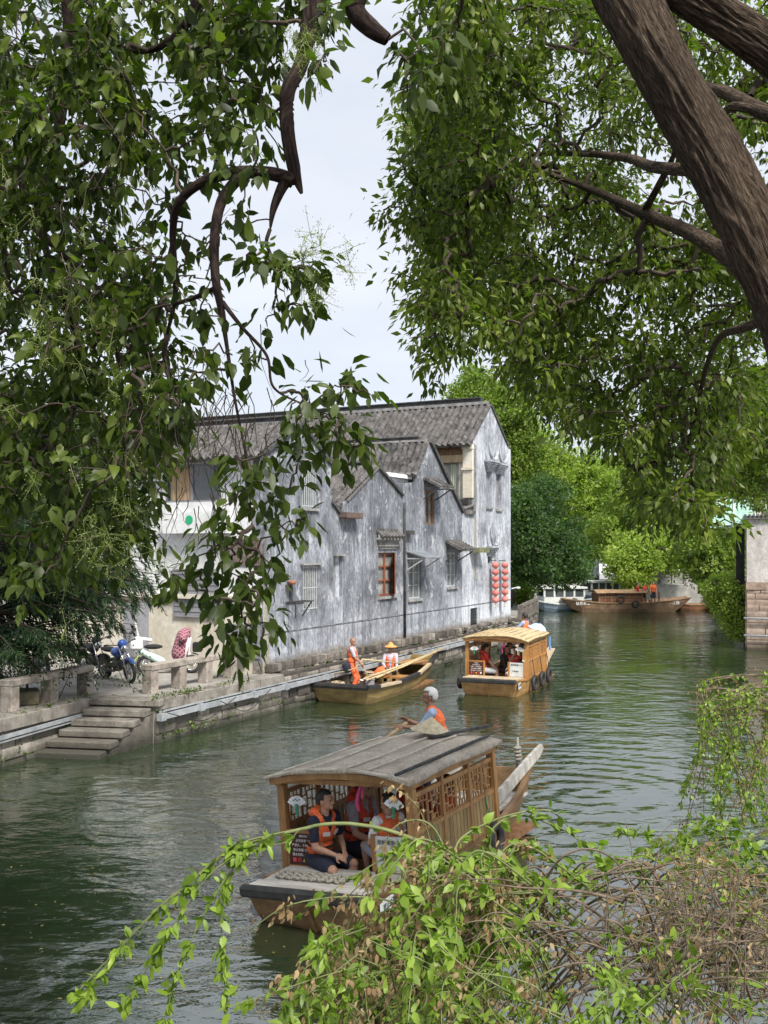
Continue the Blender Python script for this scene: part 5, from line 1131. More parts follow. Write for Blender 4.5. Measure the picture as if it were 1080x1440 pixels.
for k in range(9): mb.tube([(-.06+.17*k, -.16, 5.72), (-.06+.17*k, 1.2, 5.74)], [.06, .06], 6)
mb.build('coping_tiles', MT['tile'], pt)
mb = MB(); mb.box(.45, 6, 1.6, 1.75, 5.65, 7.3); mb.build('upper_wall', MT['cream'], pt)
mb = MB(); frame_in(mb, (.75, 3.4, 5.9, 7.1), .09, 1.52, 1.6); o = mb.build('window_frame', MT['white_paint'], pt); mb = MB(); mb.box(.84, 3.31, 1.56, 1.58, 5.99, 7.01); mb.build('pane', MT['glass'], o)
mb = MB(); mb.box(.3, 6, 1.4, 1.9, 7.32, 7.6); mb.build('beam', MT['deck3'], pt)
mb = MB()
for z in (1.35, .62): mb.tube([(-.12, -.18, z), (7, -.75, z)], .045, 8)
mb.build('water_pipe', MT['bars'], pt, True)
mb = MB(); mb.box(-.42, -.06, 1.3, 1.7, 2.6, 5.4); mb.build('black_panel', MT['blackcloth'], pt)  # narrow upright black panel left of the pier wall
MT['awn'] = M_('mint_awning', (.30, .50, .42), (.40, .60, .52), 3, (6, 1, 1), .8, .1)
mb = MB(); n = 14; A = []; Bq = []
for i in range(n+1):
    f = i/n; x = -1.55+f*1.95; A.append((x*.45+.15, 1.3, 7.15-.05*f)); Bq.append((x, .05, 5.15+.28*f+(.05 if i % 2 else 0)))
mid = [((a[0]+b[0])/2-.16, (a[1]+b[1])/2-.25, (a[2]+b[2])/2+.20) for a, b in zip(A, Bq)]
mb.add(A+mid+Bq, [(i, i+1, n+2+i, n+1+i) for i in range(n)]+[(n+1+i, n+2+i, 2*n+3+i, 2*n+2+i) for i in range(n)]); mb.add([A[0], mid[0], Bq[0], (A[0][0], 1.5, 5.2)], [(0, 1, 2, 3)])
aw = mb.build('awning', MT['awn'], pt); sm = aw.modifiers.new('s', 'SOLIDIFY'); sm.thickness = .015
mb = MB(); up = Vector((0, -.03, .03))
for i in (0, 7, 14): mb.tube([Vector(A[i])+up, Vector(mid[i])+up, Vector(Bq[i])+up], .028, 6)
mb.build('awning_ribs', MT['white_paint'], aw)

# ------------------------------------------------------------------ stone balustrade beyond the houses on the left bank
bl = empty('stone_balustrade', (6.35, 45.6, 0)); tag(bl, 'dark stone balustrade along the walk beyond the tall pale gable', 'balustrade')
a = Vector((6.2, 45.3, 0)); b_ = Vector((7.85, 51.3, 0)); d = (b_-a).normalized(); L = (b_-a).length; n = 5; MT['dstone'] = M_('dark_stone', (.09, .08, .07), (.19, .17, .15), 3, rough=.95)
ang = math.atan2(d.y, d.x); rot = Matrix.Rotation(ang, 3, 'Z'); o0 = Vector((6.35, 45.6, 0))
for i in range(n):
    p_ = a+d*L*i/(n-1)-o0; mb = MB(); mb.cbox(p_+Vector((0, 0, 1.33)), (.22, .22, .80), rot); mb.build('post', MT['dstone'], bl)
mb = MB(); mb.cbox((a+b_)/2-o0+Vector((0, 0, 1.66)), (L, .18, .11), rot); mb.cbox((a+b_)/2-o0+Vector((0, 0, 1.06)), (L, .16, .12), rot); mb.build('rail', MT['dstone'], bl)
for i in range(n-1):
    for j in range(4): p_ = a+d*L*(i+(j+1)/5)/(n-1)-o0; mb = MB(); mb.cbox(p_+Vector((0, 0, 1.36)), (.10, .12, .49), rot); mb.build('baluster', MT['dstone'], bl)
lp = W(719, 828); lpp = WA+WU*(lp[0]-.1); t = empty('wall_lamp', (lpp.x, lpp.y, lp[1]), WANG); tag(t, 'small white lamp arm sticking out from the corner of the tall pale gable', 'lamp'); mb = MB(); mb.tube([(0.1, .0, 0), (.7, -.1, .05)], .03, 7); mb.build('arm', MT['bars'], t); mb = MB(); mb.ell((.75, -.1, .02), (.2, .07, .05)); mb.build('lamp_head', MT['white_paint'], t, True)

# ------------------------------------------------------------------ far landing, boats and vehicles
mb = MB(); mb.prism([(10.6, 72.6), (60, 72.6), (60, 73.9), (10.6, 73.9)], 'z', -1, 1.52); tag(mb.build('far_landing', MT['concrete']), kind='structure')
wl = MB(); wl.box(18.8, 26, 73.95, 74.2, 1.5, 2.55)
for k in range(9): wl.box(18.8+.86*k, 18.95+.86*k, 73.85, 73.95, 1.5, 2.6)
tag(wl.build('parapet_wall', MT['concrete']), 'grey parapet wall on the far landing behind the boats', 'wall')
SF = [(0, .5, .45, .25, .88, .25), (.9, 1.2, .85, .6, .78, -.1), (2.5, 2.5, 1.05, .85, .62, -.2), (5.5, 5.5, 1.05, .85, .62, -.2), (7.4, 7.2, .85, .6, .80, -.1), (8.6, 8.0, .5, .3, .95, .3)]
MT['fhull'] = M_('brown_far_hull', (.11, .065, .035), (.22, .14, .08), 2, rough=.6); MT['fcabin'] = M_('brown_far_cabin', (.13, .05, .025), (.24, .11, .05), 3, (1, 1, .3), .6, .2); MT['froof'] = M_('brown_far_roof', (.20, .12, .06), (.32, .21, .12), 3, rough=.8)
pL = at(792, 862, 66); fb = empty('wooden_tour_boat', (pL.x, 66.2, 0), -R(90)+R(4)); tag(fb, 'long brown wooden tour boat with panelled cabin moored at the far landing', 'boat')
hull(fb, SF, MT['fhull']); gunwale(fb, SF, MT['froof'], r=.05)
mb = MB(); mb.box(-.8, .8, 2.2, 5.2, .55, 1.24); mb.build('cabin', MT['fcabin'], fb)
mb = MB(); mb.box(-.84, .84, 2.25, 5.2, .98, 1.04)
for k in range(8): mb.box(-.84, .84, 2.2+.42*k, 2.24+.42*k, .6, 1.22)
mb.build('cabin_trim', MT['froof'], fb)
rf = roof_arch(fb, 1.0, 2.0, 5.45, 1.25, 1.42, MT['froof'])
mb = MB(); 
for s in (-1, 1):
    for y in (5.4, 6.3): mb.box(s*.7-.04, s*.7+.04, y-.04, y+.04, .6, 1.35)
mb.build('post', MT['fcabin'], fb)
tyre(fb, (1.06, 3.6, .85), .22, .06, 'x'); tyre(fb, (1.08, 4.6, .55), .20, .06, 'x')
TX = lambda x, y, z: Matrix.Translation((x, y, z)) @ Matrix.Rotation(R(90), 4, 'Z') @ Matrix.Rotation(R(90), 4, 'X')
textmesh('姑苏水上游', .24, fb, MT['text_white'], TX(.90, 1.25, .58)); textmesh('平江路', .26, fb, MT['text_white'], TX(.86, 7.25, .60))
MT['fwhite'] = M_('white_boat_paint', (.46, .48, .47), (.60, .62, .60), 2, rough=.5); MT['fblue'] = M_('blue_grey_paint', (.12, .17, .22), (.20, .26, .32), 2, rough=.5)
def white_boat(loc, rz, label, L=4.6, cab=True):
    t = empty('white_boat', loc, rz); tag(t, label, 'boat', 'white boats at the far landing'); k = L/8.6
    hull(t, [(a*k, b*k, c, d, e*.8, f) for a, b, c, d, e, f in SF], MT['fblue']); gunwale(t, [(a*k, b*k, c, d, e*.8, f) for a, b, c, d, e, f in SF], MT['fwhite'], r=.07)
    mb = MB()
    for s in (-1, 1):
        mb.box(s*.8-.03, s*.8+.03, L*.12, L*.72, .5, .95)
        for i in range(5): y = L*(.12+.15*i); mb.box(s*.8-.045, s*.8+.045, y-.06, y+.06, .95, 1.5)
    mb.box(-.8, .8, L*.12-.03, L*.12+.03, .5, .95); mb.build('cabin_side', MT['fwhite'], t); mb = MB(); mb.box(-.95, .95, L*.08, L*.76, 1.5, 1.62); mb.build('roof', MT['fwhite'], t)
    mb = MB()
    for s in (-1, 1): mb.box(s*.8-.006, s*.8+.006, L*.13, L*.70, .96, 1.48)
    mb.build('window_glass', MT['glass'], t); tyre(t, (1.05, L*.55, .55), .26, .08, 'x'); return t
p_ = at(752, 862, 66.5); white_boat((p_.x, 67.3, 0), -R(82), 'white and blue-grey boat moored left of the brown tour boat')
p_ = at(818, 850, 71); white_boat((p_.x, 71.2, .25), -R(75), 'white boat partly hidden behind the brown tour boat cabin', 3.6)
lowb = empty('low_boat', (at(950, 858, 67).x, 68.0, 0), -R(90)); tag(lowb, 'low brown open boat at the right of the far landing', 'boat'); hull(lowb, [(a*.42, b*.42, c*.8, d*.8, e*.62, f) for a, b, c, d, e, f in SF], MT['fcabin']); gunwale(lowb, [(a*.42, b*.42, c*.8, d*.8, e*.62, f) for a, b, c, d, e, f in SF], MT['froof'], r=.04)
def car(loc, rz, label, m, name='parked_car', ht=1.5):
    t = empty(name, loc, rz); tag(t, label, 'car', 'vehicles on the far landing'); mb = MB(); k = ht/1.5
    mb.prism([(-2.1, .3), (2.1, .3), (2.15, .75*k), (1.3, .88*k), (.8, ht), (-1.2, ht), (-1.9, .95*k), (-2.15, .8*k)], 'y', -.85, .85); mb.build('body', m, t, bevel=.06)
    mb = MB(); mb.prism([(1.15, .92*k), (.74, ht-.08), (-1.12, ht-.08), (-1.72, .98*k)], 'y', -.865, .865); mb.build('window', MT['glass'], t)
    for x in (-1.35, 1.35):
        for s in (-1, 1): mb = MB(); mb.lathe([(.001, -.1), (.3, -.1), (.33, 0), (.3, .1), (.001, .1)], 16, (x, s*.80, .32), Matrix.Rotation(R(90), 3, 'X')); mb.build('wheel', MT['rubber'], t, True)
    return t
MT['carw'] = M_('white_car_paint', (.62, .64, .68), (.7, .72, .76), 1, rough=.25, bs=0); MT['carr'] = M_('red_car_paint', (.40, .06, .06), rough=.3, bs=0)
p_ = at(868, 820, 80); car((p_.x, 80, 1.5), R(8), 'white van parked under the trees beyond the white boat', MT['carw'], 'parked_van', 2.1)
p_ = at(980, 825, 78); car((p_.x, 78, 1.5), R(4), 'white car parked behind the grey parapet wall', MT['carw'])
p_ = at(855, 818, 77.5); car((p_.x, 77, 1.5), R(80), 'small silver car in front of the white van on the far landing', MT['carw'])
for k, (px, py, top_, lab, bot) in enumerate([(918, 851, 'vest', 'person in orange vest and black shorts standing on the stern of the brown tour boat', 'blackcloth'), (905, 851, 'redcloth', 'person in red standing at the cabin door of the brown tour boat', 'blackcloth'), (895, 853, 'redcloth', 'person in dark red inside the cabin door of the brown tour boat', 'browncloth')]):
    p_ = at(px, py, 66.1); person((p_.x, 66.1-.1*k, .40), R(180+40*k), lab, (0, 0, .88), (0, .08, 1), [(-.2, .2, .8), (.2, .25, .85)], [(-.12, 0, .09), (.12, .05, .09)], top=top_, vest='vest' if k == 0 else None, bottom=bot, vox=.02, tape=False, s=.98 if k == 0 else .85)

# ------------------------------------------------------------------ parked two-wheelers on the quay
MT['blue_p'] = M_('blue_paint', (.03, .09, .35), (.05, .12, .45), 2, rough=.3, bs=0); MT['teal_p'] = M_('pale_mint_paint', (.45, .60, .55), rough=.3, bs=0); MT['yg_p'] = M_('yellow_green_paint', (.45, .52, .18), rough=.3, bs=0)
MT['chrome'] = M_('chrome', (.5, .5, .5), rough=.2, metal=.9, bs=0)
def wheel(parent, c, r, name='wheel'):
    mb = MB(); n, k = 26, 8; vs = []
    for i in range(n):
        a = 2*math.pi*i/n
        for j in range(k): b = 2*math.pi*j/k; rr = r-.045+.045*math.cos(b); vs.append((c[0]+rr*math.cos(a), c[1]+.045*math.sin(b), c[2]+rr*math.sin(a)))
    mb.add(vs, [(i*k+j, i*k+(j+1) % k, ((i+1) % n)*k+(j+1) % k, ((i+1) % n)*k+j) for i in range(n) for j in range(k)]); w_ = mb.build(name, MT['rubber'], parent, True)
    mb = MB(); c = Vector(c)
    for i in range(14): a = 2*math.pi*i/14; mb.bar(c, c+Vector((math.cos(a), 0, math.sin(a)))*(r-.08), .008)
    mb.tube([c+Vector((math.cos(2*math.pi*i/24)*(r-.085), 0, math.sin(2*math.pi*i/24)*(r-.085))) for i in range(25)], .014, 5, False)
    mb.lathe([(.001, -.06), (.06, -.06), (.06, .06), (.001, .06)], 12, c, Matrix.Rotation(R(90), 3, 'X')); mb.build('rim', MT['chrome'], w_, True)
def mudguard(parent, c, r, m, a0=20, a1=160, w_=.06):
    mb = MB(); n = 12; vs = []
    for i in range(n+1): a = R(a0+(a1-a0)*i/n); vs += [(c[0]+(r+.0)*math.cos(a), c[1]-w_, c[2]+r*math.sin(a)), (c[0]+(r+.03)*math.cos(a), c[1], c[2]+(r+.03)*math.sin(a)), (c[0]+r*math.cos(a), c[1]+w_, c[2]+r*math.sin(a))]
    mb.add(vs, [(3*i, 3*i+3, 3*i+4, 3*i+1) for i in range(n)]+[(3*i+1, 3*i+4, 3*i+5, 3*i+2) for i in range(n)]); o = mb.build('mudguard', m, parent, True); sm = o.modifiers.new('s', 'SOLIDIFY'); sm.thickness = .012
def motorbike(loc, rz, m, label, lean=.12):
    t = empty('motorcycle', loc, rz, lean); tag(t, label, 'motorcycle', 'motorcycles parked on the quay')
    wheel(t, (.66, 0, .30), .30); wheel(t, (-.66, 0, .30), .30); mudguard(t, (.66, 0, .30), .34, m, 40, 150); mudguard(t, (-.66, 0, .30), .34, MT['blackcloth'], 30, 150)
    mb = MB()
    for s in (-.09, .09): mb.tube([(.66, s, .30), (.42, s, .92)], .022, 7)
    mb.build('front_fork', MT['chrome'], t, True); mb = MB(); mb.ell((.10, 0, .76), (.28, .14, .13)); mb.build('fuel_tank', m, t, True)
    mb = MB(); mb.ell((-.38, 0, .80), (.38, .13, .07)); mb.build('seat', MT['blackcloth'], t, True); mb = MB(); mb.ell((.05, 0, .42), (.22, .15, .17)); mb.cap((.1, 0, .6), .05, (-.5, 0, .5), .04); mb.cap((.35, 0, .85), .04, (.05, 0, .5), .05); mb.tube([(.1, -.14, .3), (-.4, -.17, .28), (-.8, -.17, .34)], .04, 8); mb.build('engine', MT['iron'], t, True)
    mb = MB(); mb.tube([(.30, -.36, 1.02), (.40, -.12, .98), (.40, .12, .98), (.30, .36, 1.02)], .015, 6); mb.cap((.30, -.34, 1.02), .02, (.27, -.42, 1.02), .02); mb.cap((.30, .34, 1.02), .02, (.27, .42, 1.02), .02)
    for s in (-1, 1): mb.tube([(.36, s*.2, 1.0), (.36, s*.30, 1.2)], .008, 5); mb.ell((.36, s*.31, 1.23), (.02, .07, .045))
    mb.build('handlebar', MT['iron'], t, True); mb = MB(); mb.ell((.52, 0, .88), (.09, .10, .10)); mb.build('headlight', MT['chrome'], t, True)
    mb = MB(); mb.ell((.42, 0, 1.0), (.10, .13, .12)); mb.build('front_cowl', m, t, True); return t
def qp(px, py): v = on(px, py, QZ); return (v.x, v.y, QZ)
motorbike(qp(133, 950), R(-52), MT['blackcloth'], 'black motorcycle with spoked front wheel parked nearest the steps'); motorbike((-6.9, 25.9, QZ), R(-48), MT['blue_p'], 'blue motorcycle just behind the black one near the steps')
motorbike(qp(60, 952), R(-60), MT['redcloth'], 'red motorcycle half hidden behind the short railing'); motorbike((-9.2, 23.2, QZ), R(-55), MT['blue_p'], 'blue motorcycle at the left edge under the dark tree')
sc = empty('electric_scooter', (-5.9, 27.3, QZ), R(6)); tag(sc, 'white and mint electric scooter wearing a plaid quilted rain cover', 'scooter')
wheel(sc, (.62, 0, .25), .25); wheel(sc, (-.62, 0, .25), .25); mudguard(sc, (-.62, 0, .25), .30, MT['yg_p'], 10, 190); mudguard(sc, (.62, 0, .25), .29, MT['white_paint'], 30, 160)
mb = MB(); mb.cbox((0.05, 0, .28), (.75, .24, .10), None, .03); mb.cap((-.2, 0, .34), .11, (-.75, 0, .62), .09); mb.build('body', MT['teal_p'], sc, True); mb = MB(); mb.prism([(.42, .25), (.60, .95), (.54, .98), (.30, .30)], 'y', -.17, .17); mb.cap((.55, 0, .95), .07, (.52, 0, .6), .06); mb.build('front_shield', MT['white_paint'], sc, True)
mb = MB(); mb.ell((-.42, 0, .74), (.26, .13, .07)); mb.build('seat', MT['blackcloth'], sc, True); mb = MB(); mb.tube([(.45, -.3, 1.02), (.55, 0, 1.0), (.45, .3, 1.02)], .016, 6); mb.build('handlebar', MT['iron'], sc, True)
mb = MB(); mb.cbox((.78, 0, .72), (.26, .32, .26), None, .03)
for k in range(5): mb.box(.65, .91, -.165, .165, .62+.05*k, .635+.05*k)
mb.build('basket', MT['blackcloth'], sc); mb = MB(); mb.cbox((-.86, 0, .80), (.34, .34, .28), None, .05); mb.build('rear_box', MT['white_paint'], sc)
mb = MB(); mb.cap((-.5, .0, .92), .05, (-.9, 0, .98), .05); mb.build('backrest', MT['white_paint'], sc, True)
def plaid():
    m, t, b = newmat('plaid_quilt'); co = coords(t, 'Object', (1, 1, 1)); c = None; base = (.20, .035, .07)
    w1 = node(t, 'ShaderNodeTexWave', wave_type='BANDS', bands_direction='DIAGONAL'); w1.inputs['Scale'].default_value = 5; lk(t, co, w1.inputs[0])
    mp = coords(t, 'Object', (-1, 1, 1)); w2 = node(t, 'ShaderNodeTexWave', wave_type='BANDS', bands_direction='DIAGONAL'); w2.inputs['Scale'].default_value = 5; lk(t, mp, w2.inputs[0])
    mx_ = node(t, 'ShaderNodeMath', operation='MAXIMUM'); lk(t, w1.outputs[1], mx_.inputs[0]); lk(t, w2.outputs[1], mx_.inputs[1]); lk(t, ramp(t, mx_.outputs[0], [(.86, base), (.95, (.42, .28, .30))]), b.inputs['Base Color']); b.inputs['Roughness'].default_value = .9; return m
mb = MB(); mb.cap((.40, 0, 1.02), .20, (.30, 0, .55), .24); mb.cap((.40, -.28, .98), .10, (.40, .28, .98), .10); mb.cap((.42, 0, 1.12), .12, (.50, 0, 1.16), .10); o = remesh(mb, .03, 'rain_cover', plaid(), sc)
mb = MB(); n = 16; pts = [Vector((.0+.55*(i/n)**2, 0, 1.9-1.9*i/n)) for i in range(n+1)]
for a_, b__ in zip(pts[:-1], pts[1:]): mb.bar(a_, b__, .10, .02)
o = mb.build('bent_strip', MT['white_paint'], None); o.location = (-6.85, 27.3, QZ); tag(o, 'curved white plastic strip leaning upright beside the scooter', 'plastic strip')
cd = MB(); cd.box(-.35, .35, -.02, .02, 0, 1.9); o = cd.build('grey_board', MT['greyp'], None); o.location = (-6.95, 27.9, QZ); o.rotation_euler = (.0, 0, .1); tag(o, 'dark grey board standing behind the curved white strip', 'board')

# ------------------------------------------------------------------ vegetation
LEAF_NEAR = (np.array([(0, 0, 0), (0, .33, .02), (0, .70, .0), (0, 1, -.10), (-.22, .25, .06), (-.20, .62, .05), (.22, .25, .06), (.20, .62, .05)]), [np.array([(0, 1, 4), (0, 6, 1), (2, 3, 5), (2, 7, 3)]), np.array([(1, 2, 5, 4), (1, 6, 7, 2)])])
LEAF_MID = (np.array([(0, 0, 0), (-.21, .42, .05), (0, .5, 0), (.21, .42, .05), (0, 1, -.06)]), [np.array([(0, 2, 1), (0, 3, 2), (1, 2, 4), (2, 3, 4)])])
LEAF_FAR = (np.array([(0, 0, 0), (-.30, .5, .06), (0, 1, 0), (.30, .5, .06)]), [np.array([(0, 3, 2, 1)])])
NEEDLE = (np.array([(0, 0, 0), (-.07, .5, 0), (0, 1, -.05), (.07, .5, 0)]), [np.array([(0, 3, 2, 1)])])
def unit(a): return a/np.maximum(np.linalg.norm(a, axis=-1, keepdims=True), 1e-9)
def leaf_mesh(name, pos, dirs, size, tint, m, parent, tmpl, up=(0, 0, 1), flat=.8):
    N = len(pos); T_, FA = tmpl; y = unit(dirs); n = unit(np.array(up)*flat+rng.normal(0, .55, (N, 3))); x = unit(np.cross(y, n)); z = np.cross(x, y)
    loc = T_[None]*np.asarray(size)[:, None, None]*np.stack([rng.uniform(.7, 1.25, N), np.ones(N), rng.uniform(-.6, 2.4, N)], -1)[:, None]; V = pos[:, None]+loc[..., :1]*x[:, None]+loc[..., 1:2]*y[:, None]+loc[..., 2:]*z[:, None]
    k = len(T_); off_ = (np.arange(N)*k)[:, None, None]; Fs = [(f[None]+off_).reshape(-1, f.shape[1]) for f in FA]
    return np_mesh(name, V.reshape(-1, 3), Fs, m, parent, {'tint': ('FLOAT', np.repeat(tint, k))})
def tubes_mesh(name, chains, m, parent, sides=5, bark=False):
    """chains: list of (pts (k,3), radii (k))"""
    Vs = []; Fs = []; base = 0; BK = []
    for P_, r_ in chains:
        P_ = np.asarray(P_, float); k = len(P_); s_ = sides if np.max(r_) < .05 else max(sides, 10)
        if bark: s_ = 28 if np.max(r_) > .1 else 10
        big_ = bark and np.max(r_) > .12
        if big_:
            s_ = 110; f0 = np.linspace(0, k-1, 260); r_ = np.interp(f0, np.arange(k), r_); P_ = np.stack([np.interp(f0, np.arange(k), P_[:, i]) for i in range(3)], -1); k = 260
        t = unit(np.gradient(P_, axis=0)); ref = np.array([0, 0, 1.]) if abs(t[0, 2]) < .9 else np.array([1., 0, 0]); a = unit(np.cross(t, ref)); b = np.cross(t, a); ang = np.arange(s_)*2*math.pi/s_
        ring = P_[:, None]+(a[:, None]*np.cos(ang)[None, :, None]+b[:, None]*np.sin(ang)[None, :, None])*np.asarray(r_)[:, None, None]
        ln = np.concatenate([[0], np.cumsum(np.linalg.norm(np.diff(P_, axis=0), axis=1))])
        if big_:
            dd = np.array([[(.5-abs(mnoise.noise(Vector((math.cos(g)*4.6+.2*math.sin(9*l), math.sin(g)*4.6, l*3.6)))*1.6))*.020+mnoise.noise(Vector((math.cos(g)*1.2, math.sin(g)*1.2, l*1.5)))*.022 for g in ang] for l in ln])
            ring = ring+(a[:, None]*np.cos(ang)[None, :, None]+b[:, None]*np.sin(ang)[None, :, None])*dd[..., None]
        if bark: BK.append(np.stack(np.broadcast_arrays(np.cos(ang)[None]*np.max(r_), np.sin(ang)[None]*np.max(r_), ln[:, None]), -1).reshape(-1, 3))
        Vs.append(ring.reshape(-1, 3)); i = np.arange(k-1)[:, None]*s_; j = np.arange(s_)[None]; jn = (j+1) % s_; Fs.append(np.stack([i+j, i+jn, i+s_+jn, i+s_+j], -1).reshape(-1, 4)+base); base += k*s_
    return np_mesh(name, np.concatenate(Vs), [np.concatenate(Fs)], m, parent, {'bark': ('FLOAT_VECTOR', np.concatenate(BK))} if bark else None, True)
def bark_mat(name, c1, c2, sx=26, sz=5, st=.9, attr='bark'):
    m, t, b = newmat(name); co = coords(t, scale=(sx, sx, sz), attr=attr) if attr else coords(t, 'Object', (sx, sx, sz)); n = noise(t, co, 1, 6, .65, .6); n2 = noise(t, coords(t, 'Object', (1, 1, 1)), 2.2, 4)
    c = ramp(t, n, [(.36, tuple(x*.25 for x in c1)), (.50, c1), (.68, c2)]); c = mixc(t, c, ramp(t, n2, [(.3, (.65,)*3), (.7, (1.2,)*3)]), .8, 'MULTIPLY'); lk(t, c, b.inputs['Base Color']); b.inputs['Roughness'].default_value = .95; b.inputs['Specular IOR Level'].default_value = .2
    bump(t, b, n, st, .035); return m
MT['bark'] = bark_mat('furrowed_bark', (.075, .053, .036), (.19, .142, .105), 78, 15.0, 1.0); MT['bark_dark'] = bark_mat('dark_smooth_bark', (.028, .018, .015), (.075, .05, .042), 20, 9, .6); MT['twig'] = M_('twig_bark', (.035, .026, .02), (.085, .062, .045), 8, rough=.95); MT['bark_far'] = M_('far_bark', (.06, .05, .04), (.12, .10, .08), 3, rough=.95)
def spline(pts, n=8):
    P_ = np.array(pts, float); out = []
    for i in range(len(P_)-1):
        p0, p1, p2, p3 = P_[max(i-1, 0)], P_[i], P_[i+1], P_[min(i+2, len(P_)-1)]
        for k in range(n): t = k/n; out.append(.5*((2*p1)+(-p0+p2)*t+(2*p0-5*p1+4*p2-p3)*t*t+(-p0+3*p1-3*p2+p3)*t**3))
    out.append(P_[-1]); return np.array(out)
def attach(nodes, targets, sag=.12, jit=.06, nseg=4):
    """grow a branch from the nearest existing node to every target; returns chains with radii by load"""
    nodes = [np.array(p) for p in nodes]; par = [-1]*len(nodes); arr = np.array(nodes); chains = []
    d0 = np.array([np.min(np.linalg.norm(arr-t, axis=1)) for t in targets]); order = np.argsort(d0); buf = np.zeros((len(arr)+len(targets)*nseg, 3)); buf[:len(arr)] = arr; cnt = len(arr); load = np.zeros(len(buf)); par = np.full(len(buf), -1)
    for ti in order:
        t = targets[ti]; d = np.linalg.norm(buf[:cnt]-t, axis=1); j = int(np.argmin(d)); a = buf[j]; L = d[j]; pts = [a]; idx = [j]
        for k in range(1, nseg+1):
            f = k/nseg; p = a+(t-a)*f+(rng.normal(0, jit*L, 3) if k < nseg else 0); p[2] += sag*L*math.sin(math.pi*f)*.6; buf[cnt] = p; par[cnt] = idx[-1]; idx.append(cnt); cnt += 1; pts.append(p)
        chains.append((idx, np.array(pts)))
        i = idx[-1]
        while i != -1: load[i] += 1; i = par[i]
    return chains, load, order
def in_poly(px, py, poly):
    c = False; n = len(poly); j = n-1
    for i in range(n):
        if (poly[i][1] > py) != (poly[j][1] > py) and px < (poly[j][0]-poly[i][0])*(py-poly[i][1])/(poly[j][1]-poly[i][1])+poly[i][0]: c = not c
        j = i
    return c
def region(poly, Y0, Y1, n, keep=None, nscale=.9, thr=-1, seed=0):
    xs = [p[0] for p in poly]; ys = [p[1] for p in poly]; out = []; rd = random.Random(seed); g = 0
    while len(out) < n and g < n*60:
        g += 1; px, py, Y = rd.uniform(min(xs), max(xs)), rd.uniform(min(ys), max(ys)), rd.uniform(Y0, Y1)
        if not in_poly(px, py, poly): continue
        v = at(px, py, Y)
        if thr > -1 and mnoise.noise(v*nscale+Vector((seed, 0, 0))) < thr: continue
        out.append(np.array(v))
    return out
def twig_leaves(chains, order_pts, per, spread, size, down=.5, along=.55, szv=.25):
    """leaves around the tips and along the last part of every twig"""
    pos = []; dr = []
    for idx, P_ in chains:
        tip = P_[-1]; L = np.linalg.norm(P_[-1]-P_[0]); d = unit(P_[-1]-P_[-2]); n = per
        f = rng.random(n); base = tip[None]-(tip-P_[-2])[None]*(f[:, None]*along*1.6)+rng.normal(0, spread, (n, 3))*(.35+.65*rng.random((n, 1))); out_ = base-tip[None]
        q_ = unit(d[None]*.7+unit(out_+1e-6)*.9+rng.normal(0, .4, (n, 3))+np.array([0, 0, -down])); pos.append(base); dr.append(q_)
    pos = np.concatenate(pos); dr = np.concatenate(dr); return pos, dr, size*(1+rng.normal(0, szv, len(pos))).clip(.45, 1.5)
def ground_tree(name, label, group, base, trunk_pts, trunk_r, limb_list, targets, leafm, per, spread, lsize, tmpl, rt=.006, down=.5, trunkm=None, cat='tree', sag=.12, tipr=.0025, load_pow=.42, seedtint=None, origin=None, jit=.06, flat=.8, extra=None):
    n1 = len(targets)
    if extra: targets = list(targets)+list(extra[0])
    t = empty(name, base); tag(t, label, cat, group); B_ = np.array(base)
    tr = spline(trunk_pts) if trunk_pts else None; nodes = []; big = []
    if tr is not None: r_ = np.interp(np.linspace(0, 1, len(tr)), np.linspace(0, 1, len(trunk_r)), trunk_r); big.append((tr-B_, r_)); nodes += list(tr[len(tr)//3:])
    tubes_mesh('trunk', big, trunkm or MT['bark'], t, bark=True) if big else None
    lc = []
    for pts, rr in limb_list:
        s_ = spline(pts); r_ = np.interp(np.linspace(0, 1, len(s_)), np.linspace(0, 1, len(rr)), rr); lc.append((s_-B_, r_)); nodes += list(s_[2:])
    if lc: tubes_mesh('limbs', lc, trunkm or MT['bark'], t, bark=True)
    chains, load, order = attach(nodes, targets, sag, jit); ch = []
    for idx, P_ in chains:
        r_ = np.array([tipr+rt*(load[i]**load_pow) for i in idx]); r_[0] = min(r_[0], r_[1]*1.15); r_[-1] = max(tipr*.6, r_[-1]*.5); ch.append((P_-B_, r_))
    tubes_mesh('branches', ch, MT['twig'], t, 5)
    main = [c for c, o_ in zip(chains, order) if o_ < n1]; sp = [c for c, o_ in zip(chains, order) if o_ >= n1]
    if sp:
        pos, dr, sz = twig_leaves(sp, None, extra[1], extra[2], lsize, down); leaf_mesh('leaf_sprays', pos-B_, dr, sz, (np.repeat(rng.random(len(sp)), extra[1])*.35+rng.random(len(pos))*.40).clip(0, 1), leafm, t, tmpl, flat=flat)
    chains = main; pos, dr, sz = twig_leaves(chains, None, per, spread, lsize, down)
    # every leaf has its own shade of green; young leaves gather on some twigs
    tw = np.repeat(rng.random(len(chains)), per); tint = (tw*.45+rng.random(len(pos))*.45+.05).clip(0, 1)
    leaf_mesh('crown', pos-B_, dr, sz, tint, leafm, t, tmpl, flat=flat); return t
CAMPH = leafmat('camphor_leaves', [(.028, .044, .009), (.062, .092, .015), (.105, .145, .022), (.17, .215, .032), (.28, .33, .05)], .45, .42, .35)
CAMPHL = leafmat('camphor_leaves_silhouetted', [(.016, .029, .007), (.036, .058, .010), (.064, .094, .015), (.11, .148, .022), (.21, .25, .04)], .42, .45, .3)  # darkened camphor leaf copy: silhouette against the sky put into the colour
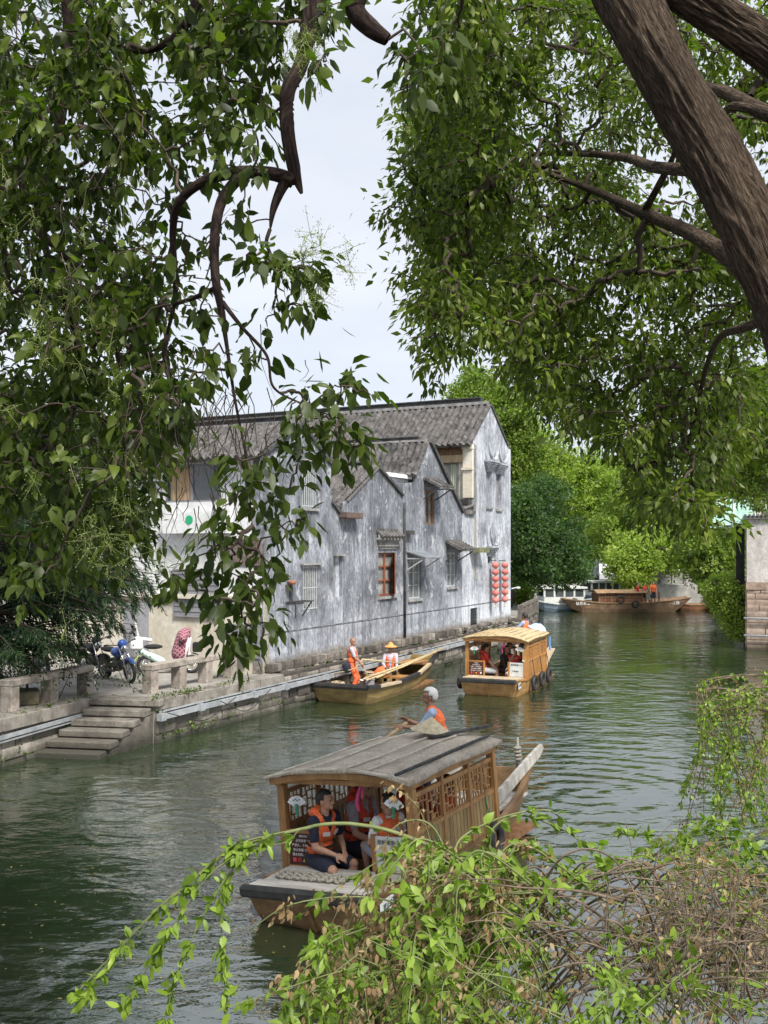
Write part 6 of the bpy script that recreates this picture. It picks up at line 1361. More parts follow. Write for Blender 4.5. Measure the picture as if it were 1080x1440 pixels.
CAMPH2 = leafmat('camphor_leaves_far', [(.012, .034, .010), (.026, .065, .014), (.05, .10, .02), (.09, .155, .028)], .40, .42, .5)
def A3(px, py, Y): return tuple(at(px, py, Y))
def split_up(tl, sd_, n=2): return [p+rng.normal(0, sd_ if j else .01, 3) for p in tl for j in range(n+1)]
# --- right camphor tree: leaning trunk in front of the canal
trk = [(3.0, 4.6, 2.6), (2.7, 4.75, 3.8), A3(1160, 570, 5.0), A3(1092, 400, 5.1), A3(1012, 240, 5.2), A3(932, 100, 5.3), A3(866, -30, 5.4), A3(800, -190, 5.6)]
limbs = [([A3(1110, 480, 5.05), A3(1045, 380, 5.9), A3(975, 330, 6.8), A3(905, 300, 8.0), A3(840, 270, 9.2), A3(760, 240, 10)], [.07, .06, .052, .045, .035, .02]),
         ([A3(905, 300, 8.0), A3(940, 235, 7.4), A3(948, 215, 7.2)], [.03, .025, .012]),
         ([A3(1000, 240, 5.2), A3(920, 235, 6.0), A3(880, 222, 7), A3(800, 215, 8.4), A3(700, 220, 9.6)], [.04, .035, .03, .025, .015]),
         ([A3(1105, 440, 5.1), A3(1050, 460, 5.9), A3(1008, 480, 6.9), A3(986, 545, 8.2), A3(965, 640, 9.5)], [.034, .028, .022, .018, .012]),
         ([(2.75, 4.75, 3.2), (4.2, 5.4, 5.2), A3(1230, 190, 5.7), A3(1080, 72, 5.5), A3(960, -10, 5.4), A3(880, -60, 5.35)], [.16, .13, .115, .105, .10, .09]),
         ([A3(1180, 190, 5.75), A3(1080, 160, 6.3), A3(1020, 130, 6.9), A3(985, 122, 7.4), A3(900, 90, 8.4), A3(760, 60, 9.5)], [.06, .05, .045, .04, .03, .015]),
         ([A3(1080, 160, 6.3), A3(1030, 150, 6.6), A3(1012, 172, 6.8)], [.035, .03, .02]),
         ([A3(866, -30, 5.4), A3(770, -90, 6.6), A3(690, -20, 8), A3(630, 90, 9.4)], [.09, .06, .04, .02])]
RC = [(590, -60), (640, 60), (578, 185), (590, 250), (575, 325), (605, 385), (612, 440), (640, 400), (690, 470), (722, 520), (762, 590), (800, 560), (845, 640), (880, 640), (900, 720), (935, 750), (1000, 735), (1035, 640), (1060, 560), (1100, 520), (1180, 500), (1180, -60)]
targets = region(RC, 7.5, 13.5, 1250, thr=.03, nscale=.62, seed=2)+region([(800, 540), (850, 640), (880, 640), (900, 720), (935, 755), (1000, 740), (1035, 640), (1060, 560), (1000, 500), (860, 500)], 8, 11, 150, seed=61)+region([(572, 190), (640, 60), (720, 180), (720, 450), (615, 440), (570, 325)], 8, 12, 110, seed=62)+region([(690, 380), (860, 380), (860, 600), (800, 590), (760, 590), (720, 520)], 8, 12, 110, seed=63)
targets += region([(582, 400), (640, 400), (700, 450), (650, 500), (620, 520), (590, 490)], 7.5, 8.5, 34, seed=4)
targets += region([(580, -30), (700, -30), (690, 70), (650, 120), (610, 130), (580, 100)], 6.5, 8.0, 50, seed=5)
targets = [p for p in targets if not (HX+F*p[0]/p[1] > 1010 and HY-F*(p[2]-CAMZ)/p[1] > 655)]
# gaps where the sky shows beside the trunk
targets = [p for p in targets if not (905 < HX+F*p[0]/p[1] < 985 and 205 < HY-F*(p[2]-CAMZ)/p[1] < 300) and not (1020 < HX+F*p[0]/p[1] < 1090 and 185 < HY-F*(p[2]-CAMZ)/p[1] < 290) and not (820 < HX+F*p[0]/p[1] < 900 and 515 < HY-F*(p[2]-CAMZ)/p[1] < 560)]
ground_tree('camphor_tree', 'big camphor tree with thick leaning furrowed trunk at the right', 'camphor trees framing the view', (3.0, 4.6, 2.6), trk, [.30, .225, .16, .145, .141, .148, .163, .145], limbs, split_up(targets, .14, 1), CAMPH, 25, .10, .082, LEAF_MID, rt=.0036, down=.75)
# --- left camphor tree: limbs reaching in from above and from the left
trk = [(-5.0, 4.4, 2.6), (-4.9, 4.6, 4.5), (-4.2, 5.0, 6.8), (-3.2, 5.0, 8.2), (-1.6, 5.0, 8.9)]
limbs = [([A3(560, -160, 5.0), A3(508, -20, 4.9), A3(500, 15, 4.9), A3(522, 40, 4.9), A3(545, 56, 4.9)], [.055, .05, .05, .045, .03]),
         ([(-1.6, 5.0, 8.9), A3(470, -140, 4.95), A3(440, 10, 4.9), A3(424, 88, 4.85), A3(405, 128, 4.8), A3(404, 180, 4.8), A3(413, 235, 4.8), A3(424, 272, 4.8)], [.09, .06, .045, .036, .036, .036, .034, .008]),
         ([A3(414, 250, 4.8), A3(400, 258, 4.8), A3(385, 292, 4.8), A3(380, 322, 4.8)], [.034, .028, .018, .004]),
         ([A3(412, 254, 4.8), A3(380, 244, 4.8), A3(330, 243, 4.85), A3(285, 256, 4.9), A3(252, 285, 5.0), A3(243, 330, 5.1), A3(247, 410, 5.2), A3(235, 470, 5.3)], [.036, .032, .030, .026, .022, .018, .014, .008]),
         ([A3(340, 246, 4.85), A3(313, 280, 4.8), A3(302, 330, 4.75), A3(303, 390, 4.7), A3(312, 440, 4.7), A3(318, 480, 4.7), A3(330, 560, 4.7), A3(345, 640, 4.7), A3(355, 740, 4.7)], [.03, .026, .024, .022, .017, .010, .007, .005, .003]),
         ([A3(313, 425, 4.7), A3(340, 460, 4.65), A3(375, 500, 4.6), A3(385, 545, 4.6), A3(430, 570, 4.55), A3(480, 590, 4.5)], [.012, .009, .007, .006, .004, .002]),
         ([A3(303, 405, 4.7), A3(275, 418, 4.9), A3(245, 428, 5.1)], [.012, .012, .010]),
         ([A3(290, -60, 5.6), A3(270, 20, 5.5), A3(232, 62, 5.5), A3(190, 72, 5.6), A3(130, 65, 5.8)], [.035, .026, .02, .015, .008]),
         ([(-3.2, 5.0, 8.2), A3(60, -60, 6), A3(90, 120, 6.2), A3(60, 320, 6.3), A3(110, 500, 6.3), A3(90, 640, 6.2)], [.07, .05, .035, .025, .015, .006]),
         ([(-4.2, 5.0, 6.8), A3(-40, 250, 6.4), A3(60, 330, 6.4), A3(150, 430, 6.4), A3(170, 560, 6.4)], [.06, .045, .03, .018, .008])]
Lp = [(-60, -60), (250, -60), (270, 60), (250, 200), (225, 330), (262, 420), (250, 560), (230, 640), (215, 720), (165, 800), (120, 850), (70, 800), (30, 830), (-60, 800)]
tg2 = []; tg = region(Lp, 5.0, 7.2, 370, thr=-.06, nscale=1.1, seed=12)+region([(-60, 150), (200, 170), (215, 400), (215, 620), (190, 740), (120, 830), (-60, 780)], 7.4, 9.5, 270, seed=64)
tg += region([(250, -40), (500, -40), (470, 30), (400, 90), (370, 130), (350, 190), (290, 210), (250, 200)], 4.9, 6.2, 62, thr=-.12, nscale=1.6, seed=13)
tg2 += region([(230, 200), (300, 250), (330, 320), (290, 420), (250, 560), (200, 560)], 4.9, 5.8, 26, seed=14)
for px, py, n in ((372, 352, 3), (400, 372, 5), (440, 378, 5), (432, 430, 3), (370, 458, 3), (265, 520, 3), (240, 560, 4), (295, 540, 2), (290, 450, 3), (300, 480, 2), (345, 505, 1), (345, 370, 2), (350, 300, 2), (355, 190, 3), (360, 230, 3), (300, 215, 3),
                  (480, 545, 3), (440, 545, 3), (505, 550, 2), (420, 590, 4), (470, 600, 4), (495, 640, 4), (425, 640, 4), (400, 690, 2), (510, 640, 2), (375, 640, 2),
                  (330, 640, 2), (350, 680, 2), (385, 700, 2), (320, 700, 1), (420, 740, 2), (400, 745, 2), (370, 790, 4), (330, 770, 2), (300, 785, 2), (310, 740, 3), (340, 810, 4), (265, 800, 3), (290, 830, 3), (240, 820, 2),
                  (370, 830, 2), (345, 870, 4), (320, 890, 2), (380, 880, 2), (330, 920, 2), (300, 860, 1), (590, 90, 3), (560, 100, 2), (620, 70, 3), (575, 160, 1), (610, 120, 2), (470, 30, 3), (470, 100, 2)):
    for k in range(n): tg2.append(np.array(at(px+random.gauss(0, 11), py+random.gauss(0, 10), random.uniform(4.35, 4.9))))
lt_ = ground_tree('camphor_tree', 'camphor tree hanging broad drooping leaves over the left side of the view', 'camphor trees framing the view', (-5.0, 4.4, 2.6), trk, [.30, .25, .2, .15, .1], limbs, split_up(tg, .10), CAMPHL, 9, .055, .080, LEAF_NEAR, rt=.0022, down=.95, sag=.05, tipr=.0016, load_pow=.45, extra=(tg2, 9, .062), trunkm=MT['bark_dark'])
# bare fine twigs and flower sprays of the left tree
ch = []
for k in range(170):
    a = np.array(at(*random.choice([(random.gauss(235, 40), random.gauss(560, 60)), (random.gauss(330, 40), random.gauss(560, 50)), (random.gauss(300, 30), random.gauss(640, 60)), (random.gauss(120, 70), random.gauss(280, 100))]), random.uniform(4.6, 5.6))); d = np.array([random.gauss(0, .35), random.gauss(0, .3), -1]); L = random.uniform(.12, .42)
    ch.append((np.array([a+d*L*f+np.array([.02*math.sin(6*f+k), 0, .0]) for f in (0, .25, .5, .75, 1)])-np.array((-5.0, 4.4, 2.6)), np.linspace(.0028, .0009, 5)))
tubes_mesh('bare_twigs', ch, MT['twig'], lt_, 4)
ch = []; fp = []
for k in range(75):
    px, py, Y = random.choice([(random.gauss(120, 60), random.gauss(640, 110), random.uniform(4.7, 5.4)), (random.gauss(60, 40), random.gauss(420, 90), 5), (random.gauss(455, 20), random.gauss(370, 20), 4.4), (random.gauss(440, 20), random.gauss(60, 20), 4.5), (random.gauss(150, 50), random.gauss(760, 40), 4.9)]); a = np.array(at(px, py, Y))
    for j in range(7):
        d = unit(np.array([random.gauss(0, .6), random.gauss(0, .5), random.gauss(-.3, .7)])); L = random.uniform(.04, .12); e = a+d*L; ch.append((np.array([a, a+d*L*.5, e])-np.array((-5.0, 4.4, 2.6)), np.array([.0013, .001, .0008])))
        for q_ in range(8): fp.append(a+d*L*random.uniform(.4, 1.05)+rng.normal(0, .010, 3))
fp = np.array(fp); MT['spray'] = leafmat('flower_spray', [(.20, .24, .07), (.34, .38, .14)], .3)
leaf_mesh('flower_buds', fp-np.array((-5.0, 4.4, 2.6)), rng.normal(0, 1, fp.shape), np.full(len(fp), .009), rng.random(len(fp)), MT['spray'], lt_, LEAF_FAR); tubes_mesh('flower_stalks', ch, M_('green_stalk', (.16, .20, .06), rough=.8), lt_, 4)

# --- feathery conifers on the left quay
NEED = leafmat('conifer_needles', [(.010, .030, .016), (.018, .045, .020), (.03, .065, .024), (.055, .10, .03)], .25, .6, .3)
NEED2 = leafmat('fresh_conifer_needles', [(.03, .07, .02), (.06, .12, .03), (.10, .17, .045)], .4, .6, .3)
def conifer(name, label, base, top, sprays, m, L=1.3, seed=0, ns=38, sz=.15):
    t = empty(name, base); tag(t, label, 'tree', 'feathery conifers on the left bank'); B_ = np.array(base); tr = spline([base, ((base[0]+top[0])/2+.1, (base[1]+top[1])/2, (base[2]+top[2])/2), top]); tubes_mesh('trunk', [(tr-B_, np.linspace(.20, .04, len(tr)))], MT['bark'], t, bark=True)
    ch = []; pos = []; dr = []
    for tip in sprays:
        z = tip[2]+random.uniform(.2, .8); z = min(max(z, base[2]+.6), top[2]); f = (z-base[2])/(top[2]-base[2]); a = tr[int(f*(len(tr)-1))]; mid = (a+tip)/2+np.array([0, 0, .25]); P_ = spline([a, mid, tip], 6); ch.append((P_-B_, np.linspace(.03, .004, len(P_))))
        d = unit(P_[-1]-P_[-4]); side = unit(np.cross(d, [0, 0, 1]))
        for k in range(ns):
            f = random.random()**.7; i = int((.35+.65*f)*(len(P_)-1)); p = P_[i]; s_ = random.choice((-1, 1)); dd = unit(side*s_+d*.7+np.array([0, 0, random.gauss(-.35, .2)])); ln = random.uniform(.15, .5)*(1.15-f*.6)
            for q_ in range(7):
                g = (q_+.5)/7; pp = p+dd*ln*g+np.array([0, 0, -.10*g*g]); pos.append(pp); dr.append(unit(dd+side*random.gauss(0, .7)+np.array([0, 0, random.gauss(-.3, .5)])))
    pos = np.array(pos); dr = np.array(dr); tubes_mesh('branches', ch, MT['twig'], t, 5); leaf_mesh('crown', pos-B_, dr, sz*(.6+.7*rng.random(len(pos))), rng.random(len(pos)), m, t, NEEDLE)
    return t
conifer('feathery_conifer', 'dark feathery conifer behind the left railings', (-9.3, 22.6, QZ), (-9.0, 22.6, 7.5), region([(-60, 740), (80, 730), (150, 760), (235, 800), (232, 860), (190, 870), (150, 880), (130, 935), (75, 930), (40, 975), (-60, 975)], 20.3, 24.0, 230, seed=21)+region([(100, 690), (235, 730), (242, 850), (200, 890), (150, 890), (120, 940), (60, 900)], 22.5, 25, 130, seed=71), NEED, seed=1, ns=34)
conifer('feathery_conifer', 'light green feathery conifer branches in front of the white house upper window', (-9.4, 21.0, QZ), (-9.2, 21.0, 9.0), region([(0, 560), (120, 590), (230, 590), (320, 605), (300, 630), (200, 650), (230, 700), (310, 735), (240, 745), (150, 730), (-40, 760)], 18.5, 21.5, 85, seed=22), NEED2, seed=2, ns=34)
conifer('feathery_conifer', 'tall feathery conifer whose fringes show high over the left of the view', (-8.2, 13.0, QZ), (-7.4, 13.0, 14.5), region([(-60, 0), (140, 0), (120, 130), (-40, 160)], 11.5, 14.0, 40, seed=23)+region([(0, 540), (130, 560), (240, 700), (60, 740), (-40, 700)], 11, 14, 60, seed=25), NEED, seed=3, ns=26, sz=.11)

# --- shrub in the planter
SHR = leafmat('dark_shrub_leaves', [(.010, .028, .010), (.022, .05, .014), (.045, .085, .02)], .3)
c0 = np.array([pl.x, pl.y, QZ+.32]); tgs = [c0+np.array([random.gauss(0, .45), random.gauss(0, .4), random.uniform(.15, 1.3)]) for k in range(60)]
ground_tree('planter_shrub', 'dark shrub growing from the mossy stone planter', None, tuple(c0), None, None, [([tuple(c0), tuple(c0+np.array([.02, 0, .4]))], [.03, .02])], tgs, SHR, 30, .10, .06, LEAF_FAR, cat='shrub', rt=.003)
# climbing weeds over the short railing
tgs = [np.array(on(random.uniform(60, 215), 940+random.gauss(0, 10), QZ+.5))+np.array([0, 0, random.gauss(0, .18)]) for k in range(50)]
ground_tree('trailing_creeper', 'thin creeper trailing over the short granite railing', None, (-7.4, 22.6, QZ), None, None, [([(-7.4, 22.6, QZ), (-7.2, 22.9, QZ+.6)], [.012, .008])], tgs, SHR, 14, .10, .07, LEAF_FAR, cat='creeper', rt=.002)

# --- trees beyond, on both banks
def blobtree(name, label, base, trunk_top, blobs, cols, per, lsize, m=None, clump=.55, seed=0, tr=.22, hollow=.55, group='trees beyond the boats', upb=.35):
    """crown made of many small clumps of leaves over a set of ellipsoidal masses (px, py, rx, ry, Y, ry_depth, n)"""
    rs = np.random.default_rng(seed); base = Vector(base); cl = []
    for (px, py, rx, ry, Y, rd_, n) in blobs:
        c = np.array(at(px, py, Y)); k = Y/F
        for _ in range(n):
            v = unit(rs.normal(0, 1, 3)); r_ = rs.uniform(hollow, 1.0)**.6*(1+.20*math.sin(5*v[0]+3*v[2]+seed)+.18*math.sin(9*v[0]-7*v[2]+2*seed)); cl.append(c+v*np.array([rx*k, rd_, ry*k])*r_)
    cl = np.array(cl); t = empty(name, base); tag(t, label, 'tree', group); B_ = np.array(base)
    tt = np.array(trunk_top); trp = spline([base, (base[0]*.6+tt[0]*.4+.2, base[1], base[2]*.5+tt[2]*.5), tt]); tubes_mesh('trunk', [(trp-B_, np.linspace(tr, tr*.4, len(trp)))], MT['bark_far'], t, bark=True)
    ch, load, _ = attach(list(trp[len(trp)//2:]), list(cl[rs.permutation(len(cl))[:min(len(cl), 90)]]), .05, .06)
    tubes_mesh('branches', [(P_-B_, np.array([.012+.018*load[i]**.5 for i in idx])) for idx, P_ in ch], MT['bark_far'], t, 5)
    N = len(cl); off_ = rs.normal(0, 1, (N, per, 3)); off_ = unit(off_)*(rs.random((N, per, 1))**.4)*clump*np.array([1, 1, .72]); cs = rs.uniform(.6, 1.25, (N, 1, 1)); pos = (cl[:, None]+off_*cs).reshape(-1, 3)
    dr = unit(unit(off_).reshape(-1, 3)+rs.normal(0, .7, (N*per, 3))+np.array([0, 0, -.1])); tint = (np.repeat(rs.random(N), per)*.5+rs.random(N*per)*.5)
    leaf_mesh('crown', pos-B_, dr, lsize*(.6+.8*rs.random(N*per)), tint, m or leafmat(name+'_leaves', cols, .5, .5, .3), t, LEAF_FAR, flat=upb); return t
YG = [(.15, .20, .04), (.24, .31, .06), (.33, .41, .09), (.45, .52, .15)]; MG = [(.09, .14, .03), (.16, .225, .045), (.24, .31, .065), (.34, .41, .11)]; DG = [(.024, .052, .022), (.048, .092, .034), (.085, .145, .05), (.14, .21, .07)]
blobtree('poplar_tree', 'tall pale green tree rising behind the tall gable roof', (8.5, 80, 1.5), (9.5, 80, 15), [(668, 570, 26, 55, 78, 2.4, 120), (700, 580, 24, 50, 80, 2.4, 100), (725, 610, 28, 60, 80, 2.4, 130), (690, 630, 40, 40, 82, 2.4, 90), (640, 560, 10, 14, 78, .8, 10), (745, 640, 26, 50, 79, 2.2, 90), (720, 720, 40, 60, 80, 2.2, 90)], MG, 60, .26, seed=31, clump=.75)
blobtree('broadleaf_tree', 'dark blue-green tree standing against the tall pale gable', (7.0, 56, QZ), (9.0, 55, 6.5), [(750, 760, 36, 60, 54, 2.4, 150), (790, 775, 34, 46, 55, 2.2, 120), (765, 700, 30, 30, 56, 2.0, 60), (750, 800, 36, 20, 54, 2, 60), (735, 730, 18, 50, 52, 1.5, 70), (800, 800, 26, 20, 56, 1.6, 50)], DG, 60, .19, seed=32, clump=.55, tr=.2)
blobtree('maple_tree', 'pale yellow-green tree filling the middle distance', (15, 84, 1.5), (15.5, 84, 9), [(800, 690, 60, 60, 84, 3.2, 200), (850, 700, 50, 50, 86, 3, 150), (770, 650, 36, 46, 84, 2.6, 110), (830, 760, 50, 40, 84, 2.8, 130), (880, 700, 30, 40, 88, 2.4, 70)], YG, 60, .27, seed=33, clump=.8)
blobtree('plane_tree', 'mid green tree behind the brown tour boat', (21, 78, 1.5), (20.5, 78, 8), [(900, 720, 50, 45, 78, 3, 150), (945, 735, 45, 40, 80, 2.6, 120), (870, 760, 36, 36, 77, 2.2, 90), (870, 660, 40, 30, 88, 2.4, 60)], MG, 60, .25, seed=34, clump=.75)
blobtree('maple_tree', 'bright yellow-green tree hanging low over the tour boat', (23, 72.9, 1.5), (22, 72, 5), [(905, 775, 42, 28, 70, 2.2, 150), (880, 795, 28, 26, 69, 1.6, 90), (930, 765, 32, 22, 71, 1.8, 80), (895, 815, 18, 16, 69, 1, 40), (945, 790, 24, 16, 72, 1.4, 40)], YG, 65, .21, seed=35, clump=.6, tr=.15)
blobtree('elm_tree', 'green tree leaning over the water from the right bank', (18.5, 58, 1.6), (17.5, 58, 7), [(1000, 770, 42, 50, 57, 2.4, 160), (1030, 720, 40, 40, 58, 2.2, 110), (985, 795, 22, 20, 57, 1.4, 50), (1022, 835, 18, 20, 56, 1.2, 50), (1045, 780, 30, 50, 60, 2, 80), (1000, 690, 40, 34, 60, 2, 80)], MG, 60, .20, seed=36, clump=.55, tr=.2)
blobtree('willow_shrub', 'bright green shrub hanging over the water beside the pier building', (15.2, 44.6, 1.6), (14.6, 44.4, 2.8), [(1020, 830, 22, 22, 44.5, 1.2, 90), (1032, 862, 16, 24, 44.2, 1, 70), (1012, 838, 14, 12, 44.8, .8, 40), (1045, 885, 12, 12, 43.6, .5, 25)], YG, 60, .13, seed=37, clump=.36, tr=.08, group=None)
blobtree('tall_tree', 'sunlit tree at the right edge beyond the camphor trunk', (14, 34, 1.6), (13.4, 34, 7.5), [(1050, 600, 45, 50, 34, 2.0, 150), (1085, 660, 40, 60, 34, 2.0, 120), (1030, 660, 40, 46, 35, 1.8, 120), (1100, 560, 40, 50, 33, 1.8, 80)], MG, 60, .13, seed=38, clump=.42, tr=.2, group=None)
blobtree('hedge_tree', 'dark tree closing the gap behind the parked white car', (27, 82, 1.5), (26, 82, 5), [(985, 800, 40, 20, 82, 2, 80), (1010, 770, 50, 40, 84, 2.5, 110), (950, 800, 14, 16, 84, 1.4, 30)], DG, 60, .26, seed=39, clump=.75)
blobtree('hedge_tree', 'low bushy tree beyond the dark balustrade', (8.0, 58.5, QZ), (8.0, 58.6, 2.2), [(733, 832, 12, 14, 58, .8, 40), (790, 815, 30, 18, 78, 2, 60)], MG, 60, .19, seed=40, clump=.55, tr=.1)
# distant belt that closes the horizon
rs = np.random.default_rng(50); N = 30000; X = rs.uniform(-70, 90, N); Yb = rs.uniform(96, 108, N); hh = 8+3.0*np.sin(X*.13)+2*np.sin(X*.37+1); Z = 1.5+hh*(rs.random(N)**.8)
leafp = np.stack([X, Yb, Z], -1); o = leaf_mesh('distant_trees', leafp, rs.normal(0, 1, (N, 3)), .75*(.6+.8*rs.random(N)), rs.random(N), leafmat('distant_leaves', MG, .3), None, LEAF_FAR); tag(o, kind='stuff')
mb = MB(); mb.box(0, 5, 0, 6, 1.5, 8.5); mb.prism([(-.4, 8.5), (5.4, 8.5), (2.5, 10.6)], 'y', -.3, 6.3); 
fh = empty('distant_house', (at(876, 700, 96).x-2, 93, 0), R(-20)); tag(fh, 'small white house with grey roof glimpsed among the far trees', 'house'); mb = MB(); mb.box(0, 4.5, 0, 5, 1.5, 10.6); mb.build('wall', MT['white'], fh); mb = MB(); mb.prism([(-.4, 10.6), (5.5, 10.6), (5.2, 10.8), (2.5, 13.0), (-.1, 10.8)], 'x', -.4, 4.9); mb.build('roof', MT['tile'], fh)

# --- overhanging climbers at the right bank
VINE = leafmat('vine_leaves', [(.07, .12, .02), (.15, .235, .03), (.235, .34, .045), (.34, .44, .09)], .42, .45, .4); DRY = leafmat('dry_leaves', [(.14, .085, .045), (.25, .17, .09), (.38, .29, .17)], .25, .8, .2)
def stems_plant(name, label, base, stems, leafm, lsize, per_m, tmpl, m_stem, cat='shrub', dry=0, spread=.03, down=.5, stemname='stems', tri=False, leafname='leaves', bunch=3):
    t = empty(name, base); tag(t, label, cat); B_ = np.array(base); ch = []; pos = []; dr = []; dpos = []; ddr = []
    for (pts, r0, r1, dens, isdry) in stems:
        P_ = spline(pts, 10); ln = np.concatenate([[0], np.cumsum(np.linalg.norm(np.diff(P_, axis=0), axis=1))]); P_ = P_+np.cumsum(rng.normal(0, .0025*ln[-1]/3, P_.shape), axis=0)*np.linspace(0, 1, len(P_))[:, None]; ch.append((P_-B_, np.linspace(r0, r1, len(P_))))
        n = int(ln[-1]*per_m*dens)
        for _ in range(n):
            nd = .10 if isdry else .032; s_ = min(ln[-1], round(random.random()**.75*ln[-1]/nd)*nd); p = np.array([np.interp(s_, ln, P_[:, i]) for i in range(3)]); i = min(int(np.searchsorted(ln, s_)), len(P_)-1); d = unit(P_[i]-P_[max(i-1, 0)]+1e-9)
            for b in range(bunch+(2 if isdry else 0)):
                q_ = unit(d*.7+rng.normal(0, .7, 3)+np.array([0, 0, -down if not isdry else -1.4])); pp = p+rng.normal(0, spread if isdry else spread*.35, 3)
                (dpos if isdry else pos).append(pp); (ddr if isdry else dr).append(q_)
    tubes_mesh(stemname, ch, m_stem, t, 5)
    if pos: pos = np.array(pos); leaf_mesh(leafname, pos-B_, np.array(dr), lsize*(.55+.8*rng.random(len(pos))), (rng.random(len(pos))*.6+.4*np.array([.5+.5*mnoise.noise(Vector(p)*3) for p in pos])).clip(0, 1), leafm, t, tmpl)
    if dpos: dpos = np.array(dpos); leaf_mesh('dry_leaves', dpos-B_, np.array(ddr), lsize*.62*(.5+.8*rng.random(len(dpos))), rng.random(len(dpos)), DRY, t, tmpl)
    return t
MT['gstem'] = M_('green_stem', (.10, .13, .04), (.18, .20, .08), 8, rough=.8); MT['wstem'] = M_('woody_stem', (.075, .055, .038), (.20, .155, .11), 12, rough=.95)
st_ = []
for k in range(30):
    x0, y0 = random.uniform(985, 1100), random.uniform(950, 1000); x1 = random.uniform(950, 1090); Y0 = random.uniform(9.5, 11.5); y1 = random.uniform(1080, 1240)
    st_.append(([A3(1120, 960+random.uniform(-20, 60), Y0+.3), A3(x0, y0+random.uniform(0, 40), Y0), A3((x0+x1)/2, (y0+y1)/2, Y0-.15), A3(x1, y1, Y0-.2)], .010, .003, 1.0, k % 4 == 0))
stems_plant('trailing_shrub', 'thin trailing shrub hanging to the water at the right edge', tuple(at(1120, 980, 11)), st_, VINE, .05, 30, LEAF_FAR, MT['wstem'], spread=.05, down=.6)

# --- foreground jasmine thicket
sta = []; R_ = random.Random(9)
def S(pts, r0=.006, r1=.0025, d=1.0, dry=False): sta.append(([A3(*p) for p in pts], r0, r1, d, dry))
S([(720, 1290, 3.6), (640, 1210, 3.55), (560, 1172, 3.5), (480, 1158, 3.5), (410, 1170, 3.5), (330, 1195, 3.5), (270, 1240, 3.5), (215, 1290, 3.5), (160, 1350, 3.5), (105, 1415, 3.5)], .009, .003, .15)
S([(400, 1170, 3.5), (330, 1190, 3.5), (270, 1240, 3.5), (200, 1300, 3.5), (150, 1360, 3.5), (108, 1412, 3.5)], .003, .001, 1.7); S([(380, 1175, 3.48), (300, 1225, 3.48), (250, 1290, 3.45), (200, 1370, 3.45), (165, 1420, 3.45)], .003, .001, 1.6); S([(350, 1185, 3.5), (320, 1240, 3.5), (312, 1310, 3.5), (318, 1390, 3.5), (325, 1450, 3.5)], .003, .001, 1.8)
S([(320, 1230, 3.5), (280, 1300, 3.45), (250, 1370, 3.45), (230, 1440, 3.45)], .003, .001, 1.5); S([(420, 1168, 3.5), (400, 1185, 3.5), (360, 1190, 3.5), (330, 1200, 3.5)], .003, .001, 1.5)
S([(600, 1290, 3.4), (540, 1265, 3.4), (470, 1262, 3.4), (400, 1275, 3.4), (350, 1310, 3.4)], .004, .002, .9, True)
S([(620, 1240, 3.5), (610, 1200, 3.5), (590, 1140, 3.5), (560, 1110, 3.5)], .003, .001, 1.0, True); S([(640, 1230, 3.5), (610, 1165, 3.5), (575, 1155, 3.5), (545, 1180, 3.5), (538, 1260, 3.5)], .004, .002, 1.0, True)
S([(760, 1340, 3.8), (700, 1230, 3.8), (690, 1170, 3.8), (730, 1145, 3.8), (790, 1165, 3.8), (830, 1190, 3.8)], .007, .003, .5); S([(700, 1300, 3.6), (640, 1200, 3.6), (690, 1155, 3.7), (770, 1140, 3.8), (810, 1180, 3.8)], .005, .002, .7)
for k in range(40):       # green shoots spilling left and down
    x, y = R_.uniform(560, 760), R_.uniform(1180, 1300); Y = R_.uniform(3.0, 3.9); dx = R_.uniform(-200, 20); dy = R_.uniform(80, 260)
    S([(x+90, y+60, Y+.1), (x, y, Y), (x+dx*.5, y+dy*.35, Y-.05), (x+dx, y+dy, Y-.1)], .004, .0012, R_.uniform(.7, 1.3), k % 6 == 0)
for k in range(34):       # lower left of the thicket
    x, y = R_.uniform(430, 600), R_.uniform(1320, 1410); Y = R_.uniform(3.0, 3.6); S([(x+60, y-30, Y+.1), (x, y, Y), (x-20+R_.gauss(0, 20), y+60, Y), (x-30+R_.gauss(0, 25), y+130, Y)], .003, .001, 1.2, k % 3 == 0)
for k in range(15):       # dry strip between
    x, y = R_.uniform(480, 640), R_.uniform(1230, 1330); Y = R_.uniform(3.1, 3.5); S([(x+120, y-30, Y+.2), (x+50, y-20, Y), (x, y+20, Y), (x-30, y+90, Y)], .003, .001, .8, True)
for k in range(20):       # upright green tips over the brown mass
    x, y = R_.uniform(650, 1080), R_.uniform(1300, 1460); Y = R_.uniform(2.9, 4.2); h_ = R_.uniform(60, 150); S([(x, y+30, Y), (x+R_.gauss(0, 15), y-h_*.5, Y), (x+R_.gauss(0, 40), y-h_, Y)], .003, .001, .75, k % 5 == 0)
for k in range(14):
    x = R_.uniform(860, 1080); Y = R_.uniform(4.2, 5); y = R_.uniform(1150, 1220); S([(x+80, y+120, Y), (x+20, y+30, Y), (x-30, y, Y), (x-90, y+40, Y)], .004, .001, .9)
stems_plant('jasmine_thicket', 'fresh green and withered jasmine shoots arching over the near bank', (1.2, 2.6, 2.4), sta, VINE, .046, 31, LEAF_NEAR, MT['gstem'], spread=.018, down=.35)
sta2 = []
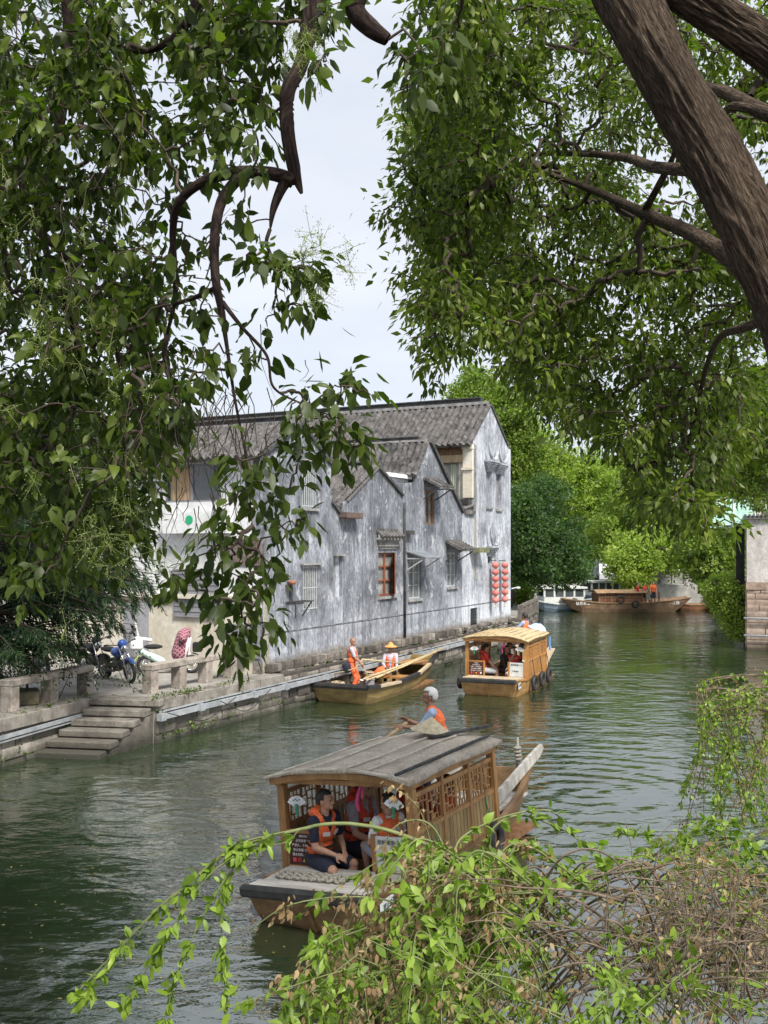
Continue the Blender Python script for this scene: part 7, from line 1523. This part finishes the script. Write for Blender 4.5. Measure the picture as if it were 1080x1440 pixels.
for k in range(230):      # bare woody arches on the right
    x = R_.uniform(640, 1150); y = R_.uniform(1220, 1400); Y = R_.uniform(3.0, 4.4); wdt = R_.uniform(80, 300); s_ = R_.choice((-1, 1)); hgt = R_.uniform(10, 90)
    sta2.append(([A3(x-s_*wdt*.5, y+hgt+R_.gauss(0, 20), Y+.15), A3(x-s_*wdt*.2, y+R_.gauss(0, 8), Y), A3(x+s_*wdt*.2, y+R_.gauss(0, 10), Y), A3(x+s_*wdt*.5, y+hgt+R_.gauss(0, 30), Y-.1)], R_.uniform(.002, .0065), .0014, .16 if k % 3 == 0 else .0, k % 6 != 0))
for k in range(120):       # fine dead stalks at the right
    x = R_.gauss(1000, 70); y = R_.uniform(1250, 1460); Y = R_.uniform(2.8, 3.8); sta2.append(([A3(x, y+30, Y), A3(x+R_.gauss(0, 20), y-50, Y), A3(x+R_.gauss(0, 50), y-R_.uniform(60, 120), Y)], .0022, .001, .35, True))
stems_plant('woody_bramble', 'tangle of bare brown stems and dead stalks at the bottom right', (1.8, 2.6, 2.4), sta2, VINE, .038, 17, LEAF_NEAR, MT['wstem'], spread=.02, down=.3)
# second layer so the thicket has depth
sta3 = []
for k in range(62):
    x, y = R_.triangular(440, 1120, 560), R_.uniform(1330, 1490); Y = R_.uniform(2.6, 3.2); sta3.append(([A3(x+R_.gauss(0, 60), y+80, Y+.1), A3(x, y, Y), A3(x+R_.gauss(-30, 50), y-R_.uniform(20, 60), Y), A3(x+R_.gauss(-60, 60), y+R_.uniform(0, 60), Y-.1)], .003, .001, 1.0, R_.random() < .35))
stems_plant('low_jasmine', 'low mixed green and brown jasmine growth along the bottom edge', (.8, 2.3, 2.4), sta3, VINE, .036, 24, LEAF_NEAR, MT['gstem'], spread=.02, down=.3)

# --- weeds on the embankment and leaves drifting on the water
pos = []; dr = []
wl_ = [Vector((*p, 0)) for p in edge[0:4]+edge[5:12]]
for k in range(260):
    i = random.randrange(len(wl_)-1)
    if i == 3: continue
    a, b = wl_[i], wl_[i+1]; n_ = Vector(((b-a).y, -(b-a).x, 0)).normalized(); c = a.lerp(b, random.random())+n_*random.uniform(.03, .09)+Vector((0, 0, random.choice((.12, .2, .35, .7, .98, 1.0)))); m_ = random.randint(5, 22); sc_ = random.uniform(.03, .10)
    for q_ in range(m_): pos.append((c.x+random.gauss(0, sc_), c.y+random.gauss(0, sc_), c.z+abs(random.gauss(0, sc_*.7)))); dr.append((random.gauss(0, .6)+n_.x*.4, random.gauss(0, .6)+n_.y*.4, random.uniform(.1, 1)))
pos = np.array(pos); o = leaf_mesh('wall_weeds', pos, np.array(dr), rng.uniform(.03, .09, len(pos)), rng.random(len(pos)), MT['weed'] if 'weed' in MT else leafmat('weed_leaves', [(.03, .06, .012), (.08, .13, .02), (.14, .19, .04)], .35), None, LEAF_FAR); tag(o, kind='stuff')
pos = []
for k in range(420):
    px, py = random.choice([(random.uniform(0, 420), random.uniform(1010, 1440)), (random.uniform(0, 900), random.uniform(960, 1440)), (random.uniform(500, 1000), random.uniform(880, 1100))]); v = on(px, py, .004); pos.append(tuple(v))
pos = np.array(pos); d_ = rng.normal(0, 1, (len(pos), 3)); d_[:, 2] = 0; o = leaf_mesh('floating_leaves', pos, d_, rng.uniform(.02, .06, len(pos)), rng.random(len(pos)), leafmat('fallen_leaves', [(.10, .07, .02), (.22, .18, .05), (.30, .30, .12)], .1), None, LEAF_FAR, flat=40); tag(o, kind='stuff')
